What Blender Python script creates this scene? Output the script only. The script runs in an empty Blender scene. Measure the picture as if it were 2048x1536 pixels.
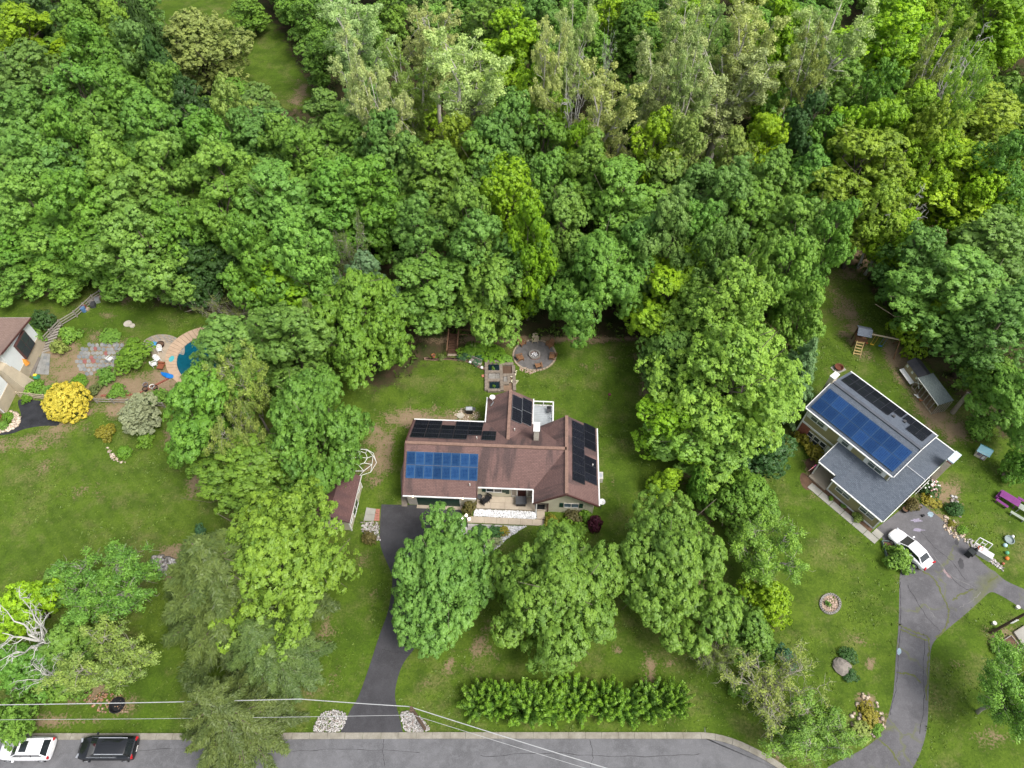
import bpy, bmesh, math, random
import numpy as np
from mathutils import Vector, Matrix
from mathutils.geometry import tessellate_polygon

# ---------------------------------------------------------------- camera, sky, sun, exposure
SC = bpy.context.scene
COL = SC.collection
FPX, CAMH, TILT = 1420.0, 70.0, math.radians(36)
cam = bpy.data.objects.new('camera', bpy.data.cameras.new('camera'))
COL.objects.link(cam)
cam.location = (0, 0, CAMH)
cam.rotation_euler = (TILT, 0, 0)
cam.data.sensor_width = 36
cam.data.lens = FPX / 2048 * 36
cam.data.clip_end = 2000
SC.camera = cam

SUN_EL, SUN_AZ = math.radians(58), math.radians(128)      # azimuth from +Y, clockwise
world = bpy.data.worlds.new('World'); SC.world = world; world.use_nodes = True
wn = world.node_tree; wn.nodes.clear()
wo = wn.nodes.new('ShaderNodeOutputWorld'); wb = wn.nodes.new('ShaderNodeBackground'); ws = wn.nodes.new('ShaderNodeTexSky')
ws.sky_type = 'NISHITA'; ws.sun_disc = False; ws.sun_elevation = SUN_EL; ws.sun_rotation = SUN_AZ
ws.air_density = 1.0; ws.dust_density = 4.0; ws.ozone_density = 1.0
wh = wn.nodes.new('ShaderNodeHueSaturation'); wh.inputs['Saturation'].default_value = 0.45   # a veil of thin cloud
wn.links.new(ws.outputs[0], wh.inputs['Color']); wn.links.new(wh.outputs[0], wb.inputs[0]); wn.links.new(wb.outputs[0], wo.inputs[0])
wb.inputs[1].default_value = 0.115
sun = bpy.data.objects.new('sun', bpy.data.lights.new('sun', 'SUN')); COL.objects.link(sun)
sun.data.energy = 1.5; sun.data.angle = math.radians(20); sun.data.color = (1, .96, .9)
sd = Vector((math.sin(SUN_AZ) * math.cos(SUN_EL), math.cos(SUN_AZ) * math.cos(SUN_EL), math.sin(SUN_EL)))
sun.rotation_euler = sd.to_track_quat('Z', 'Y').to_euler(); sun.location = sd * 200
SC.view_settings.view_transform = 'Standard'; SC.view_settings.look = 'None'
SC.view_settings.exposure = 1.05; SC.view_settings.gamma = 1; SC.view_settings.use_curve_mapping = False

# ---------------------------------------------------------------- helpers
rnd = random.Random(7)
def G(px, py, h=0.0):
    """survey point: photo pixel -> place on the level plane z = h"""
    a = (px - 1024) / FPX; b = (768 - py) / FPX
    c, s = math.cos(TILT), math.sin(TILT)
    t = (h - CAMH) / (b * s - c)
    return Vector((a * t, (b * c + s) * t, h))
def pxm(py, h=0.0):
    b = (768 - py) / FPX
    return FPX / ((h - CAMH) / (b * math.sin(TILT) - math.cos(TILT)))

class MB:
    def __init__(self): self.v = []; self.f = []; self.uv = {}
    def add(self, vs, fs):
        o = len(self.v); self.v += [tuple(p) for p in vs]; self.f += [tuple(i + o for i in f) for f in fs]; return self
    def box(self, c, s, rz=0, taper=1.0, tilt=None):
        x, y, z = s[0] / 2, s[1] / 2, s[2] / 2
        vs = [Vector((a * x * (taper if d > 0 else 1), b * y * (taper if d > 0 else 1), d * z)) for d in (-1, 1) for a, b in ((-1, -1), (1, -1), (1, 1), (-1, 1))]
        m = Matrix.Rotation(rz, 3, 'Z')
        if tilt: m = m @ Matrix.Rotation(tilt[0], 3, 'X') @ Matrix.Rotation(tilt[1], 3, 'Y')
        vs = [m @ p + Vector(c) for p in vs]
        return self.add(vs, [(3, 2, 1, 0), (4, 5, 6, 7), (0, 1, 5, 4), (1, 2, 6, 5), (2, 3, 7, 6), (3, 0, 4, 7)])
    def bar(self, a, b, w, t=None):
        a, b = Vector(a), Vector(b); d = (b - a); L = d.length; d.normalize(); t = t or w
        up = Vector((0, 0, 1)) if abs(d.z) < .95 else Vector((1, 0, 0))
        s = d.cross(up).normalized() * w / 2; u = s.cross(d).normalized() * t / 2
        return self.add([a - s - u, a + s - u, a + s + u, a - s + u, b - s - u, b + s - u, b + s + u, b - s + u],
                        [(3, 2, 1, 0), (4, 5, 6, 7), (0, 1, 5, 4), (1, 2, 6, 5), (2, 3, 7, 6), (3, 0, 4, 7)])
    def tube(self, pts, rad, n=6, cap=True):
        pts = [Vector(p) for p in pts]
        if not hasattr(rad, '__len__'): rad = [rad] * len(pts)
        o = len(self.v); prev = None
        for i, p in enumerate(pts):
            d = (pts[min(i + 1, len(pts) - 1)] - pts[max(i - 1, 0)]).normalized()
            if prev is None:
                prev = d.orthogonal().normalized()
            s = (prev - d * prev.dot(d)).normalized(); prev = s; u = d.cross(s)
            for k in range(n):
                a = 2 * math.pi * k / n
                self.v.append(tuple(p + (s * math.cos(a) + u * math.sin(a)) * rad[i]))
        for i in range(len(pts) - 1):
            for k in range(n):
                k2 = (k + 1) % n
                self.f.append((o + i * n + k, o + i * n + k2, o + (i + 1) * n + k2, o + (i + 1) * n + k))
        if cap:
            self.f.append(tuple(o + k for k in range(n))[::-1]); e = o + (len(pts) - 1) * n
            self.f.append(tuple(e + k for k in range(n)))
        return self
    def cyl(self, c, r, h, n=16, r2=None):
        c = Vector(c); r2 = r if r2 is None else r2
        return self.tube([c, c + Vector((0, 0, h))], [r, r2], n)
    def lathe(self, c, prof, n=16, sx=1, sy=1):
        o = len(self.v)
        for r, z in prof:
            for k in range(n):
                a = 2 * math.pi * k / n; self.v.append((c[0] + r * math.cos(a) * sx, c[1] + r * math.sin(a) * sy, c[2] + z))
        for i in range(len(prof) - 1):
            for k in range(n):
                k2 = (k + 1) % n; self.f.append((o + i * n + k, o + i * n + k2, o + (i + 1) * n + k2, o + (i + 1) * n + k))
        self.f.append(tuple(o + k for k in range(n))[::-1]); e = o + (len(prof) - 1) * n; self.f.append(tuple(e + k for k in range(n)))
        return self
    def prism(self, poly, z0, z1):
        n = len(poly)
        a = sum(poly[i][0] * poly[(i + 1) % n][1] - poly[(i + 1) % n][0] * poly[i][1] for i in range(n))
        if a < 0: poly = poly[::-1]
        vs = [(p[0], p[1], z0) for p in poly] + [(p[0], p[1], z1) for p in poly]
        return self.add(vs, [tuple(range(n))[::-1], tuple(range(n, 2 * n))] + [(i, (i + 1) % n, n + (i + 1) % n, n + i) for i in range(n)])
    def ball(self, c, r, seg=8, ring=5, rough=0, rg=None, sz=1.0):
        rg = rg or rnd; prof = []
        o = len(self.v); c = Vector(c)
        self.v.append(tuple(c + Vector((0, 0, -r * sz))))
        for i in range(1, ring):
            th = math.pi * i / ring
            for k in range(seg):
                a = 2 * math.pi * k / seg; q = r * (1 + rough * rg.uniform(-1, 1))
                self.v.append(tuple(c + Vector((q * math.sin(th) * math.cos(a), q * math.sin(th) * math.sin(a), -q * sz * math.cos(th)))))
        self.v.append(tuple(c + Vector((0, 0, r * sz)))); e = len(self.v) - 1
        for k in range(seg):
            k2 = (k + 1) % seg
            self.f.append((o, o + 1 + k2, o + 1 + k)); self.f.append((e, e - seg + k, e - seg + k2))
            for i in range(ring - 2):
                b = o + 1 + i * seg; self.f.append((b + k, b + k2, b + seg + k2, b + seg + k))
        return self
    def mesh(self, name, m, smooth=False):
        me = bpy.data.meshes.new(name); me.from_pydata(self.v, [], self.f); me.update()
        if m is not None: me.materials.append(m)
        if smooth: me.polygons.foreach_set('use_smooth', [True] * len(me.polygons))
        return me
    def build(self, name, m, parent=None, smooth=False, **kw):
        return put(name, self.mesh(name, m, smooth), parent, **kw)

def put(name, me, parent=None, loc=None, rz=None, label=None, cat=None, group=None, kind=None, color=None):
    o = bpy.data.objects.new(name, me); COL.objects.link(o)
    if parent is not None: o.parent = parent
    if loc is not None: o.location = loc
    if rz is not None: o.rotation_euler = (0, 0, rz)
    tag(o, label, cat, group, kind)
    if color: o.color = (*color, 1)
    return o
def tag(o, label=None, cat=None, group=None, kind=None):
    if label: o['label'] = label
    if cat: o['category'] = cat
    if group: o['group'] = group
    if kind: o['kind'] = kind
    return o
def thing(name, label, cat, loc=(0, 0, 0), rz=0, group=None):
    return put(name, None, None, loc, rz, label, cat, group)
def dup(root, loc, rz=0, label=None, scale=None):
    r = root.copy(); COL.objects.link(r); r.location = loc; r.rotation_euler = (0, 0, rz)
    if label: r['label'] = label
    if scale: r.scale = scale
    for ch in root.children:
        c = ch.copy(); COL.objects.link(c); c.parent = r
        for g in ch.children:
            d = g.copy(); COL.objects.link(d); d.parent = c
    return r
def smooth_path(pts, n=5, closed=False):
    out = []; N = len(pts); P = [Vector((*p, 0)) if len(p) == 2 else Vector(p) for p in pts]
    for i in range(N if closed else N - 1):
        g = lambda k: P[k % N] if closed else P[min(max(k, 0), N - 1)]
        a, b, c, d = g(i - 1), g(i), g(i + 1), g(i + 2)
        for j in range(n):
            t = j / n
            out.append(.5 * ((2 * b) + (c - a) * t + (2 * a - 5 * b + 4 * c - d) * t * t + (3 * b - a - 3 * c + d) * t ** 3))
    if not closed: out.append(P[-1])
    return out
def pix(pts, h=0.0): return [G(x, y, h) for x, y in pts]
def sheet(name, pts, z, m, thick=None, parent=None, **kw):
    """flat or slab-like surface over a polygon of ground points"""
    mb = MB()
    p2 = [(p[0], p[1]) for p in pts]
    if thick: mb.prism(p2, z - thick, z)
    else:
        a = sum(p2[i][0] * p2[(i + 1) % len(p2)][1] - p2[(i + 1) % len(p2)][0] * p2[i][1] for i in range(len(p2)))
        if a < 0: p2 = p2[::-1]
        mb.add([(x, y, z) for x, y in p2], [tuple(range(len(p2)))])
    return mb.build(name, m, parent, **kw)

# ---------------------------------------------------------------- materials
def nodes(name):
    m = bpy.data.materials.new(name); m.use_nodes = True; nt = m.node_tree
    b = nt.nodes['Principled BSDF']; return m, nt, b
def N(nt, t, **kw):
    n = nt.nodes.new(t)
    for k, v in kw.items():
        if k in n.inputs: n.inputs[k].default_value = v
        else: setattr(n, k, v)
    return n
def mixc(nt, fac, a, b, mode='MIX'):
    n = nt.nodes.new('ShaderNodeMix'); n.data_type = 'RGBA'; n.blend_type = mode
    for s, v in ((0, fac), (6, a), (7, b)):
        if isinstance(v, (int, float)): n.inputs[s].default_value = v
        elif isinstance(v, tuple): n.inputs[s].default_value = (*v, 1) if len(v) == 3 else v
        else: nt.links.new(v, n.inputs[s])
    return n.outputs[2]
def ramp(nt, src, *st):
    r = nt.nodes.new('ShaderNodeValToRGB'); e = r.color_ramp.elements
    while len(e) < len(st): e.new(.5)
    for i, (p, c) in enumerate(st):
        e[i].position = p; e[i].color = (c, c, c, 1) if isinstance(c, (int, float)) else (*c, 1)
    nt.links.new(src, r.inputs[0]); return r.outputs[0]
def noise(nt, co, scale, detail=4, rough=.6, dist=0):
    n = N(nt, 'ShaderNodeTexNoise', Scale=scale, Detail=detail, Roughness=rough, Distortion=dist)
    nt.links.new(co, n.inputs['Vector']); return n.outputs['Fac']
MC = {}
def surf(name, c, rough=.8, var=.25, scale=1.5, fine=14, bump=.0, c2=None, spec=.3, metal=0, coord='Object', bscale=None):
    """plain weathered surface: base colour with two scales of stain and grain"""
    if name in MC: return MC[name]
    m, nt, b = nodes(name); tc = N(nt, 'ShaderNodeTexCoord'); co = tc.outputs[coord]
    n1 = noise(nt, co, scale, 5); n2 = noise(nt, co, fine, 3)
    c2 = c2 or tuple(x * (1 - var) for x in c)
    k = mixc(nt, ramp(nt, n1, (.35, 0), (.7, 1)), c, c2)
    k = mixc(nt, ramp(nt, n2, (.3, 0), (.75, var * 1.2)), k, tuple(x * .55 for x in c))
    nt.links.new(k, b.inputs['Base Color']); b.inputs['Roughness'].default_value = rough; b.inputs['Metallic'].default_value = metal
    b.inputs['Specular IOR Level'].default_value = spec
    if bump:
        bp = N(nt, 'ShaderNodeBump', Strength=bump, Distance=.03); n3 = noise(nt, co, bscale or fine, 3)
        nt.links.new(n3, bp.inputs['Height']); nt.links.new(bp.outputs[0], b.inputs['Normal'])
    MC[name] = m; return m
def leaf_mat():
    m, nt, b = nodes('leaf'); oi = N(nt, 'ShaderNodeObjectInfo'); at = N(nt, 'ShaderNodeAttribute', attribute_name='tint')
    # each leaf's own hue: older and greyer <- tree colour -> young and yellower
    hs1 = N(nt, 'ShaderNodeHueSaturation', Hue=.512, Saturation=.95, Value=.70); hs2 = N(nt, 'ShaderNodeHueSaturation', Hue=.483, Saturation=1.02, Value=1.32)
    for h in (hs1, hs2): nt.links.new(oi.outputs['Color'], h.inputs['Color'])
    k = mixc(nt, at.outputs['Fac'], hs1.outputs[0], hs2.outputs[0])
    nt.links.new(k, b.inputs['Base Color']); b.inputs['Roughness'].default_value = .45; b.inputs['Specular IOR Level'].default_value = .3
    tr = N(nt, 'ShaderNodeBsdfTranslucent'); ms = N(nt, 'ShaderNodeMixShader', Fac=.24)
    kt = mixc(nt, 1.0, k, (.95, 1.0, .55), 'MULTIPLY'); nt.links.new(kt, tr.inputs[0])
    nt.links.new(b.outputs[0], ms.inputs[1]); nt.links.new(tr.outputs[0], ms.inputs[2])
    nt.links.new(ms.outputs[0], nt.nodes['Material Output'].inputs[0]); return m
LEAF = leaf_mat()
BARK = surf('bark', (.16, .13, .10), .9, .45, 2, 9, .6)
PALEBARK = surf('pale_bark', (.60, .57, .50), .85, .35, 1.2, 6, .3, c2=(.33, .30, .25))
DEADWOOD = surf('dead_wood', (.42, .39, .35), .9, .35, 2, 9, .4)

def ground_mat():
    m, nt, b = nodes('ground'); geo = N(nt, 'ShaderNodeNewGeometry'); co = geo.outputs['Position']
    A = lambda n: N(nt, 'ShaderNodeAttribute', attribute_name=n).outputs['Fac']
    nb, nm, nf, ng = noise(nt, co, .07, 4), noise(nt, co, .5, 5, .65), noise(nt, co, 4.5, 4, .7), noise(nt, co, 13, 3, .75)
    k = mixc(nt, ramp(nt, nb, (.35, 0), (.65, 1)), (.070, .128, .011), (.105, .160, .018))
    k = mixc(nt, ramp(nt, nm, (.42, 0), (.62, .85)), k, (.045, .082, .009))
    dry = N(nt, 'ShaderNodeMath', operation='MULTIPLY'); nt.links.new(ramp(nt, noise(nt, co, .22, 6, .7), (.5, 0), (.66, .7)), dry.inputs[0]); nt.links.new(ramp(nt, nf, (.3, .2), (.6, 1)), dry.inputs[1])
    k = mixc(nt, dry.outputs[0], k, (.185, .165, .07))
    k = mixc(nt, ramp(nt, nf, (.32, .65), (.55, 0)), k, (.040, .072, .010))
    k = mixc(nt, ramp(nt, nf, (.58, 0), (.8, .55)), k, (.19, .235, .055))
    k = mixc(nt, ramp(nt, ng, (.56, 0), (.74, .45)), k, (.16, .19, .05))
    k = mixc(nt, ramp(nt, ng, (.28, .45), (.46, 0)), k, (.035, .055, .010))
    st = N(nt, 'ShaderNodeTexWave', Scale=.35, Distortion=1.5); st.wave_type = 'BANDS'; st.bands_direction = 'DIAGONAL'; nt.links.new(co, st.inputs['Vector'])
    s2 = N(nt, 'ShaderNodeMath', operation='MULTIPLY'); nt.links.new(st.outputs['Fac'], s2.inputs[0]); nt.links.new(A('mown'), s2.inputs[1])
    s3 = N(nt, 'ShaderNodeMath', operation='MULTIPLY'); nt.links.new(s2.outputs[0], s3.inputs[0]); s3.inputs[1].default_value = .07
    k = mixc(nt, s3.outputs[0], k, (.175, .225, .06))
    def thresh(attr, src, soft=.13):
        a = N(nt, 'ShaderNodeMath', operation='ADD'); nt.links.new(A(attr), a.inputs[0])
        s = N(nt, 'ShaderNodeMath', operation='MULTIPLY_ADD'); nt.links.new(src, s.inputs[0]); s.inputs[1].default_value = 2.6; s.inputs[2].default_value = -1.3
        nt.links.new(s.outputs[0], a.inputs[1]); return ramp(nt, a.outputs[0], (.5 - soft, 0), (.5 + soft, 1))
    mixn = N(nt, 'ShaderNodeMath', operation='MULTIPLY_ADD'); nt.links.new(nm, mixn.inputs[0]); mixn.inputs[1].default_value = .5
    hf = N(nt, 'ShaderNodeMath', operation='MULTIPLY'); nt.links.new(nf, hf.inputs[0]); hf.inputs[1].default_value = .5; nt.links.new(hf.outputs[0], mixn.inputs[2])
    soil = mixc(nt, ramp(nt, nf, (.3, 0), (.7, 1)), (.29, .225, .14), (.19, .13, .08))
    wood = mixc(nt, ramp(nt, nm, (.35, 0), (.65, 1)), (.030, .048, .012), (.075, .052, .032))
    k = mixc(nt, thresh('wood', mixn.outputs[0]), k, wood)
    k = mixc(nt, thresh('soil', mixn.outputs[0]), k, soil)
    nt.links.new(k, b.inputs['Base Color']); b.inputs['Roughness'].default_value = .95; b.inputs['Specular IOR Level'].default_value = .1
    bp = N(nt, 'ShaderNodeBump', Strength=.7, Distance=.08); nt.links.new(nf, bp.inputs['Height']); nt.links.new(bp.outputs[0], b.inputs['Normal'])
    return m

def in_poly(x, y, poly):
    r = np.zeros(x.shape, bool); n = len(poly)
    for i in range(n):
        x0, y0 = poly[i][0], poly[i][1]; x1, y1 = poly[i - 1][0], poly[i - 1][1]
        if y0 == y1: continue
        r ^= ((y0 > y) != (y1 > y)) & (x < (x1 - x0) * (y - y0) / (y1 - y0) + x0)
    return r
# outline of the lawns and meadow (photo survey points); everything beyond is woodland floor
LAWNS = [pix(p) for p in (
    [(-200, 545), (150, 560), (300, 600), (450, 640), (640, 700), (760, 790), (850, 715), (905, 700), (1130, 680), (1310, 685), (1330, 800), (1480, 900), (1620, 720), (1640, 540), (1720, 540), (1790, 640), (1840, 720), (1950, 820), (2040, 900), (2300, 1100), (2300, 1650), (-300, 1650)],
    [(285, -40), (470, -40), (560, 60), (640, 215), (560, 215), (430, 190), (330, 90)])]
SOIL = [(830, 835, 70, 22, .8), (770, 900, 24, 60, .75), (745, 870, 18, 30, .7), (760, 960, 14, 34, .55), (735, 935, 16, 26, .75), (920, 830, 70, 16, .7), (860, 770, 40, 10, .4), (950, 680, 70, 10, .8), (1100, 680, 300, 7, .85),
        (1290, 770, 12, 70, .7), (1310, 820, 30, 60, .5), (1400, 960, 60, 60, .6), (1410, 1080, 24, 90, .7), (1400, 1170, 40, 80, .55), (1420, 1290, 50, 40, .5), (1700, 640, 34, 80, .62), (1800, 725, 30, 60, .9), (1850, 800, 26, 44, .95),
        (1880, 840, 34, 26, .9), (1915, 865, 34, 26, .75), (1640, 925, 22, 14, .6), (1620, 960, 12, 40, .7), (960, 1300, 40, 60, .45), (900, 1330, 14, 24, .75), (860, 1370, 12, 14, .6), (985, 1250, 30, 20, .5), (1130, 1330, 60, 14, .4),
        (1300, 1340, 22, 28, .7), (1230, 1300, 20, 18, .5), (1340, 1330, 12, 10, .6), (1640, 1135, 8, 7, .85), (1720, 1280, 40, 26, .45), (1690, 1340, 24, 22, .5), (1745, 1335, 10, 16, .75), (1780, 1440, 40, 30, .4), (1735, 1400, 24, 14, .9), (1750, 1440, 36, 20, .7), (1920, 1340, 26, 20, .5), (1980, 1470, 60, 30, .45),
        (120, 855, 60, 14, .7), (40, 890, 90, 18, .6), (160, 980, 60, 26, .42), (90, 930, 40, 20, .45), (350, 870, 24, 30, .9), (395, 970, 22, 40, .8), (370, 1110, 50, 26, .95), (330, 1130, 24, 24, .9), (345, 1150, 20, 16, .9), (250, 820, 60, 14, .85), (170, 820, 30, 18, .7),
        (215, 630, 30, 12, .5), (95, 585, 22, 16, .6), (250, 600, 40, 12, .5), (110, 700, 70, 26, .8), (180, 730, 120, 60, .75), (330, 770, 60, 40, .85), (260, 780, 90, 40, .75), (90, 780, 60, 26, .7),
        (170, 1380, 60, 20, .85), (240, 1410, 24, 18, .8), (110, 1440, 60, 16, .75), (150, 1450, 120, 14, .5), (600, 1300, 60, 60, .5), (660, 1250, 20, 60, .5), (650, 1360, 60, 30, .4), (720, 1130, 20, 40, .4), (750, 1060, 20, 20, .5), (620, 1400, 40, 24, .3), (740, 1200, 10, 40, .35),
        (840, 1440, 40, 14, .4), (1400, 1420, 30, 16, .4), (1260, 1450, 100, 8, .35), (1560, 1500, 60, 30, .5), (1250, 715, 60, 14, .35), (1216, 800, 8, 10, .5), (1215, 960, 6, 50, .45), (1180, 730, 30, 20, .3), (600, 190, 20, 40, .6), (1880, 1050, 40, 30, .9), (1920, 1085, 26, 16, .85), (1880, 990, 44, 30, .75),
        (2020, 1280, 50, 30, .8), (1200, 270, 60, 30, .9), (960, 240, 80, 30, .8), (1600, 280, 40, 20, .8), (1880, 480, 60, 60, .8), (1700, 520, 40, 40, .8), (2040, 220, 30, 20, .9), (1210, 1120, 30, 30, .5), (1010, 1100, 60, 20, .4)]
def build_ground():
    st = 1.0
    xs = np.concatenate([[-1500, -700, -350, -200], np.arange(-130, 130.1, st), [200, 350, 700, 1500]])
    ys = np.concatenate([[-1500, -600, -200, -60], np.arange(0, 190, st), [240, 350, 700, 1500]])
    X, Y = np.meshgrid(xs, ys); nx, ny = len(xs), len(ys)
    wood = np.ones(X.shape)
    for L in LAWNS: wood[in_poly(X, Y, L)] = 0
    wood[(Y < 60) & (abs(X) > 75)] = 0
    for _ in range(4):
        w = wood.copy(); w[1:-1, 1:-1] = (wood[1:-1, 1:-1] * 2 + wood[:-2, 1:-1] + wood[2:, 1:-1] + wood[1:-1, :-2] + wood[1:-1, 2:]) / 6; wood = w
    soil = np.zeros(X.shape)
    for px, py, rx, ry, s in SOIL:
        c = G(px, py); k = pxm(py); ky = G(px, py - 10).y - G(px, py + 10).y
        d = ((X - c.x) / (rx / k)) ** 2 + ((Y - c.y) / (ry * ky / 20)) ** 2
        soil = np.maximum(soil, s * np.exp(-d * .8))
    mown = np.clip(1 - np.abs(np.hypot(X + 46, (Y - 36) * 1.3) / 20) ** 4, 0, 1)
    v = np.stack([X, Y, np.zeros(X.shape)], -1).reshape(-1, 3)
    i = (np.arange(ny - 1)[:, None] * nx + np.arange(nx - 1)[None, :]).ravel()
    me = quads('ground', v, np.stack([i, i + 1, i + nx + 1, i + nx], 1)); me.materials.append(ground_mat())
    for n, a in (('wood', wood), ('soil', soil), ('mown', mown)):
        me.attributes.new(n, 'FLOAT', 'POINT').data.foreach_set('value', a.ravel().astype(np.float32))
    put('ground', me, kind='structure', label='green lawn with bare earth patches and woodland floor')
def quads(name, v, f, smooth=False):
    me = bpy.data.meshes.new(name); nf = len(f); k = f.shape[1]
    me.vertices.add(len(v)); me.vertices.foreach_set('co', np.asarray(v, np.float32).ravel())
    me.loops.add(nf * k); me.loops.foreach_set('vertex_index', f.astype(np.int32).ravel())
    me.polygons.add(nf); me.polygons.foreach_set('loop_start', np.arange(0, nf * k, k, dtype=np.int32))
    me.update(calc_edges=True); return me
build_ground()

# ---------------------------------------------------------------- trees
def nrm(a): return a / np.maximum(np.linalg.norm(a, axis=-1, keepdims=True), 1e-6)
def leaves_mesh(name, pos, nor, size, tint, rg, asp=1.5, droop=None):
    """one small pointed leaf at each point"""
    n = len(pos); r = nrm(rg.normal(size=(n, 3))) if droop is None else nrm(droop + rg.normal(size=(n, 3)) * .25)
    t = nrm(r - nor * (r * nor).sum(1, keepdims=True)); u = np.cross(nor, t); s = size[:, None] * .5
    q = np.stack([pos - t * s * asp + u * s * .9, pos + t * s * asp + nor * s * .1, pos - t * s * asp * .8 - u * s * .9], 1).reshape(-1, 3)
    me = quads(name, q, np.arange(3 * n).reshape(n, 3)); me.materials.append(LEAF)
    me.attributes.new('tint', 'FLOAT', 'FACE').data.foreach_set('value', np.clip(tint, 0, 1).astype(np.float32)); return me
def crown(name, seed, R, z0, z1, nl=24, rc=.75, leaf=.26, dens=1.5, lobe=(.26, .42), prof=1.0, loose=0.0, spread=.72, low=.35, lopside=.14):
    """broadleaf crown: lobes carrying domed clumps of leaves"""
    rg = np.random.default_rng(seed); H = z1 - z0
    t = (np.arange(nl) + rg.uniform(.2, .8, nl)) / nl; rg.shuffle(t)
    pr = np.clip(np.sin(np.pi * np.clip(t * .82 + .12 * low / .35, 0, 1)) ** .6, .12, 1) * np.where(t > .6, 1 - (t - .6) * .55 * prof, 1)
    az = np.arange(nl) * 2.399 + rg.uniform(-.5, .5, nl)
    lp = rg.uniform(0, 6.28, 3); lop = 1 + lopside * (np.sin(az + lp[0]) + .7 * np.sin(2 * az + lp[1]) + .6 * np.sin(3 * az + 5 * t + lp[2]))
    rad = R * pr * spread * lop * rg.uniform(.5, 1.1, nl); rl = R * rg.uniform(*lobe, nl) * (.6 + .4 * pr)
    c = np.stack([rad * np.cos(az), rad * np.sin(az), z0 + rl * .6 + t * (H - rl * 1.5)], 1)
    c = np.vstack([c, [[0, 0, z0 + H * .55], [0, 0, z0 + H * .3], [0, 0, z1 - R * .38]]]); rl = np.append(rl, [R * .36, R * .36, R * .22])
    C = []; NN = []; LB = []
    for i in range(len(c)):
        m = int(4 * np.pi * rl[i] ** 2 / (rc * rc * 2.3)) + 4; k = np.arange(m) + .5
        ph = np.arccos(1 - 2 * k / m); th = k * 2.39996 + rg.uniform(0, 6)
        d = nrm(np.stack([np.cos(th) * np.sin(ph), np.sin(th) * np.sin(ph), np.cos(ph)], 1) + rg.normal(size=(m, 3)) * .12)
        p = c[i] + d * (rl[i] * rg.uniform(.78, 1.2 + loose * .3, (m, 1)))
        dist = np.linalg.norm(p[:, None] - c[None], axis=2) / rl[None]; dist[:, i] = 9
        keep = (dist.min(1) > .86) & ((d[:, 2] > -.35) | (rg.random(m) < .35)) & (p[:, 2] > z0 * .7) & (rg.random(m) > loose * .35)
        C.append(p[keep]); NN.append(d[keep]); LB.append(np.full(keep.sum(), rg.random()))
    C = np.vstack(C); NN = np.vstack(NN); LB = np.concatenate(LB); nc = len(C)
    rr = rc * rg.uniform(.6, 1.3, nc); ct = rg.random(nc)
    axis = nrm(NN + np.array([0, 0, .35])); ns = 9; k0 = np.repeat(np.arange(nc), ns); sd = nrm(rg.normal(size=(nc * ns, 3)) * .6 + axis[k0])      # each clump is a handful of smaller sprays
    sr = rr[k0] * rg.uniform(.27, .43, nc * ns); sc = C[k0] + sd * (rr[k0] * rg.uniform(.6, .85, nc * ns))[:, None] - axis[k0] * (rr[k0] * .35)[:, None]; st = rg.random(nc * ns)
    per = (dens * 2 * np.pi * sr ** 2 / (leaf * leaf * .8)).astype(int) + 2; j0 = np.repeat(np.arange(nc * ns), per); idx = k0[j0]; n = len(idx)
    ax2 = nrm(sd + np.array([0, 0, .3])); d = nrm(rg.normal(size=(n, 3)) * .58 + ax2[j0])
    pos = sc[j0] + d * (sr[j0] * rg.uniform(.6, 1.04, n))[:, None]
    nor = nrm(d + axis[idx] * .35 + rg.normal(size=(n, 3)) * (.2 + loose * .3))
    tint = .2 * LB[idx] + .25 * ct[idx] + .25 * st[j0] + .3 * rg.random(n)
    # a little sparse foliage inside
    m = n // 12; j = rg.integers(0, len(c), m); pin = c[j] + rg.normal(size=(m, 3)) * rl[j][:, None] * .38
    pos = np.vstack([pos, pin]); nor = np.vstack([nor, nrm(rg.normal(size=(m, 3)) + [0, 0, .8])]); tint = np.append(tint, rg.random(m) * .6)
    size = leaf * rg.uniform(.7, 1.3, len(pos)); size[n:] *= 1.6
    return leaves_mesh(name, pos, nor, size, tint, rg), c, rl
def wobble(a, b, rg, n=4, amp=.08):
    a, b = np.array(a, float), np.array(b, float); L = np.linalg.norm(b - a)
    return [a + (b - a) * i / n + (rg.normal(size=3) * amp * L * (0 < i < n)) for i in range(n + 1)]
def trunk_mesh(name, seed, ends, R, z0, r0, bark, nlimb=9, fork=.3):
    rg = np.random.default_rng(seed + 99); mb = MB(); zt = max(e[2] for e in ends) if len(ends) else z0 * 2
    top = np.array([rg.normal() * .2, rg.normal() * .2, zt * .82]); P = wobble((0, 0, -.1), top, rg, 5, .015)
    mb.tube(P, [r0 * 1.25, r0, r0 * .85, r0 * .66, r0 * .45, r0 * .15], 8)
    sel = rg.permutation(len(ends))[:nlimb]
    for i in sel:
        e = np.array(ends[i]); zb = max(zt * fork * .6, e[2] * rg.uniform(.35, .62)); b = np.array([0, 0, zb]); r = r0 * .42 * rg.uniform(.7, 1.1)
        Q = wobble(b, e, rg, 4, .06); mb.tube(Q, [r, r * .8, r * .6, r * .42, r * .15], 5)
        for _ in range(3):
            s = Q[rg.integers(2, 4)]; q = e + rg.normal(size=3) * R * .22; mb.tube(wobble(s, q, rg, 2, .08), [r * .35, r * .22, .02], 4)
    return mb.mesh(name, bark, True)
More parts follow.
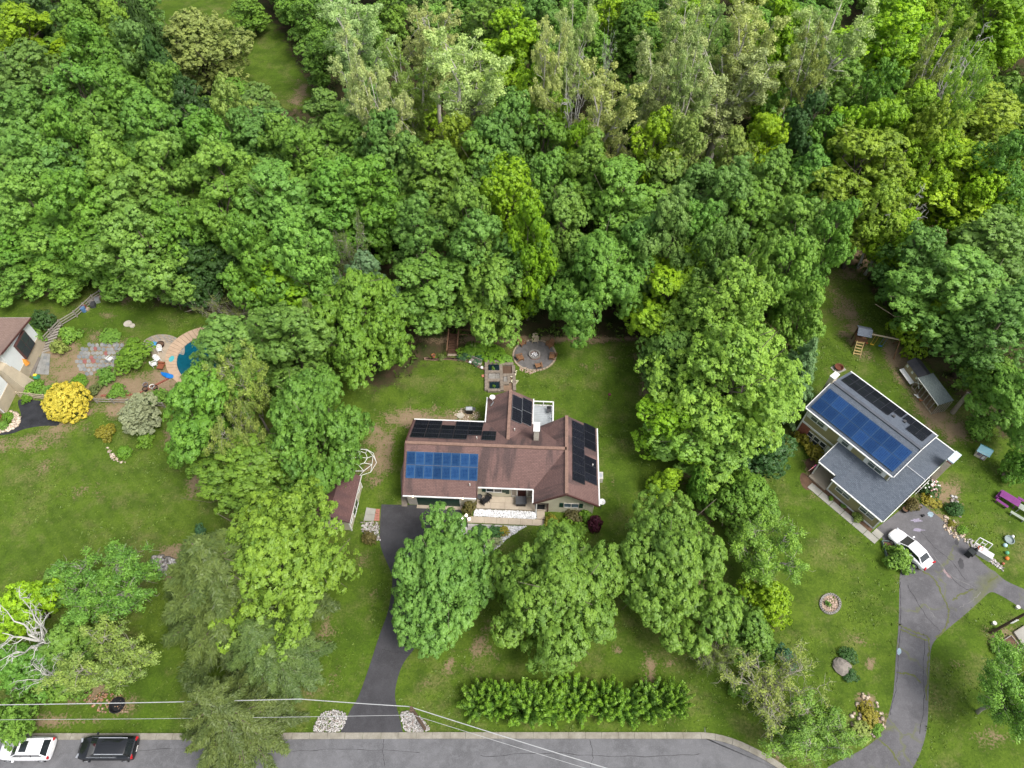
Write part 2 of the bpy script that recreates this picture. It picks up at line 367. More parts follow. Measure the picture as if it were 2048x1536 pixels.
def branchy(name, seed, H, R, ntip=110, bark=None, leaf=.2, per=30, rcl=.6, base=.18, limbs=6, r0=.34, vase=.55, twigs=0, zlow=.3):
    """open crown seen through its limbs: returns wood mesh, leaf mesh (or None)"""
    rg = np.random.default_rng(seed); mb = MB(); limbs_pts = []
    trunk = wobble((0, 0, -.1), (rg.normal() * R * .06, rg.normal() * R * .06, H * .62), rg, 6, .012)
    mb.tube(trunk, [r0 * 1.25, r0, r0 * .9, r0 * .78, r0 * .6, r0 * .42, r0 * .3], 8)
    for i in range(limbs):
        a = i * 2 * np.pi / limbs + rg.uniform(-.5, .5); zb = H * rg.uniform(base, .5); ze = H * rg.uniform(.62, 1.0); rr = R * rg.uniform(.45, 1) * (1.15 - .45 * ze / H)
        b = np.array([0, 0, zb]); e = np.array([np.cos(a) * rr, np.sin(a) * rr, ze]); m = b + (e - b) * .5 + np.array([np.cos(a), np.sin(a), 0]) * rr * (vase - .5)
        P = wobble(b, m, rg, 3, .05) + wobble(m, e, rg, 3, .06)[1:]; r = r0 * rg.uniform(.45, .7)
        mb.tube(P, list(np.linspace(r, r * .12, len(P))), 6); limbs_pts.append((P, r))
    limbs_pts.append((trunk[3:], r0 * .5)); tips = []
    for i in range(ntip):
        P, r = limbs_pts[i % len(limbs_pts)]; k = rg.integers(1, len(P)); s = P[k]
        out = nrm(s * np.array([1, 1, 0]) + rg.normal(size=3) * R * .5 + np.array([0, 0, .25 * R])); L = R * rg.uniform(.18, .5)
        e = s + out * L; e[2] = np.clip(e[2], H * zlow, H * 1.04); rb = r * (1 - k / len(P)) * .5 + .025
        mb.tube(wobble(s, e, rg, 3, .09), [rb, rb * .7, rb * .45, .012], 4); tips.append(e); tips.append(s + (e - s) * .55 + rg.normal(size=3) * .25)
        for _ in range(twigs):
            q = s + (e - s) * rg.uniform(.3, 1); mb.tube(wobble(q, q + nrm(out * .6 + rg.normal(size=3)) * L * rg.uniform(.3, .7), rg, 2, .1), [rb * .35, .016, .007], 3)
    wood = mb.mesh(name + '_wood', bark, True)
    if not per: return wood, None
    tips = np.array(tips); idx = np.repeat(np.arange(len(tips)), per); n = len(idx)
    d = nrm(rg.normal(size=(n, 3)) + [0, 0, .25]); pos = tips[idx] + d * (rcl * rg.uniform(.2, 1, (n, 1))) * [1, 1, .75]
    nor = nrm(d + rg.normal(size=(n, 3)) * .6 + [0, 0, .4]); ct = rg.random(len(tips))
    return wood, leaves_mesh(name + '_leaf', pos, nor, leaf * rg.uniform(.7, 1.3, n), .5 * ct[idx] + .5 * rg.random(n), rg)
def conifer(name, seed, H, R, levels=26, spray=.5, wid=.16, droop=.35, soft=False, gap=0.0, z0=.06):
    rg = np.random.default_rng(seed); mb = MB(); pos = []; nor = []; dr = []; tint = []
    mb.tube([(0, 0, -.1), (.05, 0, H * .5), (0, 0, H)], [R * .06, R * .04, .02], 7)
    for l in range(levels):
        t = (l + rg.random()) / levels; z = H * (z0 + (1 - z0) * t); L0 = R * (1 - t) ** .8 * (1 if not soft else rg.uniform(.75, 1.1)); nb = int(5 + 7 * (1 - t))
        for k in range(nb):
            if rg.random() < gap: continue
            a = k * 2 * np.pi / nb + l * 1.3 + rg.uniform(-.3, .3); L = max(.3, L0 * rg.uniform(.7, 1.12)); h = np.array([np.cos(a), np.sin(a), 0.])
            up = .25 * t; e = np.array([0, 0, z]) + h * L + np.array([0, 0, (up - droop * (1 - t * .7)) * L])
            mid = np.array([0, 0, z]) + h * L * .5 + np.array([0, 0, up * .4 * L]); mb.tube([(0, 0, z), mid, e], [.05 + .02 * R * (1 - t), .04, .012], 4)
            m = int(L / spray * 44) + 6; s = rg.uniform(.12, 1, m) ** .8; p = np.outer((1 - s) ** 2, [0, 0, z]) + np.outer(2 * s * (1 - s), mid) + np.outer(s * s, e)
            side = np.cross(h, [0, 0, 1.]); off = rg.uniform(-1, 1, (m, 1)) * (L * .26 * (1.15 - s))[:, None]
            pos.append(p + side * off + rg.normal(size=(m, 3)) * .08 + (np.abs(off) * -.25) * [0, 0, 1]); nor.append(nrm(np.array([0, 0, 1.]) + h * .5 + rg.normal(size=(m, 3)) * .45))
            dr.append(nrm(h + side * np.sign(off) * .8 + [0, 0, -droop])); tint.append(np.full(m, rg.random() * .5) + rg.random(m) * .5)
    pos = np.vstack(pos); n = len(pos)
    return mb.mesh(name + '_wood', BARK, True), leaves_mesh(name + '_leaf', pos, np.vstack(nor), wid * rg.uniform(.8, 1.3, n), np.concatenate(tint), rg, asp=spray / wid, droop=np.vstack(dr))
GREENS = dict(mg=(.142, .312, .038), bg=(.148, .305, .056), lg=(.172, .360, .052), yg=(.225, .425, .016), py=(.37, .50, .165), dk=(.052, .125, .026), og=(.22, .37, .03), ol=(.26, .37, .08), tl=(.245, .42, .052), gr=(.14, .205, .052), ju=(.14, .26, .10), sp=(.10, .165, .036), ty=(.175, .325, .038), fm=(.165, .330, .050))
CNAME = dict(mg='mid green', bg='blue-green', lg='light green', yg='yellow-green', py='pale yellowish', dk='dark green', og='orange-flecked green', ol='olive', tl='pale green', gr='grey-green', ju='bluish', sp='yellowish', ty='fresh green', fm='light green')
GREENS = {k: (c[0] * 1.06, c[1] * 1.02, c[2] + .004) for k, c in GREENS.items()}
KINDS = {}
TWIG = surf('grey_twig', (.38, .35, .29), .9, .35, 2, 9, .3)
def kind_maple(key, seeds, R, z0, z1, r0=.3, **kw):
    for i, s in enumerate(seeds):
        me, c, rl = crown(f'{key}_crown', s, R, z0, z1, **kw)
        KINDS.setdefault(key, []).append((trunk_mesh(f'{key}_trunk', s, c[:-3], R, z0, r0, BARK), me, R, z0, z1))
def kind_branchy(key, seeds, H, R, bark, **kw):
    for s in seeds:
        w, l = branchy(key, s, H, R, bark=bark, **kw); KINDS.setdefault(key, []).append((w, l, R, H * .25, H))
kind_maple('maple', range(1, 9), 4.6, 2.0, 18, nl=34, rc=.8, leaf=.17, dens=.80, lobe=(.17, .30), spread=.9)
kind_maple('ash', range(21, 25), 4.6, 3.5, 18, nl=24, rc=.7, leaf=.19, dens=.75, loose=.45, lobe=(.18, .34), spread=.88)
kind_maple('yard_maple', (31, 32, 33, 34), 5.6, 3.2, 13.5, nl=46, rc=.74, leaf=.14, dens=.85, lobe=(.16, .28), r0=.32, low=.75, spread=.86, lopside=.07)
kind_maple('tulip', (41, 42, 43), 6.2, 3, 19, nl=46, rc=.6, leaf=.19, dens=.75, loose=.6, lobe=(.16, .28), r0=.4, low=.6, spread=.84, lopside=.07)
kind_maple('dense', (51, 52), 5, 1.5, 12, nl=30, rc=.55, leaf=.17, dens=.8, lobe=(.24, .36), r0=.35, low=.7)
kind_maple('small', (61, 62, 63, 64), 2.6, .5, 6, nl=16, rc=.42, leaf=.15, dens=.8, loose=.35, lobe=(.26, .42), r0=.1, low=.8)
kind_branchy('sycamore', (71, 72, 73, 74), 22, 6, PALEBARK, ntip=170, leaf=.19, per=95, rcl=.72, limbs=7, base=.22, r0=.54)
kind_branchy('locust', (81, 82), 9, 4.4, TWIG, ntip=130, leaf=.14, per=95, rcl=.6, limbs=8, base=.12, r0=.16, twigs=3, zlow=.2)
kind_branchy('bare', (91, 92), 7, 4.6, TWIG, ntip=100, leaf=.11, per=46, rcl=.5, limbs=9, base=.08, r0=.16, twigs=7, zlow=.1)
kind_branchy('snag', (95, 96), 10, 3.2, surf('bleached_wood', (.66, .64, .60), .9, .3, 2, 9, .3), ntip=44, per=0, limbs=7, base=.3, r0=.2, twigs=3)
w, l = conifer('spruce', 101, 17, 4.6, levels=34, spray=.27, wid=.11, droop=.18, gap=.04); KINDS['spruce'] = [(w, l, 4.6, 0, 17)]
w, l = conifer('pine', 102, 15, 4.2, levels=24, spray=.42, wid=.11, droop=.05, soft=True, z0=.12); KINDS['pine'] = [(w, l, 4.2, 0, 15)]
w, l = conifer('thin_spruce', 103, 13, 4.4, levels=20, spray=.27, wid=.10, droop=.15, gap=.25); KINDS['thin_spruce'] = [(w, l, 4.4, 0, 13)]
TREES = []; used = {}
NAMES = dict(maple='maple_tree', ash='ash_tree', yard_maple='maple_tree', tulip='tulip_tree', dense='broadleaf_tree', small='bushy_tree', sycamore='sycamore_tree', locust='locust_tree', bare='bare_tree', snag='dead_tree', spruce='spruce_tree', pine='pine_tree', thin_spruce='spruce_tree')
def plant(base, R, Ht, kind, col, label, group=None, sy=1.0, cat='tree', name=None, v=None, jit=.12):
    vs = KINDS[kind]; i = used.get(kind, 0); used[kind] = i + 1; w, l, R0, z0, H0 = vs[(i if v is None else v) % len(vs)]
    root = thing(name or NAMES[kind], label, cat, (base.x, base.y, 0), 0, group)
    a = rnd.uniform(0, 6.28) if sy == 1 else rnd.choice((0, math.pi)) + rnd.uniform(-.3, .3)
    root.scale = (R / R0, R / R0 * sy, Ht / H0); c = GREENS[col]
    for nm, me in (('trunk', w), ('crown', l)):
        if me is None: continue
        o = put(nm, me, root, rz=a)
        if nm == 'crown':
            q = rnd.uniform(1 - jit, 1 + jit); o.color = (c[0] * q * rnd.uniform(1 - jit, 1 + jit), c[1] * q, c[2] * q * rnd.uniform(.85, 1.15), 1)
    TREES.append((base.x, base.y, R)); return root
def yard(px, py, rx, ry, h, Ht, kind, col, label, group=None, **kw):
    """tree known by its crown: photo centre and half-width/half-height, crown centre h metres up"""
    p = G(px, py, h); k = pxm(py, h); rx *= 1.07; ry *= 1.07; R = rx / k; b = (Ht - h); th = math.radians(54) + math.atan((py - 768) / FPX)
    q = (ry / k) ** 2 - (b * .8 * math.cos(th)) ** 2; sy = math.sqrt(max(q, 0)) / math.sin(th) / R
    return plant(p, R, Ht, kind, col, label, group, sy=min(max(sy, .75), 1.35), **kw)
ZONES = [('far woods before the meadow', lambda x, y: x < 330 and y < 230), ('woods beyond the pool garden', lambda x, y: x < 420), ('woods beside the meadow', lambda x, y: x < 700 and y < 330),
         ('woods behind the brown roofed house', lambda x, y: 420 <= x < 1250 and y >= 330), ('far middle woods', lambda x, y: x < 1330 and y < 330), ('woods behind the wide tulip tree', lambda x, y: x < 1620 and y >= 330),
         ('far woods round the dark roof', lambda x, y: x < 1720), ('woods beyond the swing set', lambda x, y: True)]
KLAB = dict(maple='full tree', ash='loose tree', sycamore='white limbed tree', small='bushy young tree', dense='dense round tree', tulip='broad tall tree', pine='pine tree', snag='dead leafless tree', bare='bare twiggy tree', locust='thin twiggy tree')
SETS = {}
def forest(px, py, r, kind, col, Ht=None, label=None, vis=.75):
    Ht = Ht or {'sycamore': 22, 'small': 7}.get(kind, 17) * rnd.uniform(.86, 1.16)
    h = Ht * .8
    for _ in range(4): R = r * (1.05 if kind == 'sycamore' else 1.2) / pxm(py, h); h = max(Ht - vis * R, Ht * .5)
    on_lawn = lambda q: any(in_poly(np.array([q.x]), np.array([q.y]), L)[0] for L in LAWNS)
    while Ht > 7 and on_lawn(G(px, py, h)):
        Ht -= .5; h = max(Ht - vis * R, Ht * .5); R = r * 1.12 / pxm(py, h)
    z = next(n for n, f in ZONES if f(px, py)); g = None
    if not label:
        label = f'{CNAME[col]} {KLAB[kind]} in the {z}'; g = f'{CNAME[col]} {KLAB[kind]}s in the {z}'
    t = plant(G(px, py, h), R, Ht, kind, col, label, g)
    if g: SETS.setdefault(g, []).append(t)
    return t
# ---- the yards
yard(886, 1152, 100, 122, 6.0, 10.5, 'yard_maple', 'fm', 'light green maple with loose arms leaning over the dark driveway', v=0)
yard(1110, 1188, 128, 146, 6.5, 12, 'yard_maple', 'fm', 'round full maple in the middle of the front lawn, before the white gravel bed', v=1)
yard(1340, 1128, 112, 136, 7, 12, 'yard_maple', 'fm', 'large full maple at the right end of the front lawn, beyond the dark red bush', v=2)
yard(555, 1128, 134, 152, 9, 15, 'tulip', 'ty', 'broad fresh green tulip tree between the left lawn and the driveway', v=0)
yard(590, 690, 92, 70, 10, 15.5, 'maple', 'bg', 'blue-green maple just right of the curved swimming pool', v=0)
yard(618, 845, 92, 140, 9, 15, 'yard_maple', 'mg', 'tall dense maple left of the white climbing dome', v=3)
yard(410, 848, 78, 140, 8.5, 15, 'maple', 'mg', 'dense maple between the pool and the left lawn', v=1)
yard(464, 694, 82, 62, 9, 13, 'maple', 'bg', 'low blue-green maple overhanging the tan pool rim', v=2)
yard(488, 765, 56, 84, 10, 13.5, 'locust', 'ol', 'thin dying tree with white limbs beside the pool maples, nearer the pool', v=0)
yard(482, 880, 46, 60, 9.5, 13, 'locust', 'ol', 'thin dying tree with a bare white fork above the left lawn maples', v=1)
yard(510, 950, 95, 62, 6, 11, 'maple', 'mg', 'maple behind the fresh green tulip tree at the edge of the left lawn', v=3)
yard(580, 945, 64, 60, 6, 11, 'maple', 'mg', 'maple hanging over the brown roofed shed', v=4)
yard(480, 628, 70, 36, 6, 9, 'bare', 'gr', 'feathery grey-green tree by the end of the rail fence', v=0)
yard(625, 645, 55, 55, 7, 11, 'pine', 'gr', 'grey-green pine squeezed between the pool maples and the bright tree')
yard(562, 570, 80, 60, 9, 14, 'maple', 'yg', 'bright yellow-green maple behind the fenced pool garden', v=5)
yard(728, 644, 93, 114, 8, 15, 'yard_maple', 'mg', 'big dark maple at the left end of the back lawn', v=1)
yard(655, 545, 36, 50, 9, 14, 'pine', 'ju', 'bluish pine behind the big dark maple of the back lawn')
yard(735, 560, 55, 42, 10, 14, 'maple', 'ju', 'bluish maple behind the big dark maple of the back lawn', v=6)
yard(385, 530, 72, 62, 5.5, 10.5, 'dense', 'dk', 'dark dense low tree behind the rail fence', v=0)
yard(240, 520, 84, 60, 6, 11, 'maple', 'lg', 'light green maple reaching over the junk pile and fence corner', v=0)
yard(838, 462, 64, 58, 12, 17, 'maple', 'bg', 'blue-green maple standing behind the wooden garden steps, on the left', v=2)
yard(968, 495, 68, 62, 12, 17, 'maple', 'bg', 'blue-green maple standing behind the wooden garden steps, on the right', v=3)
yard(858, 596, 78, 76, 6, 12, 'maple', 'mg', 'maple overhanging the wooden garden steps', v=4)
yard(983, 596, 60, 74, 6, 12, 'maple', 'mg', 'maple over the earth path behind the garden ponds', v=5)
yard(1082, 540, 42, 84, 7, 14, 'maple', 'mg', 'narrow maple behind the ring of garden chairs', v=6)
yard(1190, 580, 94, 104, 8, 16, 'yard_maple', 'lg', 'big light maple hanging over the fire pit and the back lawn edge', v=0)
yard(1335, 600, 82, 88, 7, 12, 'ash', 'yg', 'vivid yellow-green loose tree at the back lawn edge', v=0)
yard(1392, 525, 42, 36, 11, 14, 'ash', 'yg', 'vivid yellow-green treetop behind the wide pale green tree', v=1)
yard(1462, 762, 136, 150, 10, 17, 'tulip', 'tl', 'wide pale green tulip tree between the two houses', v=1)
yard(1455, 605, 98, 88, 13, 19, 'tulip', 'tl', 'pale bronze tinted tree behind the wide tulip tree', v=2)
yard(1420, 874, 100, 60, 6, 10.5, 'ash', 'lg', 'loose light tree under the wide tulip tree, towards the street', v=2)
yard(1340, 850, 72, 66, 5, 9, 'ash', 'yg', 'bright low tree at the right edge of the back lawn', v=3)
yard(1340, 722, 56, 66, 6, 10, 'maple', 'bg', 'dark maple below the wide tulip tree, at the back lawn corner', v=0)
yard(1592, 752, 54, 76, 6.5, 13, 'pine', 'ju', 'feathery bluish pine touching the grey roofed house')
yard(1606, 640, 42, 64, 8, 13, 'maple', 'lg', 'small bright maple behind the feathery pine', v=1)
yard(1978, 668, 90, 74, 8, 14, 'maple', 'bg', 'large blue-green maple above the chicken run', v=2)
yard(1904, 578, 96, 74, 9, 14, 'maple', 'lg', 'light green maple beyond the swing set', v=3)
yard(2028, 795, 58, 78, 7, 11, 'maple', 'lg', 'light maple right of the broken trunk', v=4)
yard(1850, 655, 44, 50, 4, 8, 'small', 'yg', 'low yellow-green tree beside the earth path by the swing set')
yard(1968, 765, 40, 40, 4, 8, 'maple', 'mg', 'green tree between the chicken run roof and the light maple', v=5)
yard(1975, 495, 95, 58, 9, 14, 'maple', 'bg', 'blue-green maple at the right edge behind the swing set', v=6)
yard(2035, 615, 50, 60, 7, 13, 'maple', 'bg', 'blue-green maple cut by the right picture edge above the purple table')
yard(2038, 935, 24, 46, 2.4, 5, 'small', 'mg', 'bushy green tree between the playhouse and the purple table')
yard(1962, 852, 28, 26, 1.6, 3.4, 'small', 'mg', 'bushy green tree at the foot of the broken trunk')
yard(1490, 1000, 68, 72, 3.5, 7, 'dense', 'mg', 'dense dark tree between the two yards, behind the grey roofed house walk', v=1)
yard(1520, 915, 70, 44, 3.5, 7, 'small', 'dk', 'dark low tree under the pine beside the grey roofed house')
yard(1520, 1115, 76, 80, 4, 7.5, 'locust', 'lg', 'arching tree with yellow branch tips between the two yards', v=0)
yard(1535, 1195, 46, 46, 3, 6, 'small', 'yg', 'bright yellow-green bushy tree below the arching tree')
yard(1495, 1260, 60, 60, 3, 6, 'small', 'mg', 'full bushy tree between the front lawn and the stone ring lawn')
yard(1395, 975, 26, 40, 2.5, 6, 'small', 'mg', 'narrow bushy tree by the earth strip under the tulip tree')
yard(1330, 965, 34, 26, 2, 4.5, 'small', 'yg', 'small yellowish tree between the back lawn and the right front maple')
yard(1545, 1375, 100, 92, 3.5, 6.5, 'bare', 'ol', 'nearly leafless tree with wide pale branches near the road bend', v=0)
yard(1425, 1315, 40, 50, 2.5, 5, 'bare', 'ol', 'small brown leafless tree beside the full bushy tree', v=1)
yard(1615, 1475, 92, 66, 2.5, 5.5, 'locust', 'lg', 'feathery green tree at the road bend', v=1)
yard(2016, 1400, 76, 110, 5, 9, 'locust', 'lg', 'see-through green tree at the lower right corner lawn', v=0)
p = G(388, 1092, 16); plant(p, 8.2, 16.5, 'spruce', 'sp', 'tall yellowish spruce at the bottom of the left lawn', v=0)
p = G(392, 1385, 13); plant(p, 5.6, 13, 'thin_spruce', 'sp', 'thin spruce with pale top over the parked cars and kerb', v=0)
p = G(505, 1265, 9); plant(p, 5.0, 11, 'spruce', 'sp', 'shorter spruce between the tall spruce and the fresh green tulip tree', v=0)
yard(215, 1185, 108, 84, 5, 9, 'locust', 'lg', 'twiggy green tree at the lower edge of the left lawn, upper one', v=0)
yard(225, 1330, 98, 62, 4, 7.5, 'locust', 'ol', 'twiggy green tree above the parked black minivan', v=1)
yard(140, 1290, 60, 56, 3, 6, 'small', 'lg', 'bushy tree between the two twiggy green trees and the dead tree')
yard(125, 1165, 46, 40, 2.5, 5, 'small', 'lg', 'bushy tree at the left lawn edge above the dead tree')
yard(150, 1360, 50, 36, 2, 4, 'small', 'mg', 'low bushy tree above the leaf litter')
yard(60, 1210, 64, 60, 3.5, 7, 'small', 'yg', 'yellowish bushy tree behind the bare white limbs')
yard(60, 1330, 60, 60, 2.5, 5, 'small', 'mg', 'green bushy tree under the bare white limbs')
yard(20, 1445, 36, 60, 3.5, 7, 'small', 'lg', 'light bushy tree covering the hood of the white parked car')
yard(48, 1262, 62, 84, 7, 10, 'snag', 'py', 'dead tree with thick bare white limbs at the left edge', v=0)
yard(80, 1345, 40, 40, 5, 7, 'snag', 'py', 'broken dead white tree above the white parked car', v=1)
# ---- the woods, crown by crown
FOREST = '''45 75 62 maple yg;60 25 50 maple dk;150 50 50 maple mg;230 40 42 ash og;278 28 38 dense dk;265 78 45 maple bg;175 88 50 maple mg;240 125 46 maple mg;310 105 42 dense dk;60 145 62 maple bg;160 172 55 maple mg;240 178 50 maple mg;330 165 46 maple mg;448 190 40 ash ol;40 232 60 maple bg;120 252 50 maple mg;190 255 55 maple lg;300 235 58 maple mg;375 205 48 maple dk;405 258 50 maple mg;490 262 46 maple bg;558 268 46 maple mg;45 310 62 maple lg;122 332 58 maple bg;215 320 60 maple lg;322 322 56 maple lg;440 330 60 maple lg;535 272 58 maple bg;610 300 60 maple mg;60 400 62 maple lg;150 400 64 maple mg;258 398 72 maple lg;270 468 74 maple lg;100 482 62 maple mg;30 480 50 maple mg;440 410 62 maple mg;560 390 70 maple lg;670 375 66 maple mg;490 480 56 maple mg;580 470 60 maple lg;20 545 46 maple mg;110 545 40 maple lg;345 440 50 maple mg;
700 45 78 sycamore py;720 125 55 sycamore py;862 60 58 sycamore py;812 132 64 sycamore ol;935 150 104 sycamore py;770 195 60 sycamore py;1100 92 48 sycamore py;1150 22 46 sycamore py;1212 190 80 sycamore py;1330 120 64 sycamore py;1362 48 60 sycamore py;985 35 58 ash lg;1022 62 50 maple yg;1075 25 42 maple bg;1230 22 50 ash yg;1172 78 50 ash lg;1270 55 56 maple mg;1080 145 46 ash yg;1100 195 42 ash mg;722 212 56 maple bg;700 290 64 maple mg;780 265 55 maple bg;845 222 40 small yg;905 262 46 ash og;1030 232 55 maple bg;985 272 50 maple bg;1090 272 58 maple mg;960 312 55 maple mg;870 342 68 maple mg;800 322 58 maple bg;738 368 62 maple mg;1160 270 36 ash yg;1182 322 66 maple mg;1310 262 52 ash yg;1370 272 50 ash ol;1015 372 58 ash yg;1060 430 42 maple yg;935 402 50 maple mg;1130 420 52 maple bg;1240 392 76 maple lg;1330 362 60 maple bg;1352 425 54 maple bg;1100 345 50 maple mg;1290 470 50 maple bg;
1402 42 58 sycamore py;1502 52 72 sycamore py;1412 105 40 maple mg;1462 155 94 sycamore py;1382 132 50 sycamore py;1662 55 82 sycamore py;1622 112 46 sycamore ol;1560 32 46 ash yg;1602 65 45 ash yg;1665 172 64 maple lg;1790 62 84 ash yg;1862 132 58 ash yg;1892 62 42 sycamore ol;1942 152 50 sycamore tl;1980 42 66 ash yg;2030 32 50 ash yg;2012 185 40 small mg;1762 192 32 small gr;1770 160 46 ash mg;1622 215 45 maple dk;1540 262 44 ash yg;1470 292 42 ash ol;1365 300 36 small ol;1560 215 40 ash lg;1652 262 44 maple mg;1692 252 44 ash yg;1760 242 58 ash yg;1832 222 60 ash yg;1872 245 50 ash og;1962 255 88 ash og;2022 305 60 ash mg;1720 335 92 ash og;1870 302 50 ash yg;1902 362 88 ash yg;1980 372 54 ash yg;1800 452 46 ash yg;1402 372 58 maple bg;1470 372 58 maple bg;1540 352 58 maple mg;1622 342 54 maple mg;1500 432 66 maple mg;1600 442 58 maple lg;1590 502 50 maple lg;1682 432 48 maple mg;1842 492 56 maple bg;1402 445 50 maple mg;1440 480 44 maple bg;1530 505 40 maple mg;1760 395 50 ash og'''
for e in FOREST.replace('\n', '').split(';'):
    a = e.split(); forest(int(a[0]), int(a[1]), int(a[2]), a[3], a[4])
forest(398, 95, 80, 'tulip', 'ol', 15, 'broad pale loose tree standing alone beside the meadow')
forest(497, 22, 34, 'maple', 'mg', 14, 'green tree right of the broad pale tree, at the top of the picture')
forest(1150, 150, 34, 'snag', 'py', 20, 'dead pale tree between the white limbed trees, left of the wide open one')
forest(1222, 40, 14, 'snag', 'py', 22, 'broken bare trunk at the very top of the woods')
forest(1805, 415, 46, 'snag', 'py', 15, 'dead grey branchy tree among the orange-flecked trees')
forest(1745, 480, 44, 'snag', 'py', 11, 'dead leaning tree at the end of the swing set lawn')
forest(698, 490, 40, 'bare', 'gr', 14, 'grey half dead twiggy tree amid the woods behind the back lawn')
forest(1945, 65, 34, 'snag', 'py', 21, 'bare white branched tree in the top right woods')
# unlisted crowns that close the canopy behind and between the listed ones
rf = random.Random(11)
def fill(n, cond, kinds, Rr, Hr, gap=.78):
    k = 0
    mead = [(300, -60), (350, -60), (470, 10), (540, 60), (635, 220), (575, 225), (500, 130), (430, 60), (320, 40)]
    for _ in range(n * 60):
        x, y = rf.uniform(-112, 112), rf.uniform(56, 152); q = rf.uniform(*Rr)
        c, s = math.cos(TILT), math.sin(TILT); zz = 12 - CAMH; cy = y * c + zz * s; cz = y * s - zz * c
        px, py = 1024 + FPX * x / cz, 768 - FPX * cy / cz
        if not (-120 < px < 2170 and py < 560) or not cond(px, py, x, y): continue
        tq = [(1024 + FPX * x / (y * s - (h_ - CAMH) * c), 768 - FPX * (y * c + (h_ - CAMH) * s) / (y * s - (h_ - CAMH) * c)) for h_ in (4, 8, 12, 16)]
        if any(in_poly(np.array([u]), np.array([v]), mead)[0] for u, v in tq): continue
        if any((x - a) ** 2 + (y - b) ** 2 < (gap * (q + r)) ** 2 for a, b, r in TREES): continue
        kd, cl = rf.choice(kinds); z = next(nn for nn, f in ZONES if f(px, py))
        g = f'{CNAME[cl]} {KLAB[kd]}s in the {z}'; SETS.setdefault(g, []).append(plant(Vector((x, y, 0)), q, rf.uniform(*Hr), kd, cl, f'{CNAME[cl]} {KLAB[kd]} in the {z}', g)); k += 1
        if k >= n: break
    return k
def woods(px, py, x, y):
    return not any(in_poly(np.array([x]), np.array([y]), L)[0] for L in LAWNS)
k1 = fill(60, lambda px, py, x, y: woods(px, py, x, y) and px < 700, [('maple', 'mg'), ('maple', 'bg'), ('maple', 'mg'), ('ash', 'mg')], (3.4, 4.6), (9, 13), .82)
k2 = fill(45, lambda px, py, x, y: woods(px, py, x, y) and 700 <= px < 1500, [('maple', 'mg'), ('maple', 'bg'), ('ash', 'lg'), ('ash', 'yg')], (3, 4.4), (8, 12.5), .82)
k3 = fill(45, lambda px, py, x, y: woods(px, py, x, y) and px >= 1500 and not (1640 < px < 1800 and py > 470), [('ash', 'yg'), ('ash', 'mg'), ('maple', 'lg'), ('ash', 'og')], (3, 4.4), (8, 12.5), .82)
ORD = 'first second third fourth fifth sixth seventh eighth ninth tenth eleventh twelfth'.split()
for g, ts in SETS.items():                       # a label of its own for each tree of a set
    ts.sort(key=lambda t: t.location.y); h = len(ts) // 2 if len(ts) > 7 else 0
    for half, nm in ((ts[:h], ', nearer ones'), (ts[h:], ', farther ones' if h else '')):
        half.sort(key=lambda t: t.location.x / (t.location.y * .588 + 40))
        for i, t in enumerate(half):
            if len(half) > 1: t['label'] += f'{nm}, {"leftmost" if i == 0 else "rightmost" if i == len(half) - 1 else ORD[i] + " from left"}'
            elif nm: t['label'] += nm
print('trees', len(TREES), k1, k2, k3)
def undergrowth():
    rg = np.random.default_rng(5); n = 3600; x = rg.uniform(-110, 110, n * 3); y = rg.uniform(48, 135, n * 3); ok = ~np.any([in_poly(x, y, L) for L in LAWNS], 0)
    x, y = x[ok][:n], y[ok][:n]; m = 16; idx = np.repeat(np.arange(len(x)), m); k = len(idx); r = rg.uniform(.35, 1.1, len(x))[idx]
    d = nrm(rg.normal(size=(k, 3)) + [0, 0, .6]); pos = np.stack([x[idx], y[idx], r * .4], 1) + d * r[:, None] * [1, 1, .9]; pos[:, 2] = np.maximum(pos[:, 2], .1)
    me = leaves_mesh('undergrowth', pos, nrm(d + rg.normal(size=(k, 3)) * .5), rg.uniform(.22, .42, k), .5 * rg.random(len(x))[idx] + .5 * rg.random(k), rg)
    put('undergrowth', me, label='low leafy brush on the woodland floor', kind='stuff', color=(.085, .15, .022))
undergrowth()
# ---------------------------------------------------------------- more materials
def shingle_mat(name, c, c2, stain):
    m, nt, b = nodes(name); tc = N(nt, 'ShaderNodeTexCoord'); co = tc.outputs['UV']; ob = tc.outputs['Object']
    br = N(nt, 'ShaderNodeTexBrick', Scale=1.0); br.inputs['Brick Width'].default_value = .34; br.inputs['Row Height'].default_value = .155; br.inputs['Mortar Size'].default_value = .016; br.inputs['Bias'].default_value = -.1
    br.inputs['Color1'].default_value = (*c, 1); br.inputs['Color2'].default_value = (*c2, 1); br.inputs['Mortar'].default_value = (*[x * .5 for x in c], 1); nt.links.new(co, br.inputs['Vector'])
    mp = N(nt, 'ShaderNodeMapping'); mp.inputs['Scale'].default_value = (1.0, .22, 1); nt.links.new(co, mp.inputs[0])
    k = mixc(nt, ramp(nt, noise(nt, mp.outputs[0], .55, 3, .6), (.50, 0), (.60, .92)), br.outputs['Color'], stain)      # rain streaks down the slope
    k = mixc(nt, ramp(nt, noise(nt, ob, 9, 3, .7), (.35, 0), (.75, .35)), k, tuple(x * 1.5 for x in c))
    nt.links.new(k, b.inputs['Base Color']); b.inputs['Roughness'].default_value = .9; b.inputs['Specular IOR Level'].default_value = .2
    bp = N(nt, 'ShaderNodeBump', Strength=.5, Distance=.02); nt.links.new(br.outputs['Fac'], bp.inputs['Height']); bp.invert = True; nt.links.new(bp.outputs[0], b.inputs['Normal']); return m
SH_BROWN = shingle_mat('brown_shingle', (.175, .108, .097), (.135, .084, .076), (.06, .045, .045))
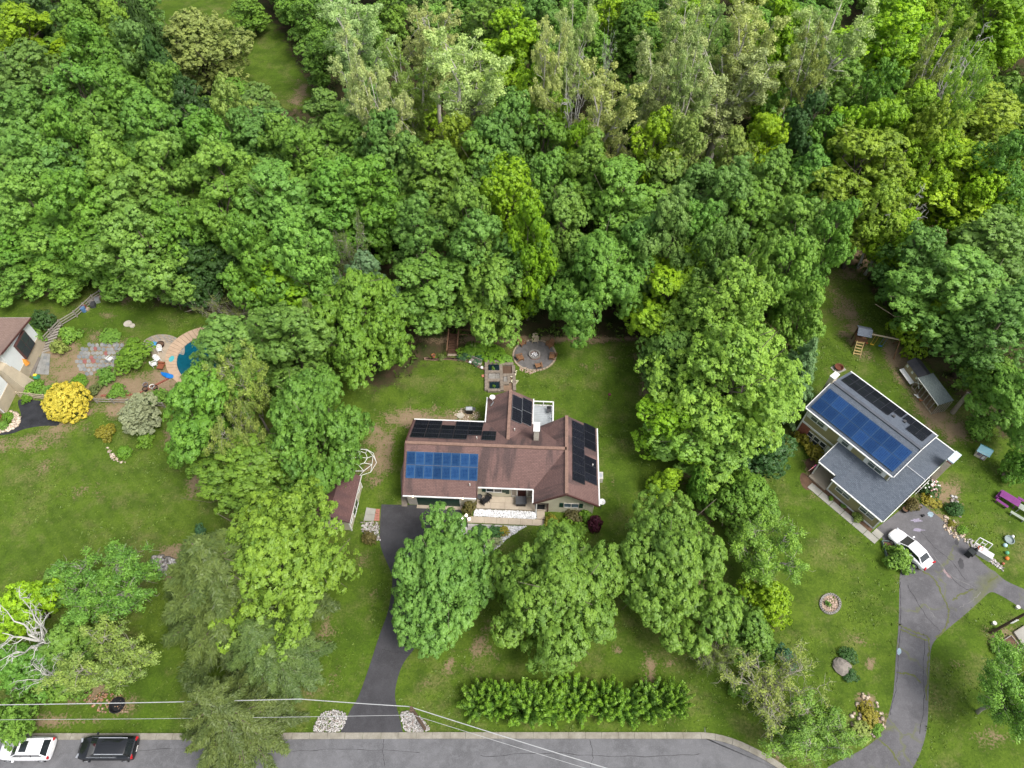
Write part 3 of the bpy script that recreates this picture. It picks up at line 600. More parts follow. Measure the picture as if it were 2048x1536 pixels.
SH_GREY = shingle_mat('slate_grey_shingle', (.115, .135, .165), (.075, .09, .115), (.10, .115, .14))
SH_TAN = shingle_mat('tan_shingle', (.25, .175, .145), (.19, .13, .105), (.17, .12, .10))
SH_DARK = shingle_mat('dark_brown_shingle', (.135, .075, .07), (.10, .055, .05), (.075, .045, .045))
SH_COOP = shingle_mat('green_grey_shingle', (.15, .18, .175), (.11, .135, .13), (.10, .12, .115))
SH_BLACK = shingle_mat('charcoal_shingle', (.045, .047, .055), (.03, .032, .04), (.05, .05, .055))
def siding_mat(name, c, step=.2):
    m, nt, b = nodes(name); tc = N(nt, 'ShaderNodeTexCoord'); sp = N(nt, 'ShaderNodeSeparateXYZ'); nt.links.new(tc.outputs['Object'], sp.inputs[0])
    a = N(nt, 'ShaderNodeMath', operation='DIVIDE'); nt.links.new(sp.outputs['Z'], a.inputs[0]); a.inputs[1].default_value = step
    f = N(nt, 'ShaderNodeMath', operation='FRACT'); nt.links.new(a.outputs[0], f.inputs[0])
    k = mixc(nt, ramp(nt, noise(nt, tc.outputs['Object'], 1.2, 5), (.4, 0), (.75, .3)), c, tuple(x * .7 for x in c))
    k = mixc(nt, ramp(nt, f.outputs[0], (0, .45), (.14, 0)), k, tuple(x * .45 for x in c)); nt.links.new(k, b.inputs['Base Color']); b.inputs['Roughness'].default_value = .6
    bp = N(nt, 'ShaderNodeBump', Strength=.6, Distance=.02); nt.links.new(f.outputs[0], bp.inputs['Height']); nt.links.new(bp.outputs[0], b.inputs['Normal']); return m
SIDE_CREAM = siding_mat('cream_siding', (.60, .57, .44)); SIDE_OLIVE = siding_mat('olive_siding', (.33, .29, .15)); SIDE_WHITE = siding_mat('white_siding', (.76, .80, .81)); SIDE_BEIGE = siding_mat('beige_siding', (.52, .47, .38))
def pv_mat(name, c, c2, line, edge, spec, nx=6, ny=10):
    """photovoltaic module: cells with slightly different tones, thin busbars, pale bloom of reflected light painted in towards the frame"""
    m, nt, b = nodes(name); tc = N(nt, 'ShaderNodeTexCoord'); co = tc.outputs['UV']; oi = N(nt, 'ShaderNodeObjectInfo')
    br = N(nt, 'ShaderNodeTexBrick', Scale=1.0, offset=0.0); br.inputs['Brick Width'].default_value = 1 / nx; br.inputs['Row Height'].default_value = 1 / ny; br.inputs['Mortar Size'].default_value = .006; br.inputs['Bias'].default_value = 0
    br.inputs['Color1'].default_value = (*c, 1); br.inputs['Color2'].default_value = (*c2, 1); br.inputs['Mortar'].default_value = (*line, 1); nt.links.new(co, br.inputs['Vector'])
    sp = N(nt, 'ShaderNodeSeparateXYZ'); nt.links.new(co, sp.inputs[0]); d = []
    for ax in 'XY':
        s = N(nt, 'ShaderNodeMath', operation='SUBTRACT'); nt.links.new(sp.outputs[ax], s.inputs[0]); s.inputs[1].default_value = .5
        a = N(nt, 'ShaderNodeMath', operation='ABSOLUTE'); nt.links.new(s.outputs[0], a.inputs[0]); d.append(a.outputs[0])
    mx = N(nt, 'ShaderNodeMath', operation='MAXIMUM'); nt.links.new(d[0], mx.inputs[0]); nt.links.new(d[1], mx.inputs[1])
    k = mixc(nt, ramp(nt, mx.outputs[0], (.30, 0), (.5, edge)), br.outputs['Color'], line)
    hs = N(nt, 'ShaderNodeHueSaturation'); v = N(nt, 'ShaderNodeMath', operation='MULTIPLY_ADD'); nt.links.new(oi.outputs['Random'], v.inputs[0]); v.inputs[1].default_value = .45; v.inputs[2].default_value = .78
    nt.links.new(v.outputs[0], hs.inputs['Value']); nt.links.new(k, hs.inputs['Color']); nt.links.new(hs.outputs[0], b.inputs['Base Color'])
    b.inputs['Roughness'].default_value = .2; b.inputs['Specular IOR Level'].default_value = spec; return m
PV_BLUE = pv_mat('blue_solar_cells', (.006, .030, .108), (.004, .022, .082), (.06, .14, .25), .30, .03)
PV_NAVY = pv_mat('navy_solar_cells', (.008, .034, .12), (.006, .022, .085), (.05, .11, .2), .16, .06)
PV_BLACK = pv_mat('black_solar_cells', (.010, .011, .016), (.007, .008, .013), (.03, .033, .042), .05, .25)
ALU = surf('aluminium', (.55, .57, .6), .4, .2, metal=.6); BLACKFRAME = surf('black_frame', (.06, .063, .07), .5, .3)
WHITE = surf('white_paint', (.78, .78, .76), .5, .10, 2, 9); OFFWHITE = surf('old_white_paint', (.62, .60, .55), .6, .2)
CONC = surf('pale_concrete', (.47, .40, .31), .85, .2, 1.1, 12, .25, c2=(.37, .31, .24)); CONC_GREY = surf('grey_concrete', (.36, .35, .31), .9, .25, .9, 12, .3); KERB = surf('kerb_concrete', (.33, .31, .26), .95, .5, 1.4, 12, .3, c2=(.20, .18, .14))
GLASS = surf('window_glass', (.045, .055, .065), .08, .2, spec=.6); CARGLASS = surf('car_glass', (.02, .025, .028), .06, .2, spec=.7)
GREENPAINT = surf('dark_green_paint', (.008, .045, .032), .45, .2); DARKWOOD = surf('dark_wood', (.115, .06, .035), .8, .4, 3, 15, .3); WOOD = surf('cedar_wood', (.27, .14, .07), .75, .4, 3, 15, .3); GREYWOOD = surf('weathered_wood', (.34, .31, .27), .9, .35, 3, 15, .3); PALEWOOD = surf('pale_wood', (.5, .42, .3), .8, .3)
BLACK = surf('black_plastic', (.018, .018, .02), .5, .4); DARKGREY = surf('dark_grey', (.07, .072, .078), .7, .3); RUST = surf('rusty_steel', (.16, .055, .03), .85, .4)
BRICK = surf('red_brick', (.36, .13, .09), .9, .4, 6, 20, .3); STUCCO = surf('tan_stucco', (.52, .44, .32), .95, .35, .7, 10, .3, c2=(.38, .33, .25)); TRIMBROWN = surf('brown_trim', (.11, .05, .045), .6, .2)
BLUEGREY = surf('blue_grey_deck', (.40, .43, .45), .8, .2); STONE = surf('grey_stone', (.33, .31, .28), .95, .4, 2, 10, .4); STONE_TAN = surf('tan_stone', (.42, .34, .25), .95, .4, 2, 10, .4); SLATE = surf('slate', (.17, .185, .195), .9, .4, 1.5, 9, .3, c2=(.26, .27, .26)); SLATERED = surf('reddish_slate', (.33, .13, .12), .9, .35)
WATER = surf('pond_water', (.010, .022, .030), .06, .3, spec=.6); POOLWATER = surf('pool_water', (.006, .10, .15), .05, .3, spec=.6); COPING = surf('tan_coping', (.50, .36, .25), .85, .2, 1, 8, .2); PAVER = surf('paver', (.37, .31, .24), .9, .3, 1, 8, .2)
MULCH = surf('brown_mulch', (.16, .095, .06), .98, .5, 2, 14, .8); DARKGRAVEL = surf('dark_gravel', (.040, .042, .048), .98, .6, 1.2, 14, .9); SANDY = surf('sandy_soil', (.36, .25, .15), .98, .4, 1, 10, .6)
def stone_mat(name, cols):
    m, nt, b = nodes(name); at = N(nt, 'ShaderNodeAttribute', attribute_name='tint')
    nt.links.new(ramp(nt, at.outputs['Fac'], *[(i / (len(cols) - 1), c) for i, c in enumerate(cols)]), b.inputs['Base Color']); b.inputs['Roughness'].default_value = .9; return m
WHITESTONE = stone_mat('white_pebble', [(.42, .42, .42), (.75, .75, .76), (.62, .62, .63), (.82, .82, .82)]); RIVERSTONE = stone_mat('river_pebble', [(.15, .14, .13), (.36, .34, .32), (.56, .55, .53), (.24, .19, .16), (.46, .45, .44)])
TANSTONE = stone_mat('tan_pebble', [(.36, .27, .19), (.5, .40, .30), (.58, .5, .4), (.30, .24, .19)]); PINKSTONE = stone_mat('pinkish_pebble', [(.38, .26, .19), (.45, .32, .24), (.5, .4, .32), (.33, .24, .19)])
def asphalt_mat(name, c, cr, crs, moss):
    m, nt, b = nodes(name); co = N(nt, 'ShaderNodeNewGeometry').outputs['Position']
    k = mixc(nt, ramp(nt, noise(nt, co, .35, 6, .65), (.42, 0), (.6, 1)), c, tuple(x * .72 for x in c)); k = mixc(nt, ramp(nt, noise(nt, co, 1.6, 5, .7), (.5, 0), (.68, .5)), k, tuple(x * 1.35 for x in c)); k = mixc(nt, ramp(nt, noise(nt, co, 12, 3, .8), (.45, 0), (.75, .5)), k, tuple(x * 1.6 for x in c))
    vo = N(nt, 'ShaderNodeTexVoronoi', Scale=crs, feature='DISTANCE_TO_EDGE'); ad = N(nt, 'ShaderNodeVectorMath', operation='MULTIPLY_ADD'); ns = N(nt, 'ShaderNodeTexNoise', Scale=.8, Detail=4); nt.links.new(co, ns.inputs['Vector'])
    nt.links.new(ns.outputs['Color'], ad.inputs[0]); ad.inputs[1].default_value = (2.2, 2.2, 0); nt.links.new(co, ad.inputs[2]); nt.links.new(ad.outputs[0], vo.inputs['Vector'])
    cm = N(nt, 'ShaderNodeMath', operation='MULTIPLY'); nt.links.new(ramp(nt, vo.outputs['Distance'], (0, cr), (.026, 0)), cm.inputs[0]); nt.links.new(ramp(nt, noise(nt, co, .25, 3), (.40, 0), (.52, 1)), cm.inputs[1])
    k = mixc(nt, cm.outputs[0], k, moss); nt.links.new(k, b.inputs['Base Color']); b.inputs['Roughness'].default_value = .85; b.inputs['Specular IOR Level'].default_value = .25
    bp = N(nt, 'ShaderNodeBump', Strength=.25, Distance=.02); nt.links.new(noise(nt, co, 16, 2), bp.inputs['Height']); nt.links.new(bp.outputs[0], b.inputs['Normal']); return m
ASPH_NEW = asphalt_mat('black_driveway', (.056, .055, .060), .15, .2, (.08, .08, .08)); ASPH_OLD = asphalt_mat('grey_driveway', (.115, .112, .118), .75, .16, (.12, .13, .055)); ASPH_ROAD = asphalt_mat('road_asphalt', (.135, .135, .142), .15, .12, (.09, .09, .09))

def stones(name, poly, n, size, m, z=0.0, seed=1, parent=None, label=None, kind='stuff', flat=.6):
    """loose stones spread over a ground polygon, one mesh"""
    rg = np.random.default_rng(seed); P = np.array([(p[0], p[1]) for p in poly]); lo, hi = P.min(0), P.max(0)
    xy = rg.uniform(lo, hi, (n * 4, 2)); xy = xy[in_poly(xy[:, 0], xy[:, 1], P)][:n]; k = len(xy)
    base = np.array([(1, 0, .1), (.5, .87, -.1), (-.5, .87, .1), (-1, 0, -.1), (-.5, -.87, .1), (.5, -.87, -.1), (.1, 0, 1), (0, .1, -1)]); s = size * rg.uniform(.6, 1.4, (k, 1, 1))
    a = rg.uniform(0, 6.28, k); v = base[None] * s * np.stack([np.ones(k), rg.uniform(.6, 1, k), np.full(k, flat)], 1)[:, None]; v = v * (1 + rg.normal(size=(k, 8, 1)) * .1)
    x = v[:, :, 0] * np.cos(a)[:, None] - v[:, :, 1] * np.sin(a)[:, None]; y = v[:, :, 0] * np.sin(a)[:, None] + v[:, :, 1] * np.cos(a)[:, None]
    V = np.stack([x + xy[:, :1], y + xy[:, 1:], v[:, :, 2] + z + s[:, :, 0] * flat * .35], -1).reshape(-1, 3)
    t = np.array([(6, i, (i + 1) % 6) for i in range(6)] + [(7, (i + 1) % 6, i) for i in range(6)]); F = (np.arange(k)[:, None, None] * 8 + t[None]).reshape(-1, 3)
    me = quads(name, V, F); me.materials.append(m); me.attributes.new('tint', 'FLOAT', 'FACE').data.foreach_set('value', np.repeat(rg.random(k), 12).astype(np.float32))
    return put(name, me, parent, label=label, kind=kind)
def roof_plane(name, pts, m, parent, thick=.14, u=None, off=(0, 0, 0)):
    P = [Vector(p) - Vector(off) for p in pts]; n = (P[1] - P[0]).cross(P[2] - P[0]).normalized()
    if n.z < 0: P = P[::-1]; n = -n
    uu = Vector((n.y, -n.x, 0)).normalized() if u is None else Vector(u); vv = n.cross(uu)
    me = bpy.data.meshes.new(name); k = len(P); V = P + [p - n * thick for p in P]
    me.from_pydata([tuple(p) for p in V], [], [tuple(range(k)), tuple(range(2 * k - 1, k - 1, -1))] + [(i, k + i, k + (i + 1) % k, (i + 1) % k) for i in range(k)])
    uv = me.uv_layers.new(name='uv')
    for l in me.loops: p = V[l.vertex_index]; uv.data[l.index].uv = (p.dot(uu), p.dot(vv))
    me.materials.append(m); return put(name, me, parent)
PVM = {}
def pv(parent, o, u, v, w, h, m, frame, gap=.012):
    """one solar module at corner o, width along u, height along v, standing off the roof"""
    u, v = Vector(u).normalized(), Vector(v).normalized(); n = u.cross(v); key = (round(w, 3), round(h, 3), m.name, tuple(round(c, 3) for c in (*u, *v)))
    if key not in PVM:
        a = Vector((0, 0, 0)) + u * gap + v * gap; b = u * (w - gap) + v * gap; c = u * (w - gap) + v * (h - gap); d = u * gap + v * (h - gap)
        me = bpy.data.meshes.new('solar_panel'); f = .011; top = [a, b, c, d]; ins = [a + (u + v) * f, b + (v - u) * f, c - (u + v) * f, d + (u - v) * f]; bot = [p - n * .05 for p in top]
        me.from_pydata([tuple(p) for p in top + ins + bot], [], [(4, 5, 6, 7)] + [(i, (i + 1) % 4, 4 + (i + 1) % 4, 4 + i) for i in range(4)] + [(8 + i, 8 + (i + 1) % 4, (i + 1) % 4, i) for i in range(4)])
        me.materials.append(m); me.materials.append(frame); me.polygons.foreach_set('material_index', [0] + [1] * 8); uv = me.uv_layers.new(name='uv'); q = [(0, 0), (1, 0), (1, 1), (0, 1)]
        for i in range(4): uv.data[me.polygons[0].loop_start + i].uv = q[i]
        PVM[key] = me
    return put('solar_panel', PVM[key], parent, Vector(o) + n * .14)
def window(parent, c, w, h, n, panes=1, frame=WHITE, shutter=None, glass=GLASS, bars=0, depth=.06, sw=.32, z3=None):
    """window on a wall: c centre, n outward horizontal normal; frame part with pane sub-parts"""
    c = Vector(c); n = Vector(n).normalized(); t = Vector((-n.y, n.x, 0)); up = Vector((0, 0, 1)); f = .07; mb = MB(); fr = None
    def bx(mb, a0, a1, b0, b1, d0, d1):
        P = [c + t * a + up * b + n * d for d in (d0, d1) for a, b in ((a0, b0), (a1, b0), (a1, b1), (a0, b1))]
        mb.add(P, [(3, 2, 1, 0), (4, 5, 6, 7), (0, 1, 5, 4), (1, 2, 6, 5), (2, 3, 7, 6), (3, 0, 4, 7)])
    W, H = w / 2, h / 2; bx(mb, -W, W, -H, -H + f, 0, depth); bx(mb, -W, W, H - f, H, 0, depth); pw = w / panes
    for i in range(panes + 1): x = -W + i * pw; bx(mb, max(-W, x - f / 2), min(W, x + f / 2) if 0 < i < panes else (x + f if i == 0 else x), -H + f, H - f, 0, depth - .004)
    if bars: bx(mb, -W + f, W - f, -.025, .025, 0, depth - .008)
    fr = mb.build('window', frame, parent)
    for i in range(panes): g = MB(); bx(g, -W + i * pw + f * .8, -W + (i + 1) * pw - f * .8, -H + f * .8, H - f * .8, .006, .022); g.build('pane', glass, fr)
    if shutter:
        for s in (-1, 1): g = MB(); bx(g, *sorted((s * (W + .03), s * (W + .03 + sw))), -H, H, .004, .045); g.build('shutter', shutter, parent)
    return fr
def slabs(name, corners, nx, ny, z, m, parent, th=.06, gap=.02, seed=0, jit=0.0, m2=None):
    """paving pieces over a quadrilateral (corners: 4 ground points), each its own part"""
    a, b, c, d = [Vector((p[0], p[1], 0)) for p in corners]; rg = random.Random(seed); P = lambda s, t: a * (1 - s) * (1 - t) + b * s * (1 - t) + c * s * t + d * (1 - s) * t
    for i in range(nx):
        for j in range(ny):
            gx = gap / max((b - a).length, .1) / 1; gy = gap / max((d - a).length, .1); s0, s1, t0, t1 = i / nx + gx / 2, (i + 1) / nx - gx / 2, j / ny + gy / 2, (j + 1) / ny - gy / 2
            q = [P(s0, t0), P(s1, t0), P(s1, t1), P(s0, t1)]; zz = z + rg.uniform(-jit, jit); MB().prism([(p.x, p.y) for p in q], zz - th, zz).build(name, (m2 if m2 and rg.random() < .12 else m), parent)

# ---------------------------------------------------------------- drives, road, kerb
DRIVE = smooth_path([(763, 1009), (760, 1051), (761, 1092), (779, 1137), (785, 1161), (777, 1219), (758, 1273), (738, 1335), (717, 1393), (700, 1422), (680, 1466)], 4) ; DR2 = smooth_path([(806, 1466), (797, 1427), (790, 1393), (794, 1362), (806, 1328), (826, 1301), (854, 1263), (871, 1219), (893, 1130), (916, 1075), (921, 1044), (926, 1012)], 4)
sheet('driveway', pix([(p.x, p.y) for p in DRIVE + DR2]), .012, ASPH_NEW, kind='structure', label='dark asphalt driveway curving up to the garage')
RD = smooth_path([(1820, 1545), (1840, 1507), (1854, 1455), (1857, 1387), (1859, 1336), (1864, 1291), (1888, 1264), (1929, 1230), (1960, 1202), (1980, 1185), (1997, 1189), (2031, 1209), (2100, 1255)], 4) + smooth_path([(2100, 1200), (2048, 1178), (2011, 1161), (1990, 1143), (1979, 1137), (1951, 1111), (1929, 1078), (1905, 1064), (1885, 1040), (1859, 1020), (1839, 1006), (1817, 1008)], 4) + \
    [Vector((1752, 1057, 0))] + smooth_path([(1770, 1085), (1800, 1135), (1799, 1158), (1797, 1250), (1792, 1308), (1789, 1360), (1785, 1397), (1772, 1445), (1755, 1476), (1717, 1503), (1673, 1524), (1640, 1545)], 4)
sheet('grey_driveway', pix([(p.x, p.y) for p in RD]), .012, ASPH_OLD, kind='structure', label='cracked grey asphalt driveway of the neighbouring house')
KO = smooth_path([(-260, 1466), (300, 1467), (800, 1465), (1348, 1465), (1416, 1466), (1461, 1476), (1502, 1493), (1539, 1513), (1572, 1535), (1610, 1570)], 6)
kg = pix([(p.x, p.y) for p in KO]); nrm2 = []
for i in range(len(kg)):
    d = (kg[min(i + 1, len(kg) - 1)] - kg[max(i - 1, 0)]).normalized(); nrm2.append(Vector((d.y, -d.x, 0)))
KW = .52
ke = [p + n * KW for p, n in zip(kg, nrm2)]
sheet('road', [(p.x, p.y) for p in ke] + [(ke[-1].x + 6, -12), (-60, -12)], .008, ASPH_ROAD, kind='structure', label='grey asphalt street along the front lawns')
kerb = thing('kerb', 'pale concrete kerb along the street', 'kerb', (0, 0, 0)); kerb['kind'] = 'structure'; del kerb['category']
acc = 0; cut = [0.0]; L = [0]
for i in range(1, len(kg)): L.append(L[-1] + (kg[i] - kg[i - 1]).length)
def along(s):
    for i in range(1, len(kg)):
        if L[i] >= s: t = (s - L[i - 1]) / (L[i] - L[i - 1]); return kg[i - 1].lerp(kg[i], t), nrm2[i - 1].lerp(nrm2[i], t)
    return kg[-1], nrm2[-1]
s = 0; rk = random.Random(3)
while s < L[-1] - .5:
    e = min(s + 1.5 + rk.uniform(-.15, .15), L[-1]); a, na = along(s + .012); b, nb_ = along(e - .012); mid, nm_ = along((s + e) / 2)
    xm = a.x; low = .03 if G(690, 1465).x < mid.x < G(802, 1465).x else .13
    MB().prism([(q.x, q.y) for q in (a, mid, b, b + nb_ * KW, mid + nm_ * KW, a + na * KW)], -.1, low + rk.uniform(-.012, .012)).build('kerb_stone', KERB, kerb); s = e
stones('pebble_bed', smooth_path([(p.x, p.y) for p in pix([(640, 1430), (668, 1420), (692, 1428), (690, 1448), (672, 1464), (628, 1463)])], 4, True), 700, .085, RIVERSTONE, .0, 2, label='pale stones left of the driveway mouth')
stones('pebble_bed', smooth_path([(p.x, p.y) for p in pix([(802, 1426), (826, 1424), (846, 1440), (858, 1460), (812, 1462)])], 4, True), 700, .085, RIVERSTONE, .0, 3, label='pale stones round the utility pole foot')

# ---------------------------------------------------------------- brown roofed house
A1 = math.radians(-2.6); O1 = (-2.0, 38.0)
def W1(x, y, z=0): return Vector((x * math.cos(A1) - y * math.sin(A1), x * math.sin(A1) + y * math.cos(A1), z))
w0 = W1(*O1); house = thing('brown_roofed_house', 'cream sided house with brown shingle roofs and solar panels on four slopes', 'house', w0, A1)
off = Vector((O1[0], O1[1], 0))
def HB(mb, name, m, parent=None, **kw):
    mb.v = [tuple(Vector(p) - off) for p in mb.v]; return mb.build(name, m, parent or house, **kw)
ZE, ZR, YR = 2.9, 5.6, 38.6
rp = lambda pts, m=SH_BROWN: roof_plane('roof', pts, m, house, off=off)
rp([(-13.0, 33.8, ZE), (-5.3, 33.8, ZE), (-5.3, YR, ZR), (-13.0, YR, ZR)])
rp([(-5.3, 35.15, ZE - .02), (.72, 35.15, ZE - .02), (4, YR, ZR), (-5.3, YR, ZR)])
rp([(.72, 33.55, ZE), (4, 33.35, ZR), (4, YR, ZR), (.72, 35.2, ZE)])
rp([(4, YR, ZR), (4, 42.75, ZR), (1.0, 42.75, 3.15)])
rp([(-13, 43.25, ZE), (-13, YR, ZR), (4, YR, ZR), (1.0, 42.8, 3.12), (.9, 43.25, ZE)])
rp([(4, 33.35, ZR), (7.5, 33.55, ZE), (7.5, 42.95, ZE), (4, 42.75, ZR)])
RR = 4.85
rp([(-2.25, 46.45, RR), (-2.25, 39.85, RR), (-4.9, 43.2, ZE), (-4.9, 46.65, ZE)]); rp([(-2.25, 39.85, RR), (-2.25, 46.45, RR), (.3, 46.65, ZE), (.3, 43.2, ZE)])
RIDGE = surf('ridge_shingle', (.27, .17, .13), .9, .35, 3, 12, .3)
for a, b in (((-13.05, YR, ZR + .03), (4, YR, ZR + .03)), ((4, 33.35, ZR + .03), (4, 42.75, ZR + .03)), ((-2.25, 39.9, RR + .03), (-2.25, 46.45, RR + .03))): HB(MB().bar(a, b, .34, .1), 'ridge_cap', RIDGE)
for a, b in (((-13, 33.72, ZE - .05), (-5.3, 33.72, ZE - .05)), ((-5.28, 35.06, ZE - .07), (.66, 35.06, ZE - .07)), ((.64, 33.5, ZE - .05), (.64, 35.02, ZE - .05)), ((7.58, 33.5, ZE - .05), (7.58, 43, ZE - .05)), ((-4.98, 43.3, ZE - .05), (-4.98, 46.7, ZE - .05)), ((.38, 43.3, ZE - .05), (.38, 46.7, ZE - .05)), ((-13, 43.33, ZE - .05), (-5.1, 43.33, ZE - .05))):
    HB(MB().bar(a, b, .13, .12), 'gutter', WHITE)
for a, b in (((.7, 33.42, ZE - .03), (4, 33.22, ZR)), ((7.52, 33.42, ZE - .03), (4, 33.22, ZR))): HB(MB().bar(a, b, .08, .2), 'rake_board', TRIMBROWN)
for a, b in (((-5.22, 33.85, ZE - .05), (-5.22, 35.2, ZE + .55)), ((-13.06, 33.8, ZE - .02), (-13.06, YR, ZR)), ((-13.06, 43.25, ZE - .02), (-13.06, YR, ZR))): HB(MB().bar(a, b, .07, .18), 'rake_board', TRIMBROWN)
def gable(y0, y1, x0, x1, z, xr, zr): return MB().add([(x0, y0, -.05), (x1, y0, -.05), (x1, y0, z), (xr, y0, zr), (x0, y0, z), (x0, y1, -.05), (x1, y1, -.05), (x1, y1, z), (xr, y1, zr), (x0, y1, z)], [(0, 1, 2, 3, 4), (9, 8, 7, 6, 5), (0, 5, 6, 1), (1, 6, 7, 2), (4, 9, 5, 0), (2, 7, 8, 3), (3, 8, 9, 4)])
HB(MB().add([(-12.8, 34.25, -.05), (-12.8, 43, -.05), (-12.8, 43, 2.7), (-12.8, YR, 5.3), (-12.8, 34.25, 2.7), (-5.5, 34.25, -.05), (-5.5, 43, -.05), (-5.5, 43, 2.7), (-5.5, YR, 5.3), (-5.5, 34.25, 2.7)], [(4, 3, 2, 1, 0), (5, 6, 7, 8, 9), (0, 5, 9, 4), (1, 2, 7, 6), (0, 1, 6, 5)]), 'garage_wall', SIDE_CREAM)
HB(MB().box((-1.6, 39.2, 1.32), (7.6, 7.5, 2.74)), 'wall', SIDE_CREAM)
HB(gable(34.0, 42.6, 2.35, 7.12, 2.75, 4.2, 4.95), 'wing_wall', SIDE_CREAM); HB(gable(43.05, 46.3, -4.6, 0.05, 2.75, -2.25, 4.5), 'rear_wall', SIDE_CREAM)
HB(MB().add([(1.25, 33.6, 2.78), (2.36, 33.6, 2.78), (4.2, 33.6, 5.2), (4, 33.6, 5.3), (.95, 33.6, 2.85), (1.25, 33.75, 2.78), (2.36, 33.75, 2.78), (4.2, 33.75, 5.2), (4, 33.75, 5.3), (.95, 33.75, 2.85)], [(0, 1, 2, 3, 4), (9, 8, 7, 6, 5), (0, 5, 6, 1), (4, 9, 5, 0)]), 'gable_board', SIDE_CREAM)
for x in (1.05,): HB(MB().box((x, 33.8, 1.35), (.13, .13, 2.8)), 'post', WHITE)
HB(MB().box((2.28, 33.95, 1.4), (.09, .09, 2.7)), 'corner_board', TRIMBROWN)
# garage door, lights, windows
gd = HB(MB().box((-9.45, 34.2, 1.12), (4.75, .06, 2.3)), 'garage_door', OFFWHITE)
for i in range(4): HB(MB().box((-9.45, 34.155, .3 + i * .55), (4.55, .05, .52)), 'door_panel', GREENPAINT, gd)
HB(MB().box((-9.4, 34.0, .03), (4.9, .5, .06)), 'door_sill', CONC)
HB(MB().box((-12.25, 34.2, .75), (.85, .07, 1.5)), 'brick_panel', surf('pale_brick', (.5, .46, .4), .9, .35, 5, 18, .2))
def glow(name, c, s):
    m, nt, b = nodes(name); b.inputs['Base Color'].default_value = (.9, .85, .75, 1); b.inputs['Emission Color'].default_value = (*c, 1); b.inputs['Emission Strength'].default_value = s; return m
LAMP = glow('lit_sconce', (1, .62, .35), 6); GLOBE = glow('lit_globe', (1, .86, .74), 2.2)
for x in (-12.05, -6.75):
    sc = HB(MB().box((x, 34.12, 2.05), (.16, .16, .12)), 'wall_lamp', BLACK); HB(MB().ball((x, 34.04, 2.22), .13), 'bulb', LAMP, sc)
window(house, W1(0, 0) * 0 + Vector((-3.55, 35.45, 1.75)) - off, 1.7, 1.05, (0, -1, 0), 2, shutter=GREENPAINT, sw=.4)
window(house, Vector((-.55, 35.45, 1.35)) - off, 1.05, 1.95, (0, -1, 0), 1, frame=WHITE, glass=surf('brown_door', (.06, .02, .015), .5, .3)); 
for x in (-1.42, .32): window(house, Vector((x, 35.45, 1.4)) - off, .55, 1.8, (0, -1, 0), 1, frame=OFFWHITE, glass=surf('sidelight', (.32, .27, .22), .3, .3))
for x in (-2.1, .95): HB(MB().box((x, 35.42, 1.6), (.4, .05, 1.2)), 'shutter', GREENPAINT)
window(house, Vector((4.72, 34.0, 1.72)) - off, 1.6, .95, (0, -1, 0), 2, frame=OFFWHITE, shutter=GREENPAINT, sw=.42, glass=surf('blue_window_glass', (.11, .17, .22), .1, .3, spec=.6))
HB(MB().box((1.45, 34.35, .33), (1.05, .55, .04)), 'doormat', BLACK)
# chimney, vents, dish
ch = HB(MB().box((.78, 40.45, 5.2), (.55, 1.0, 3.0)), 'chimney', surf('beige_chimney', (.56, .52, .44), .9, .3, 3, 14, .2)); HB(MB().box((.78, 40.45, 6.74), (.68, 1.16, .09)), 'chimney_cap', WHITE, ch)
for x, y, z in ((-4.3, 45.9, 3.6),): d = HB(MB().lathe((x, y, z + .35), [(.05, 0), (.28, .06), (.33, .16), (.3, .17), (.05, .05)], 14).bar((x, y, z - .25), (x, y, z + .4), .05), 'satellite_dish', WHITE)
HB(MB().bar((-4.45, 45.25, 3.3), (-4.15, 45.5, 3.75), .1), 'bracket', ALU)
for x, y, z in ((-1.6, 41.3, 4.6), (6.9, 37.9, 3.5), (-6.0, 34.9, 3.6), (-5.6, 39.9, 4.85)): HB(MB().cyl((x, y, z - .1), .07, .4, 8), 'vent_pipe', OFFWHITE)
# solar arrays
th = math.atan2(ZR - ZE, YR - 33.8); vf = Vector((0, math.cos(th), math.sin(th)))
for i in range(8):
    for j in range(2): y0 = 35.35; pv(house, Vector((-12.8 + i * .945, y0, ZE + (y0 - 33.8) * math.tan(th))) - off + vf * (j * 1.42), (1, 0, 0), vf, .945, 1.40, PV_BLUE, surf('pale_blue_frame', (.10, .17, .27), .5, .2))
tr = math.atan2(ZR - ZE, 43.25 - YR); vr = Vector((0, -math.cos(tr), math.sin(tr)))
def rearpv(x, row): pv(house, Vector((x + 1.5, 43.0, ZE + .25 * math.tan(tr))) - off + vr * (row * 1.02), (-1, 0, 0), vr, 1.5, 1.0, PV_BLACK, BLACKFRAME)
for k in range(5):
    for r_ in range(3):
        if not (r_ == 0 and k == 2): rearpv(-12.75 + k * 1.53, r_)
for k in range(4): rearpv(-12.75 + k * 1.53, 3) if k < 4 else None
rearpv(-5.06, 2); rearpv(-5.06, 3)
tw = math.atan2(ZR - ZE, 3.5); vw = Vector((-math.cos(tw), 0, math.sin(tw)))
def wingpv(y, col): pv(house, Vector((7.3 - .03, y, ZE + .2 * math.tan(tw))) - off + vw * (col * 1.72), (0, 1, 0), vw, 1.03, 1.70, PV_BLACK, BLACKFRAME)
for k in range(7): wingpv(35.15 + k * 1.05, 1)
for k in (0, 1, 2, 4, 5, 6): wingpv(35.7 + k * 1.03, 0)
t2 = math.atan2(RR - ZE, 2.55); v2 = Vector((-math.cos(t2), 0, math.sin(t2)))
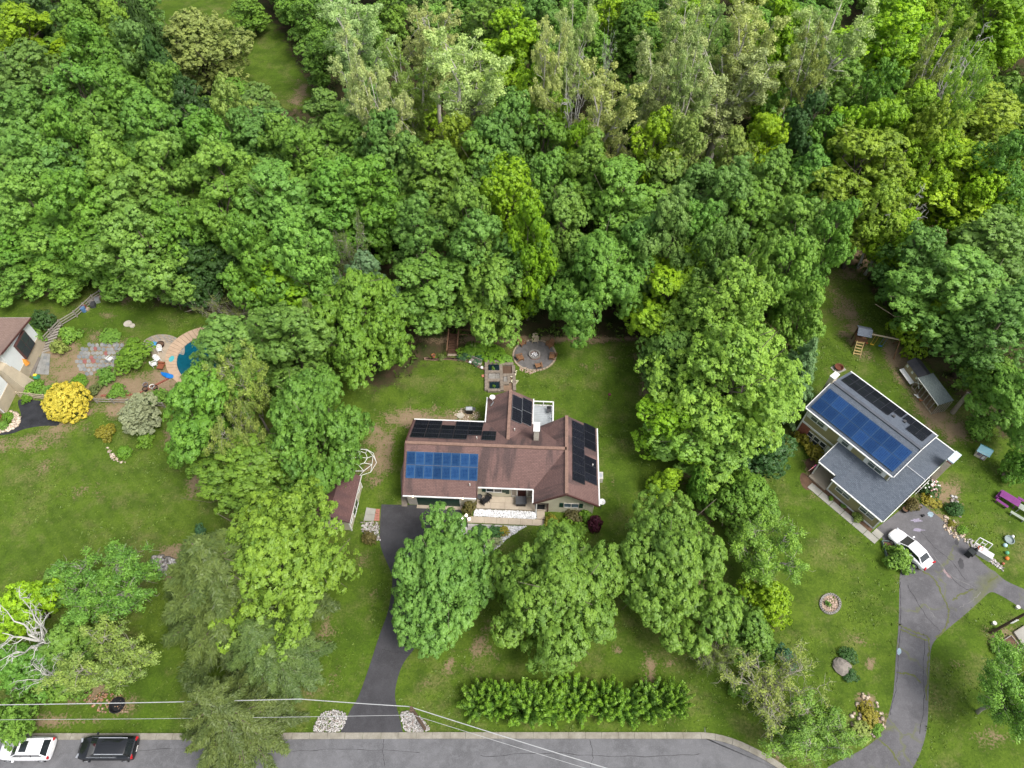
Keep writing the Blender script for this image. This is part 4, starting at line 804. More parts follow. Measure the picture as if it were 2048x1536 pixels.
for k in range(2):
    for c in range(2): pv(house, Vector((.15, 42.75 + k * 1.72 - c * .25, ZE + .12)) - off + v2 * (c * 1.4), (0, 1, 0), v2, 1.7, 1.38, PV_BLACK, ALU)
# rear deck: boards, railing
dk = thing('rear_deck', 'pale grey board deck with white railing in the back corner of the brown roofed house', 'deck', W1(1.5, 45.2), A1)
dl = lambda x, y, z: (x - 1.5, y - 45.2, z)
MB().box(dl(1.5, 45.2, .45), (2.25, 3.6, .9)).build('deck_skirt', OFFWHITE, dk)
for k in range(15): MB().box(dl(1.5, 43.5 + k * .25, .93), (2.3, .235, .05)).build('deck_board', BLUEGREY, dk)
for a, b in (((.35, 47.1, 1.85), (2.7, 47.1, 1.85)), ((2.68, 43.3, 1.85), (2.68, 47.1, 1.85)), ((.35, 47.1, 1.1), (2.7, 47.1, 1.1)), ((2.68, 43.3, 1.1), (2.68, 47.1, 1.1))): MB().bar(dl(*a), dl(*b), .14, .06).build('rail', WHITE, dk)
for x, y in ((.4, 47.1), (1.55, 47.1), (2.68, 47.1), (2.68, 45.2), (2.68, 43.4)): MB().box(dl(x, y, 1.38), (.1, .1, .95)).build('rail_post', WHITE, dk)
for k in range(14): MB().box(dl(.5 + k * .16, 47.1, 1.47), (.035, .035, .72)).build('baluster', BLACKFRAME, dk)
ct = thing('garden_chair', 'grey wire chair on the rear deck', 'chair', W1(2.2, 46.2, .96)); MB().box((0, 0, .42), (.5, .5, .05)).build('seat', DARKGREY, ct); MB().box((0, .24, .7), (.5, .05, .5)).build('backrest', DARKGREY, ct)
for a in (-1, 1):
    for b in (-1, 1): MB().bar((a * .22, b * .22, 0), (a * .22, b * .22, .42), .03).build('leg', DARKGREY, ct)
# side ramp deck at the rear left
sheet('ramp', [W1(-6.6, 43.3), W1(-4.95, 45.3), W1(-4.95, 43.35)], .5, BLUEGREY, thick=.5, label='small pale grey triangular deck between the rear wing and the garage roof', cat='deck')
sheet('concrete_pad', [W1(-11.3, 43.5), W1(-9.4, 43.5), W1(-9.4, 44.25), W1(-11.3, 44.25)], .2, surf('blue_tarp_pad', (.09, .10, .115), .8, .2), thick=.2, label='dark grey cellar hatch behind the garage solar panels', cat='hatch')
# patio, walk
pt = thing('front_patio', 'pale concrete patio before the front door', 'patio', (0, 0, 0)); slabs('paving_slab', [W1(-5.4, 33.95), W1(2.25, 33.95), W1(2.25, 35.4), W1(-5.4, 35.4)], 5, 2, .3, CONC, pt, th=.35)
wk = thing('front_walk', 'pale concrete walk from the driveway to the front patio', 'walk', (0, 0, 0)); slabs('paving_slab', [W1(-6.95, 32.3), W1(1.95, 32.28), W1(1.95, 33.0), W1(-6.95, 33.05)], 7, 1, .1, CONC, wk, th=.15); slabs('paving_slab', [W1(1.15, 33.02), W1(2.0, 33.02), W1(2.0, 33.93), W1(1.15, 33.93)], 1, 1, .2, CONC, wk, th=.25)
stones('white_gravel', [W1(-5.6, 33.1), W1(1.1, 33.05), W1(1.1, 33.9), W1(-5.6, 33.9)], 1500, .085, WHITESTONE, .05, 4, label='white stones in the strip between patio and walk')
bed = [W1(*q) for q in ((-6.95, 32.2), (-6.95, 31.2), (-7.15, 29.6), (-6.3, 28.9), (-5.0, 28.55), (-3.9, 28.9), (-2.9, 29.6), (-1.9, 30.7), (-.9, 31.5), (0.1, 32.2))]
sheet('planting_bed', bed, .016, surf('pale_bed', (.45, .43, .41), .95, .4, 3, 14, .6), kind='structure', label='pale gravel bed between walk and front lawn')
inner = [W1(*q) for q in ((-6.3, 31.75), (-6.45, 30.2), (-5.8, 29.5), (-4.7, 29.3), (-3.6, 29.9), (-2.8, 30.9), (-2.7, 31.7))]
rim = []
for k in range(len(bed)): rim.append(bed[k])
stones('white_gravel', rim + [bed[0]] + [inner[0]] + inner[::-1] + [bed[-1]], 1500, .085, WHITESTONE, .02, 5, label='white stones edging the green bed below the walk')
# ---------------------------------------------------------------- grey roofed house
A2 = math.radians(-51.5); O2 = Vector((32, 42, 0))
def W2(x, y, z=0): return O2 + Vector((x * math.cos(A2) - y * math.sin(A2), x * math.sin(A2) + y * math.cos(A2), z))
h2 = thing('grey_roofed_house', 'olive two storey house with slate grey roofs and a wide blue solar array', 'house', O2, A2)
rp2 = lambda pts, m=SH_GREY: roof_plane('roof', pts, m, h2)
YR2, ZR2, ZE2 = 5.05, 7.05, 5.42
rp2([(-1.15, 1.3, ZE2), (9.8, 1.3, ZE2), (9.8, YR2, ZR2), (-1.15, YR2, ZR2)]); rp2([(9.8, 9.25, ZE2), (-1.15, 9.25, ZE2), (-1.15, YR2, ZR2), (9.8, YR2, ZR2)])
rp2([(3.6, -1.2, 2.82), (5.8, -1.2, 2.82), (5.8, -1.75, 2.62), (12.05, -1.75, 2.62), (12.05, 4.05, 4.8), (9.7, 4.05, 4.8), (9.7, 1.66, 3.9), (3.6, 1.66, 3.9)])
rp2([(9.7, 4.05, 4.8), (12.05, 4.05, 4.8), (12.05, 11.5, 2.65), (9.7, 11.5, 2.65)])
MB().bar((-1.15, YR2, ZR2 + .03), (9.8, YR2, ZR2 + .03), .32, .1).build('ridge_cap', surf('grey_ridge', (.10, .11, .13), .9, .3), h2); MB().bar((9.75, 4.05, 4.84), (12.05, 4.05, 4.84), .1, .05).build('ridge_cap', ALU, h2)
MB().box((4.37, 5.3, 2.7), (10.5, 7.3, 5.5)).build('wall', SIDE_OLIVE, h2)
MB().add([(x, y, z) for x in (-.9, 9.62) for y, z in ((1.66, 5.3), (8.95, 5.3), (YR2, 6.9))], [(0, 1, 2), (5, 4, 3)]).build('gable_wall', siding_mat('yellowish_siding', (.55, .47, .24)), h2)
MB().add([(5.9, -1.35, -.05), (11.85, -1.35, -.05), (11.85, 11.3, -.05), (9.63, 11.3, -.05), (9.63, 1.6, -.05), (5.9, 1.6, -.05), (5.9, -1.35, 2.62), (11.85, -1.35, 2.62), (11.85, 11.3, 2.6), (9.63, 11.3, 2.6), (9.63, 1.6, 3.75), (5.9, 1.6, 3.75)], [(0, 1, 7, 6), (2, 3, 9, 8), (3, 4, 10, 9), (4, 5, 11, 10), (5, 0, 6, 11), (6, 7, 10, 11), (7, 8, 9, 10)]).build('front_wall', SIDE_OLIVE, h2)
MB().add([(11.86, -1.36, -.05), (11.86, 11.3, -.05), (11.86, 11.3, 2.6), (11.86, 4.05, 4.7), (11.86, -1.36, 2.62), (11.7, -1.36, -.05), (11.7, 11.3, -.05), (11.7, 11.3, 2.6), (11.7, 4.05, 4.7), (11.7, -1.36, 2.62)], [(0, 1, 2, 3, 4), (9, 8, 7, 6, 5)]).build('garage_wall', SIDE_BEIGE, h2)
for a, b in (((-1.15, 1.22, ZE2 - .04), (9.8, 1.22, ZE2 - .04)), ((-1.15, 9.33, ZE2 - .04), (9.8, 9.33, ZE2 - .04)), ((5.75, -1.83, 2.56), (12.05, -1.83, 2.56)), ((3.6, -1.28, 2.76), (5.7, -1.28, 2.76)), ((9.75, 11.58, 2.6), (12.05, 11.58, 2.6))): MB().bar(a, b, .13, .13).build('gutter', WHITE, h2)
for a, b in (((9.88, 1.25, ZE2), (9.88, YR2, ZR2)), ((9.88, 9.3, ZE2), (9.88, YR2, ZR2)), ((-1.2, 1.25, ZE2), (-1.2, YR2, ZR2)), ((12.12, -1.75, 2.6), (12.12, 4.05, 4.78)), ((12.12, 11.5, 2.62), (12.12, 4.05, 4.78)), ((3.53, -1.2, 2.8), (3.53, 1.6, 3.86))): MB().bar(a, b, .07, .22).build('rake_board', WHITE, h2)
for x, y, z0, z1 in ((5.92, -1.38, 0, 2.6), (11.84, -1.38, 0, 2.6), (-.88, 1.64, 0, 5.3), (9.6, 1.64, 3.9, 5.3), (3.7, -1.05, 0, 2.75)): MB().box((x, y, (z0 + z1) / 2), (.14, .14, z1 - z0)).build('corner_board', WHITE, h2)
MB().bar((5.9, -1.42, .12), (11.85, -1.42, .12), .06, .22).build('base_board', WHITE, h2); MB().bar((-.9, 1.6, 2.85), (3.6, 1.6, 2.85), .1, .22).build('belt_board', WHITE, h2)
MB().box((-.2, 1.6, 1.4), (1.1, .09, 2.8)).build('brick_wall', BRICK, h2)
GG = surf('greenish_glass', (.10, .13, .12), .08, .2, spec=.6)
for x, n in ((.55, 2), (4.17, 1), (7.9, 2)): window(h2, (x, 1.64, 4.55), .85 * n, 1.15, (0, -1, 0), n, bars=1, shutter=WHITE, sw=.42, glass=GG)
for x in (.45, 1.35, 2.2): window(h2, (x + .15, 1.64, 1.45), .78, 1.5, (0, -1, 0), 1, bars=1, glass=GLASS)
MB().box((-.28 + .35, 1.6, 1.45), (.3, .05, 1.6)).build('shutter', WHITE, h2); MB().box((3.05, 1.6, 1.4), (.42, .05, 1.7)).build('shutter', WHITE, h2)
for x in (7.4, 10.4): window(h2, (x, -1.37, 1.6), 1.75, 1.05, (0, -1, 0), 2, bars=1, glass=GG)
vf2 = Vector((0, YR2 - 1.3, ZR2 - ZE2)).normalized()
for i in range(8):
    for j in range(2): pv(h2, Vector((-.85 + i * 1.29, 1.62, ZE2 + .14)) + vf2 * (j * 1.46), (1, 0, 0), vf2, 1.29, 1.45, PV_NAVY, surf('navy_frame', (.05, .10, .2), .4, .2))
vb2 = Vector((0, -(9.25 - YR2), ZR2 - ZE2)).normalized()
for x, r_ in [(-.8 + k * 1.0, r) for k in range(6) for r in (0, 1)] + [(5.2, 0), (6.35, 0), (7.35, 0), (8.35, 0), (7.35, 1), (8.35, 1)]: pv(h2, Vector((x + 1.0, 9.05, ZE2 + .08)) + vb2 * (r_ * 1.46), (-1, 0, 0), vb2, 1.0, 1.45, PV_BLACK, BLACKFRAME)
for x, y in ((5.6, 6.9), (6.7, 7.4)): MB().box((x, y, ZR2 - (y - YR2) * .388 + .1), (.3, .3, .25)).build('roof_vent', DARKGREY, h2)
c2 = MB().box((12.45, 8.4, 2.5), (.55, 1.5, 5.0)).build('chimney', surf('cream_chimney', (.6, .53, .42), .9, .25, 2, 12, .2), h2); MB().box((12.45, 8.4, 5.1), (.57, 1.52, .22)).build('brick_band', BRICK, c2); MB().box((12.45, 8.4, 5.32), (.7, 1.6, .2)).build('chimney_cap', surf('blue_white_cap', (.55, .63, .7), .5, .2), c2)
c3 = MB().box((-1.35, 5.2, 3.9), (.55, .95, 7.8)).build('chimney', c2.data.materials[0], h2); MB().box((-1.35, 5.2, 7.86), (.6, 1.0, .12)).build('chimney_cap', WHITE, c3)
# porch, walk
pf = thing('porch_floor', 'concrete porch floor in the corner of the grey roofed house', 'porch', (0, 0, 0)); slabs('paving_slab', [W2(3.65, -1.7), W2(5.85, -1.7), W2(5.85, 1.6), W2(3.65, 1.6)], 1, 1, .2, CONC, pf, th=.25)
w2 = thing('side_walk', 'narrow concrete walk in front of the olive wall', 'walk', (0, 0, 0)); slabs('paving_slab', [W2(4.4, -2.85), W2(13.0, -2.75), W2(13.0, -1.95), W2(4.4, -1.95)], 6, 1, .06, CONC_GREY, w2, th=.1, gap=.05); slabs('paving_slab', [W2(12.05, -1.92), W2(13.0, -1.92), W2(13.0, -1.05), W2(12.05, -1.05)], 1, 1, .06, CONC_GREY, w2, th=.1)
sheet('mulch_bed', [W2(5.2, -1.93), W2(11.9, -1.93), W2(11.9, -1.37), W2(5.2, -1.37)], .03, MULCH, kind='structure', label='brown mulch bed along the olive wall')
sheet('mulch_bed', smooth_path(pix([(1610, 925), (1622, 950), (1632, 965), (1606, 945), (1600, 960), (1612, 980), (1640, 972), (1640, 940), (1625, 915)]), 3, True), .014, MULCH, kind='structure', label='curved brown mulch bed by the porch')
fl = thing('flag', 'striped flag with a starred canton on a slanted pole at the porch post', 'flag', W2(3.55, -1.3, 1.9))
MB().bar((0, 0, 0), (-.55, -.5, .75), .05).build('pole', PALEWOOD, fl)
FR, FW, FB = surf('flag_red', (.5, .03, .05), .8, .1), surf('flag_white', (.8, .8, .8), .8, .1), surf('flag_blue', (.03, .05, .2), .8, .1)
for i in range(7): MB().box((-.5 - .02 * i, -.45, .62 - i * .095), (.75, .03, .09), .6).build('stripe', FR if i % 2 == 0 else FW, fl)
MB().box((-.30, -.31, .5), (.3, .05, .32), .6).build('canton', FB, fl)
for i in range(9): MB().box((-.38 + (i % 3) * .08, -.385 + (i % 3) * .055, .4 + (i // 3) * .09), (.03, .015, .03), .6).build('star', FW, fl)

# ---------------------------------------------------------------- white house at the left edge
h3 = thing('white_house', 'white sided house with tan stucco base cut by the left picture edge', 'house', (-62, 52, 0)); o3 = Vector((-62, 52, 0)); L3 = lambda *p: Vector(p) - o3
def B3(mb, n, m, par=None): mb.v = [tuple(Vector(p) - o3) for p in mb.v]; return mb.build(n, m, par or h3)
roof_plane('roof', [L3(-58.9, 50.9, 5.85), L3(-58.9, 57.6, 4.5), L3(-74, 57.6, 4.5), L3(-74, 50.9, 5.85)], SH_TAN, h3); roof_plane('roof', [L3(-58.9, 50.9, 5.85), L3(-74, 50.9, 5.85), L3(-74, 44, 4.4), L3(-61.5, 46, 4.7)], SH_TAN, h3)
B3(MB().bar((-58.85, 50.9, 5.8), (-58.85, 57.6, 4.45), .08, .22), 'rake_board', TRIMBROWN); B3(MB().bar((-58.9, 57.65, 4.4), (-74, 57.65, 4.4), .1, .14), 'gutter', GREYWOOD)
B3(MB().add([(-59.3, 51, 1.7), (-59.3, 57.2, 1.7), (-59.3, 57.2, 4.4), (-59.3, 51, 5.65), (-70, 51, 1.7), (-70, 57.2, 1.7), (-70, 57.2, 4.4), (-70, 51, 5.65)], [(0, 1, 2, 3), (5, 4, 7, 6), (1, 5, 6, 2), (4, 0, 3, 7)]), 'wall', SIDE_WHITE)
B3(MB().box((-64.6, 54.1, .83), (10.7, 6.3, 1.74)), 'stucco_base', STUCCO)
sr = B3(MB().box((-59.15, 54.5, 3.1), (.3, 2.5, 2.5)), 'sunroom', TRIMBROWN)
for i in range(2):
    for j in range(2): B3(MB().box((-58.99, 53.9 + i * 1.2, 2.5 + j * 1.18), (.06, 1.12, 1.1)), 'pane', GLASS, sr)
B3(MB().add([(-58.3, 49.6, 0), (-58.3, 51.3, 0), (-62, 51.3, 0), (-62, 49.6, 0), (-59.5, 49.9, 3.9), (-59.5, 51.1, 3.9), (-62, 51.1, 6.2), (-62, 49.9, 6.2)], [(0, 1, 5, 4), (1, 2, 6, 5), (2, 3, 7, 6), (3, 0, 4, 7), (4, 5, 6, 7)]), 'chimney', STUCCO)
B3(MB().box((-64.9, 48.1, 3.3), (10, 3.0, 3.0)), 'low_wall', SIDE_WHITE); B3(MB().box((-64.85, 48.1, .9), (10.06, 3.06, 1.8)), 'stucco_base', STUCCO)
B3(MB().bar((-59.85, 46.5, 1.9), (-70, 46.5, 1.9), .16, .14), 'gutter', WHITE); B3(MB().bar((-59.95, 46.5, 0), (-59.95, 46.5, 1.9), .1), 'downspout', WHITE)
B3(MB().box((-64.9, 45.9, .7), (9.4, .7, 1.4)), 'brick_front', BRICK)

# ---------------------------------------------------------------- shed with its path
sh = thing('garden_shed', 'beige shed with dark brown shingle roof beside the driveway', 'shed', G(690, 1035), math.radians(-8)); 
gl = lambda *p: p
S0 = G(676, 1020) + Vector((.55, .3, 0)); sh.location = S0
sw_ = dict(w=2.9, l=6.4)
def shed():
    R_, Lh, zE, zR = 1.75, 2.75, 2.3, 3.5
    roof_plane('roof', [(R_, -Lh, zE), (R_, Lh, zE), (-.2, Lh, zR), (-.2, -Lh, zR)], SH_DARK, sh); roof_plane('roof', [(-R_ - .4, Lh, zE), (-R_ - .4, -Lh, zE), (-.2, -Lh, zR), (-.2, Lh, zR)], SH_DARK, sh)
    MB().box((0, 0, 1.15), (3.0, 5.1, 2.3)).build('wall', SIDE_BEIGE, sh)
    MB().add([(-1.5, y, 2.3) for y in (-2.55, 2.55)] + [(1.5, y, 2.3) for y in (-2.55, 2.55)] + [(-.2, y, 3.35) for y in (-2.55, 2.55)], [(0, 2, 4), (5, 3, 1)]).build('gable_wall', surf('brown_gable', (.16, .14, .12), .8, .2), sh)
    for y in (-2.55, 2.55): MB().box((1.5, y, 1.15), (.12, .12, 2.3)).build('corner_board', WHITE, sh)
    MB().bar((1.78, -Lh, zE - .03), (1.78, Lh, zE - .03), .06, .16).build('fascia', OFFWHITE, sh)
    for y in (-1.9, 1.7): window(sh, (1.5, y, 1.35), .7, .9, (1, 0, 0), 1)
    d = window(sh, (1.5, -.25, 1.1), 1.8, 1.95, (1, 0, 0), 2)
shed(); sh.rotation_euler = (0, 0, math.radians(-5))
ps = thing('shed_path', 'grey concrete and red brick path from the shed to the driveway', 'path', (0, 0, 0)); slabs('paving_slab', pix([(727, 1042), (748, 1042), (752, 1018), (733, 1015)]), 1, 2, .05, CONC_GREY, ps); slabs('brick_paver', pix([(748, 1042), (759, 1042), (760, 1018), (752, 1018)]), 2, 5, .06, surf('pink_brick', (.46, .20, .15), .9, .3), ps, gap=.03)
stones('pebble_bed', pix([(722, 1044), (758, 1044), (757, 1064), (760, 1082), (735, 1075), (724, 1062)]), 300, .1, RIVERSTONE, 0, 8, label='pale stones between the shed and the driveway')

# ---------------------------------------------------------------- back garden of the brown roofed house
fp = thing('fire_pit_circle', 'round dark gravel patio with stone edging in the back lawn', 'patio', G(1069, 711)); c = G(1069, 711)
def ring_pts(px, py, rx, ry, n=40): return [G(px + rx * math.cos(2 * math.pi * i / n), py + ry * math.sin(2 * math.pi * i / n)) for i in range(n)]
R_ = ring_pts(1069, 711, 41, 29); MB().prism([((p - c).x, (p - c).y) for p in R_], -.05, .03).build('gravel', surf('grey_gravel', (.175, .165, .16), .95, .4, 2, 14, .6), fp)
rr = random.Random(4)
for i, p in enumerate(ring_pts(1069, 711, 42.5, 30.5, 40)):
    q = p - c; MB().box((q.x, q.y, .05), (.36, .2, .16), math.atan2(q.y, q.x) + math.pi / 2 + rr.uniform(-.1, .1)).build('edge_stone', STONE_TAN, fp)
pit = thing('fire_pit', 'round stone fire pit with grey ash in the middle of the gravel circle', 'fire pit', c)
for i in range(16):
    a = 2 * math.pi * i / 16
    for j, (r, m) in enumerate(((.62, PINKSTONE), (.62, STONE))): MB().box((r * math.cos(a + j * .2), r * math.sin(a + j * .2), .1 + j * .16), (.26, .2, .15), a + j * .2 + math.pi / 2).build('rim_stone', STONE if j else surf('pink_stone', (.4, .24, .18), .9, .4), pit)
ash = stones('ash', [(math.cos(a) * .5, math.sin(a) * .5) for a in np.linspace(0, 6, 12)], 60, .09, WHITESTONE, .06, 9, pit)
def adirondack(name, label, loc, rz, m):
    t = thing(name, label, 'chair', loc, rz, 'wooden chairs round the fire pit')
    for i in range(5): MB().box((0, .22 - i * .13, .36 + i * .02), (.6, .115, .025)).build('seat_slat', m, t)
    for i in range(5): MB().bar(((i - 2) * .125, -.34, .35), ((i - 2) * .135, -.68, .98 - abs(i - 2) * .05), .11, .025).build('back_slat', m, t)
    for s in (-1, 1):
        MB().box((s * .38, -.1, .56), (.13, .75, .03)).build('arm', m, t); MB().box((s * .36, .22, .27), (.07, .08, .55)).build('leg', m, t); MB().bar((s * .33, .24, .36), (s * .33, -.62, .05), .05, .12).build('leg', m, t)
    return t
first = None
for px, py, w in ((1045, 690, 'far left of the ring, near the earth path'), (1070, 684, 'farthest from the house, paler than the rest'), (1098, 693, 'under the light maple, far right of the ring'), (1103, 716, 'right of the pit, facing the ponds'), (1077, 734, 'nearest the house, back turned to the house'), (1042, 718, 'left of the pit, nearest the ponds')):
    p = G(px, py); d = c - p; rz = math.atan2(d.y, d.x) - math.pi / 2
    adirondack('wooden_chair', f'wooden garden chair {w}', (p.x, p.y, .02), rz, PALEWOOD if 'paler' in w else WOOD)
# ponds and stepped terrace (local metres: x right, y away)
tp = lambda zx, zy: G(860 + zx / 6.827, 640 + zy / 6.827)
tr_ = thing('pond_terrace', 'stepped stone terrace with two square ponds behind the rear wing', 'terrace', tp(960, 800)); t0 = tp(960, 800)
def blocks(a, b, w, h, n, z=0, m=GREYWOOD):
    A, B = tp(*a) - t0, tp(*b) - t0; d = (B - A) / n; ang = math.atan2(d.y, d.x)
    for i in range(n): MB().box(A + d * (i + .5) + Vector((0, 0, z + h / 2 + rr.uniform(-.015, .015))), (d.length - .025, w, h), ang).build('block', m, tr_)
TB = surf('terrace_block', (.27, .225, .18), .95, .35, 2, 10, .3)
def flat(zp, z, m, name, kind=None): P = [tp(*q) - t0 for q in zp]; return MB().prism([(p.x, p.y) for p in P], z - .05, z).build(name, m, tr_)
flat([(770, 600), (985, 600), (985, 975), (770, 975)], .06, TB, 'base'); flat([(990, 620), (1150, 620), (1160, 975), (1000, 975)], .04, surf('terrace_floor', (.25, .17, .115), .95, .3), 'floor')
for a, b, n in (((770, 570), (770, 975), 9), ((965, 590), (985, 980), 9), ((790, 585), (955, 585), 4), ((790, 725), (955, 725), 4), ((790, 840), (955, 840), 4), ((790, 975), (965, 975), 4), ((990, 618), (1140, 618), 4), ((1140, 640), (1155, 975), 7), ((1000, 770), (1125, 770), 3), ((1000, 880), (1080, 880), 2), ((1075, 785), (1080, 870), 2)): blocks(a, b, .38, .34, n, 0, TB)
for zp in ([(800, 620), (942, 620), (948, 705), (800, 705)], [(815, 860), (945, 860), (948, 950), (815, 950)]): flat(zp, .22, WATER, 'water')
for k in range(3): blocks((905 + k * 25, 745), (905 + k * 25, 830), .16, .2 + k * .05, 1, 0, STONE)
flat([(800, 745), (890, 745), (890, 825), (800, 825)], .2, STONE, 'slab'); flat([(1005, 785), (1070, 785), (1072, 870), (1005, 870)], .2, STONE, 'slab'); flat([(1005, 640), (1120, 640), (1128, 750), (1000, 750)], .16, surf('dark_soil', (.12, .075, .05), .95, .3), 'soil_bed')
# wooden garden steps
gs = thing('garden_steps', 'brown wooden garden steps with handrails leading into the woods', 'steps', tp(305, 500)); g0 = tp(305, 500); top = tp(335, 235) - g0
for k in range(9): q = top * (k + .5) / 9; MB().box((q.x, q.y, .12 + k * .07), (1.15, top.length / 9 * .94, .07), 0).build('tread', DARKWOOD if k else STONE_TAN, gs)
for s, e0 in ((-.62, 0), (.62, .25)):
    for k in range(4): q = top * (e0 + (1 - e0) * k / 3); MB().box((q.x + s, q.y, .6 + k * .1), (.1, .1, 1.2)).build('post', DARKWOOD, gs)
    MB().bar((top.x * e0 + s, top.y * e0, 1.15), (top.x + s, top.y, 1.65), .14, .06).build('handrail', surf('brown_rail', (.21, .115, .065), .8, .3), gs)
for a, b in (((.75, top.y, 1.5), (2.2, top.y - .1, 1.5)), ((.75, top.y - .55, 1.2), (2.2, top.y - .6, 1.2))): MB().bar((a[0] + top.x, a[1], a[2]), (b[0] + top.x, b[1], b[2]), .1, .06).build('handrail', surf('brown_rail', (.21, .115, .065), .8, .3), gs)
bn = thing('garden_bench', 'grey stone bench left of the ponds', 'bench', tp(630, 600), math.radians(-28)); MB().box((0, 0, .45), (1.5, .42, .09)).build('seat', GREYWOOD, bn)
for s in (-.55, .55): MB().box((s, 0, .2), (.16, .36, .4)).build('leg', GREYWOOD, bn)
MB().box((.0, .26, .75), (1.4, .06, .4)).build('backrest', GREYWOOD, bn)
def swan(label, p, rz):
    t = thing('swan_planter', label, 'planter', p, rz, 'swan planters beside the terrace'); m = surf('ivory', (.75, .7, .5), .5, .2)
    MB().lathe((0, 0, 0), [(.12, 0), (.3, .1), (.34, .3), (.24, .32), (.2, .15)], 12, 1.25, .85).build('bowl', m, t); MB().tube([(.32, 0, .22), (.45, 0, .5), (.36, 0, .75), (.5, 0, .78), (.62, 0, .7)], [.08, .06, .055, .07, .02], 7).build('neck', m, t); MB().cyl((0, 0, .2), .18, .03, 10).build('soil', BLACK, t)
swan('ivory swan shaped planter by the terrace, the one farther from the house', tp(1135, 770), .6); swan('ivory swan shaped planter by the terrace, the one nearer the house', tp(1150, 858), -.5)
def pot(name, label, p, r, h, m, cat='pot', plant_=None, group=None):
    t = thing(name, label, cat, p, 0, group); MB().lathe((0, 0, 0), [(r * .7, 0), (r, h), (r * .88, h), (r * .8, h * .8)], 14).build('pot', m, t); MB().cyl((0, 0, h * .78), r * .82, .02, 12).build('soil', MULCH, t); return t
pot('flower_pot', 'small terracotta pot with a white ornament by the stone edging left of the garden steps', tp(50, 505), .25, .4, surf('terracotta', (.5, .16, .07), .8, .2)); 
for q, w in (((550, 588), 'left end'), ((708, 665), 'right end')): t = thing('ball_ornament', f'white and black ball ornament at the {w} of the grey stone bench', 'ornament', tp(*q)); MB().ball((0, 0, .25), .2, 10, 6).build('ball', WHITE, t); MB().cyl((0, 0, 0), .18, .1, 10).build('base', BLACK, t)
for i in range(2): MB().box((0, 0, .09), (.34, .3, .18), .2).build('salmon_block', surf('salmon', (.5, .2, .13), .8, .2), None, loc=tp(725 + i * 30, 770), label=f'salmon coloured block at the terrace edge, {"inner" if i else "outer"} one of the pair', cat='block')
wr = random.Random(8); sb = thing('stone_border', 'low reddish stone border along the top of the back lawn', 'border', tp(0, 540))
for i, (zx, zy) in enumerate([(x, 540 + 6 * math.sin(x * .02) + (max(0, x - 400) ** 1.25) * .09) for x in range(-60, 740, 22)]):
    q = tp(zx, zy) - tp(0, 540); MB().box((q.x, q.y, .1), (wr.uniform(.34, .46), .24, .24), wr.uniform(-.3, .3)).build('border_stone', surf('reddish_stone', (.33, .21, .16), .9, .4), sb)
stones('edge_gravel', pix([(1040, 733), (1075, 742), (1062, 748), (1040, 742)]), 90, .1, PINKSTONE, 0, 12, label='pinkish stones at the near edge of the gravel circle')
eg = thing('grill', 'black covered grill with pale lid behind the garage solar panels', 'grill', G(939, 825)); MB().box((0, 0, .4), (.75, .5, .75)).build('cabinet', BLACK, eg); MB().tube([(-.38, 0, .8), (.38, 0, .8)], .27, 10).build('lid', ALU, eg); MB().box((.55, 0, .75), (.35, .45, .04)).build('shelf', DARKGREY, eg)
stones('pebble_bed', smooth_path(pix([(905, 828), (925, 816), (950, 820), (962, 834), (930, 842)]), 3, True), 120, .09, TANSTONE, 0, 13, label='tan stones beside the grill')
MB().cyl((0, 0, 0), .42, .14, 14).build('stepping_stone', surf('pale_stone', (.5, .46, .38), .9, .3), None, loc=G(921, 832), label='round pale stepping stone left of the grill', cat='stone')
ac = thing('air_conditioner', 'white air conditioner box against the right wall of the brown roofed house', 'air conditioner', W1(7.9, 38.2), A1); MB().box((0, 0, .45), (.8, .85, .9)).build('cabinet', OFFWHITE, ac); MB().cyl((0, 0, .9), .34, .03, 16).build('fan_grille', ALU, ac)
sd_ = thing('satellite_dish', 'white satellite dish on a post right of the brown roofed house', 'satellite dish', W1(8.0, 34.6)); MB().bar((0, 0, 0), (0, 0, 1.5), .06).build('post', DARKGREY, sd_); MB().lathe((0, 0, 1.5), [(.06, 0), (.3, .08), (.36, .18), (.3, .17), (.05, .05)], 14).build('dish', WHITE, sd_)
sheet('gravel_strip', [W1(-13.5, 33.9), W1(-12.9, 33.9), W1(-12.9, 43.2), W1(-12.0, 44.2), W1(-13.6, 43.6), W1(-14.2, 38)], .014, surf('grey_brown_gravel', (.27, .23, .19), .95, .4, 2, 12, .6), kind='structure', label='grey brown gravel strip along the garage wall')
bs = G(1216, 800); MB().tube([bs, bs + Vector((.05, 0, 1.1))], .03, 5).ball(bs + Vector((.05, 0, 1.15)), .2, 8, 5).build('sapling', surf('maroon_leaf', (.13, .03, .05), .8, .3), None, label='tiny maroon sapling alone in the back lawn', cat='sapling')
# climbing dome
dm = thing('climbing_dome', 'white tube climbing dome half hidden under the dense tree left of the garage', 'climbing frame', G(722, 925)); k = pxm(925); R0 = 1.75; lv = [(1.0, .0), (.86, .55), (.5, 1.0), (.0, 1.2)]; nn = 8; PT = [[(R0 * r * math.cos(2 * math.pi * (i + .5 * (j % 2)) / nn), R0 * r * math.sin(2 * math.pi * (i + .5 * (j % 2)) / nn), z) for i in range(nn)] for j, (r, z) in enumerate(lv[:3])]
for j in range(3):
    for i in range(nn): MB().tube([PT[j][i], PT[j][(i + 1) % nn]], .035, 5).build('tube', WHITE, dm)
for j in range(2):
    for i in range(nn): MB().tube([PT[j][i], PT[j + 1][i]], .03, 5).build('tube', WHITE, dm)
for i in range(0, nn, 2): MB().tube([PT[2][i], (0, 0, 1.2)], .03, 5).build('tube', WHITE, dm)
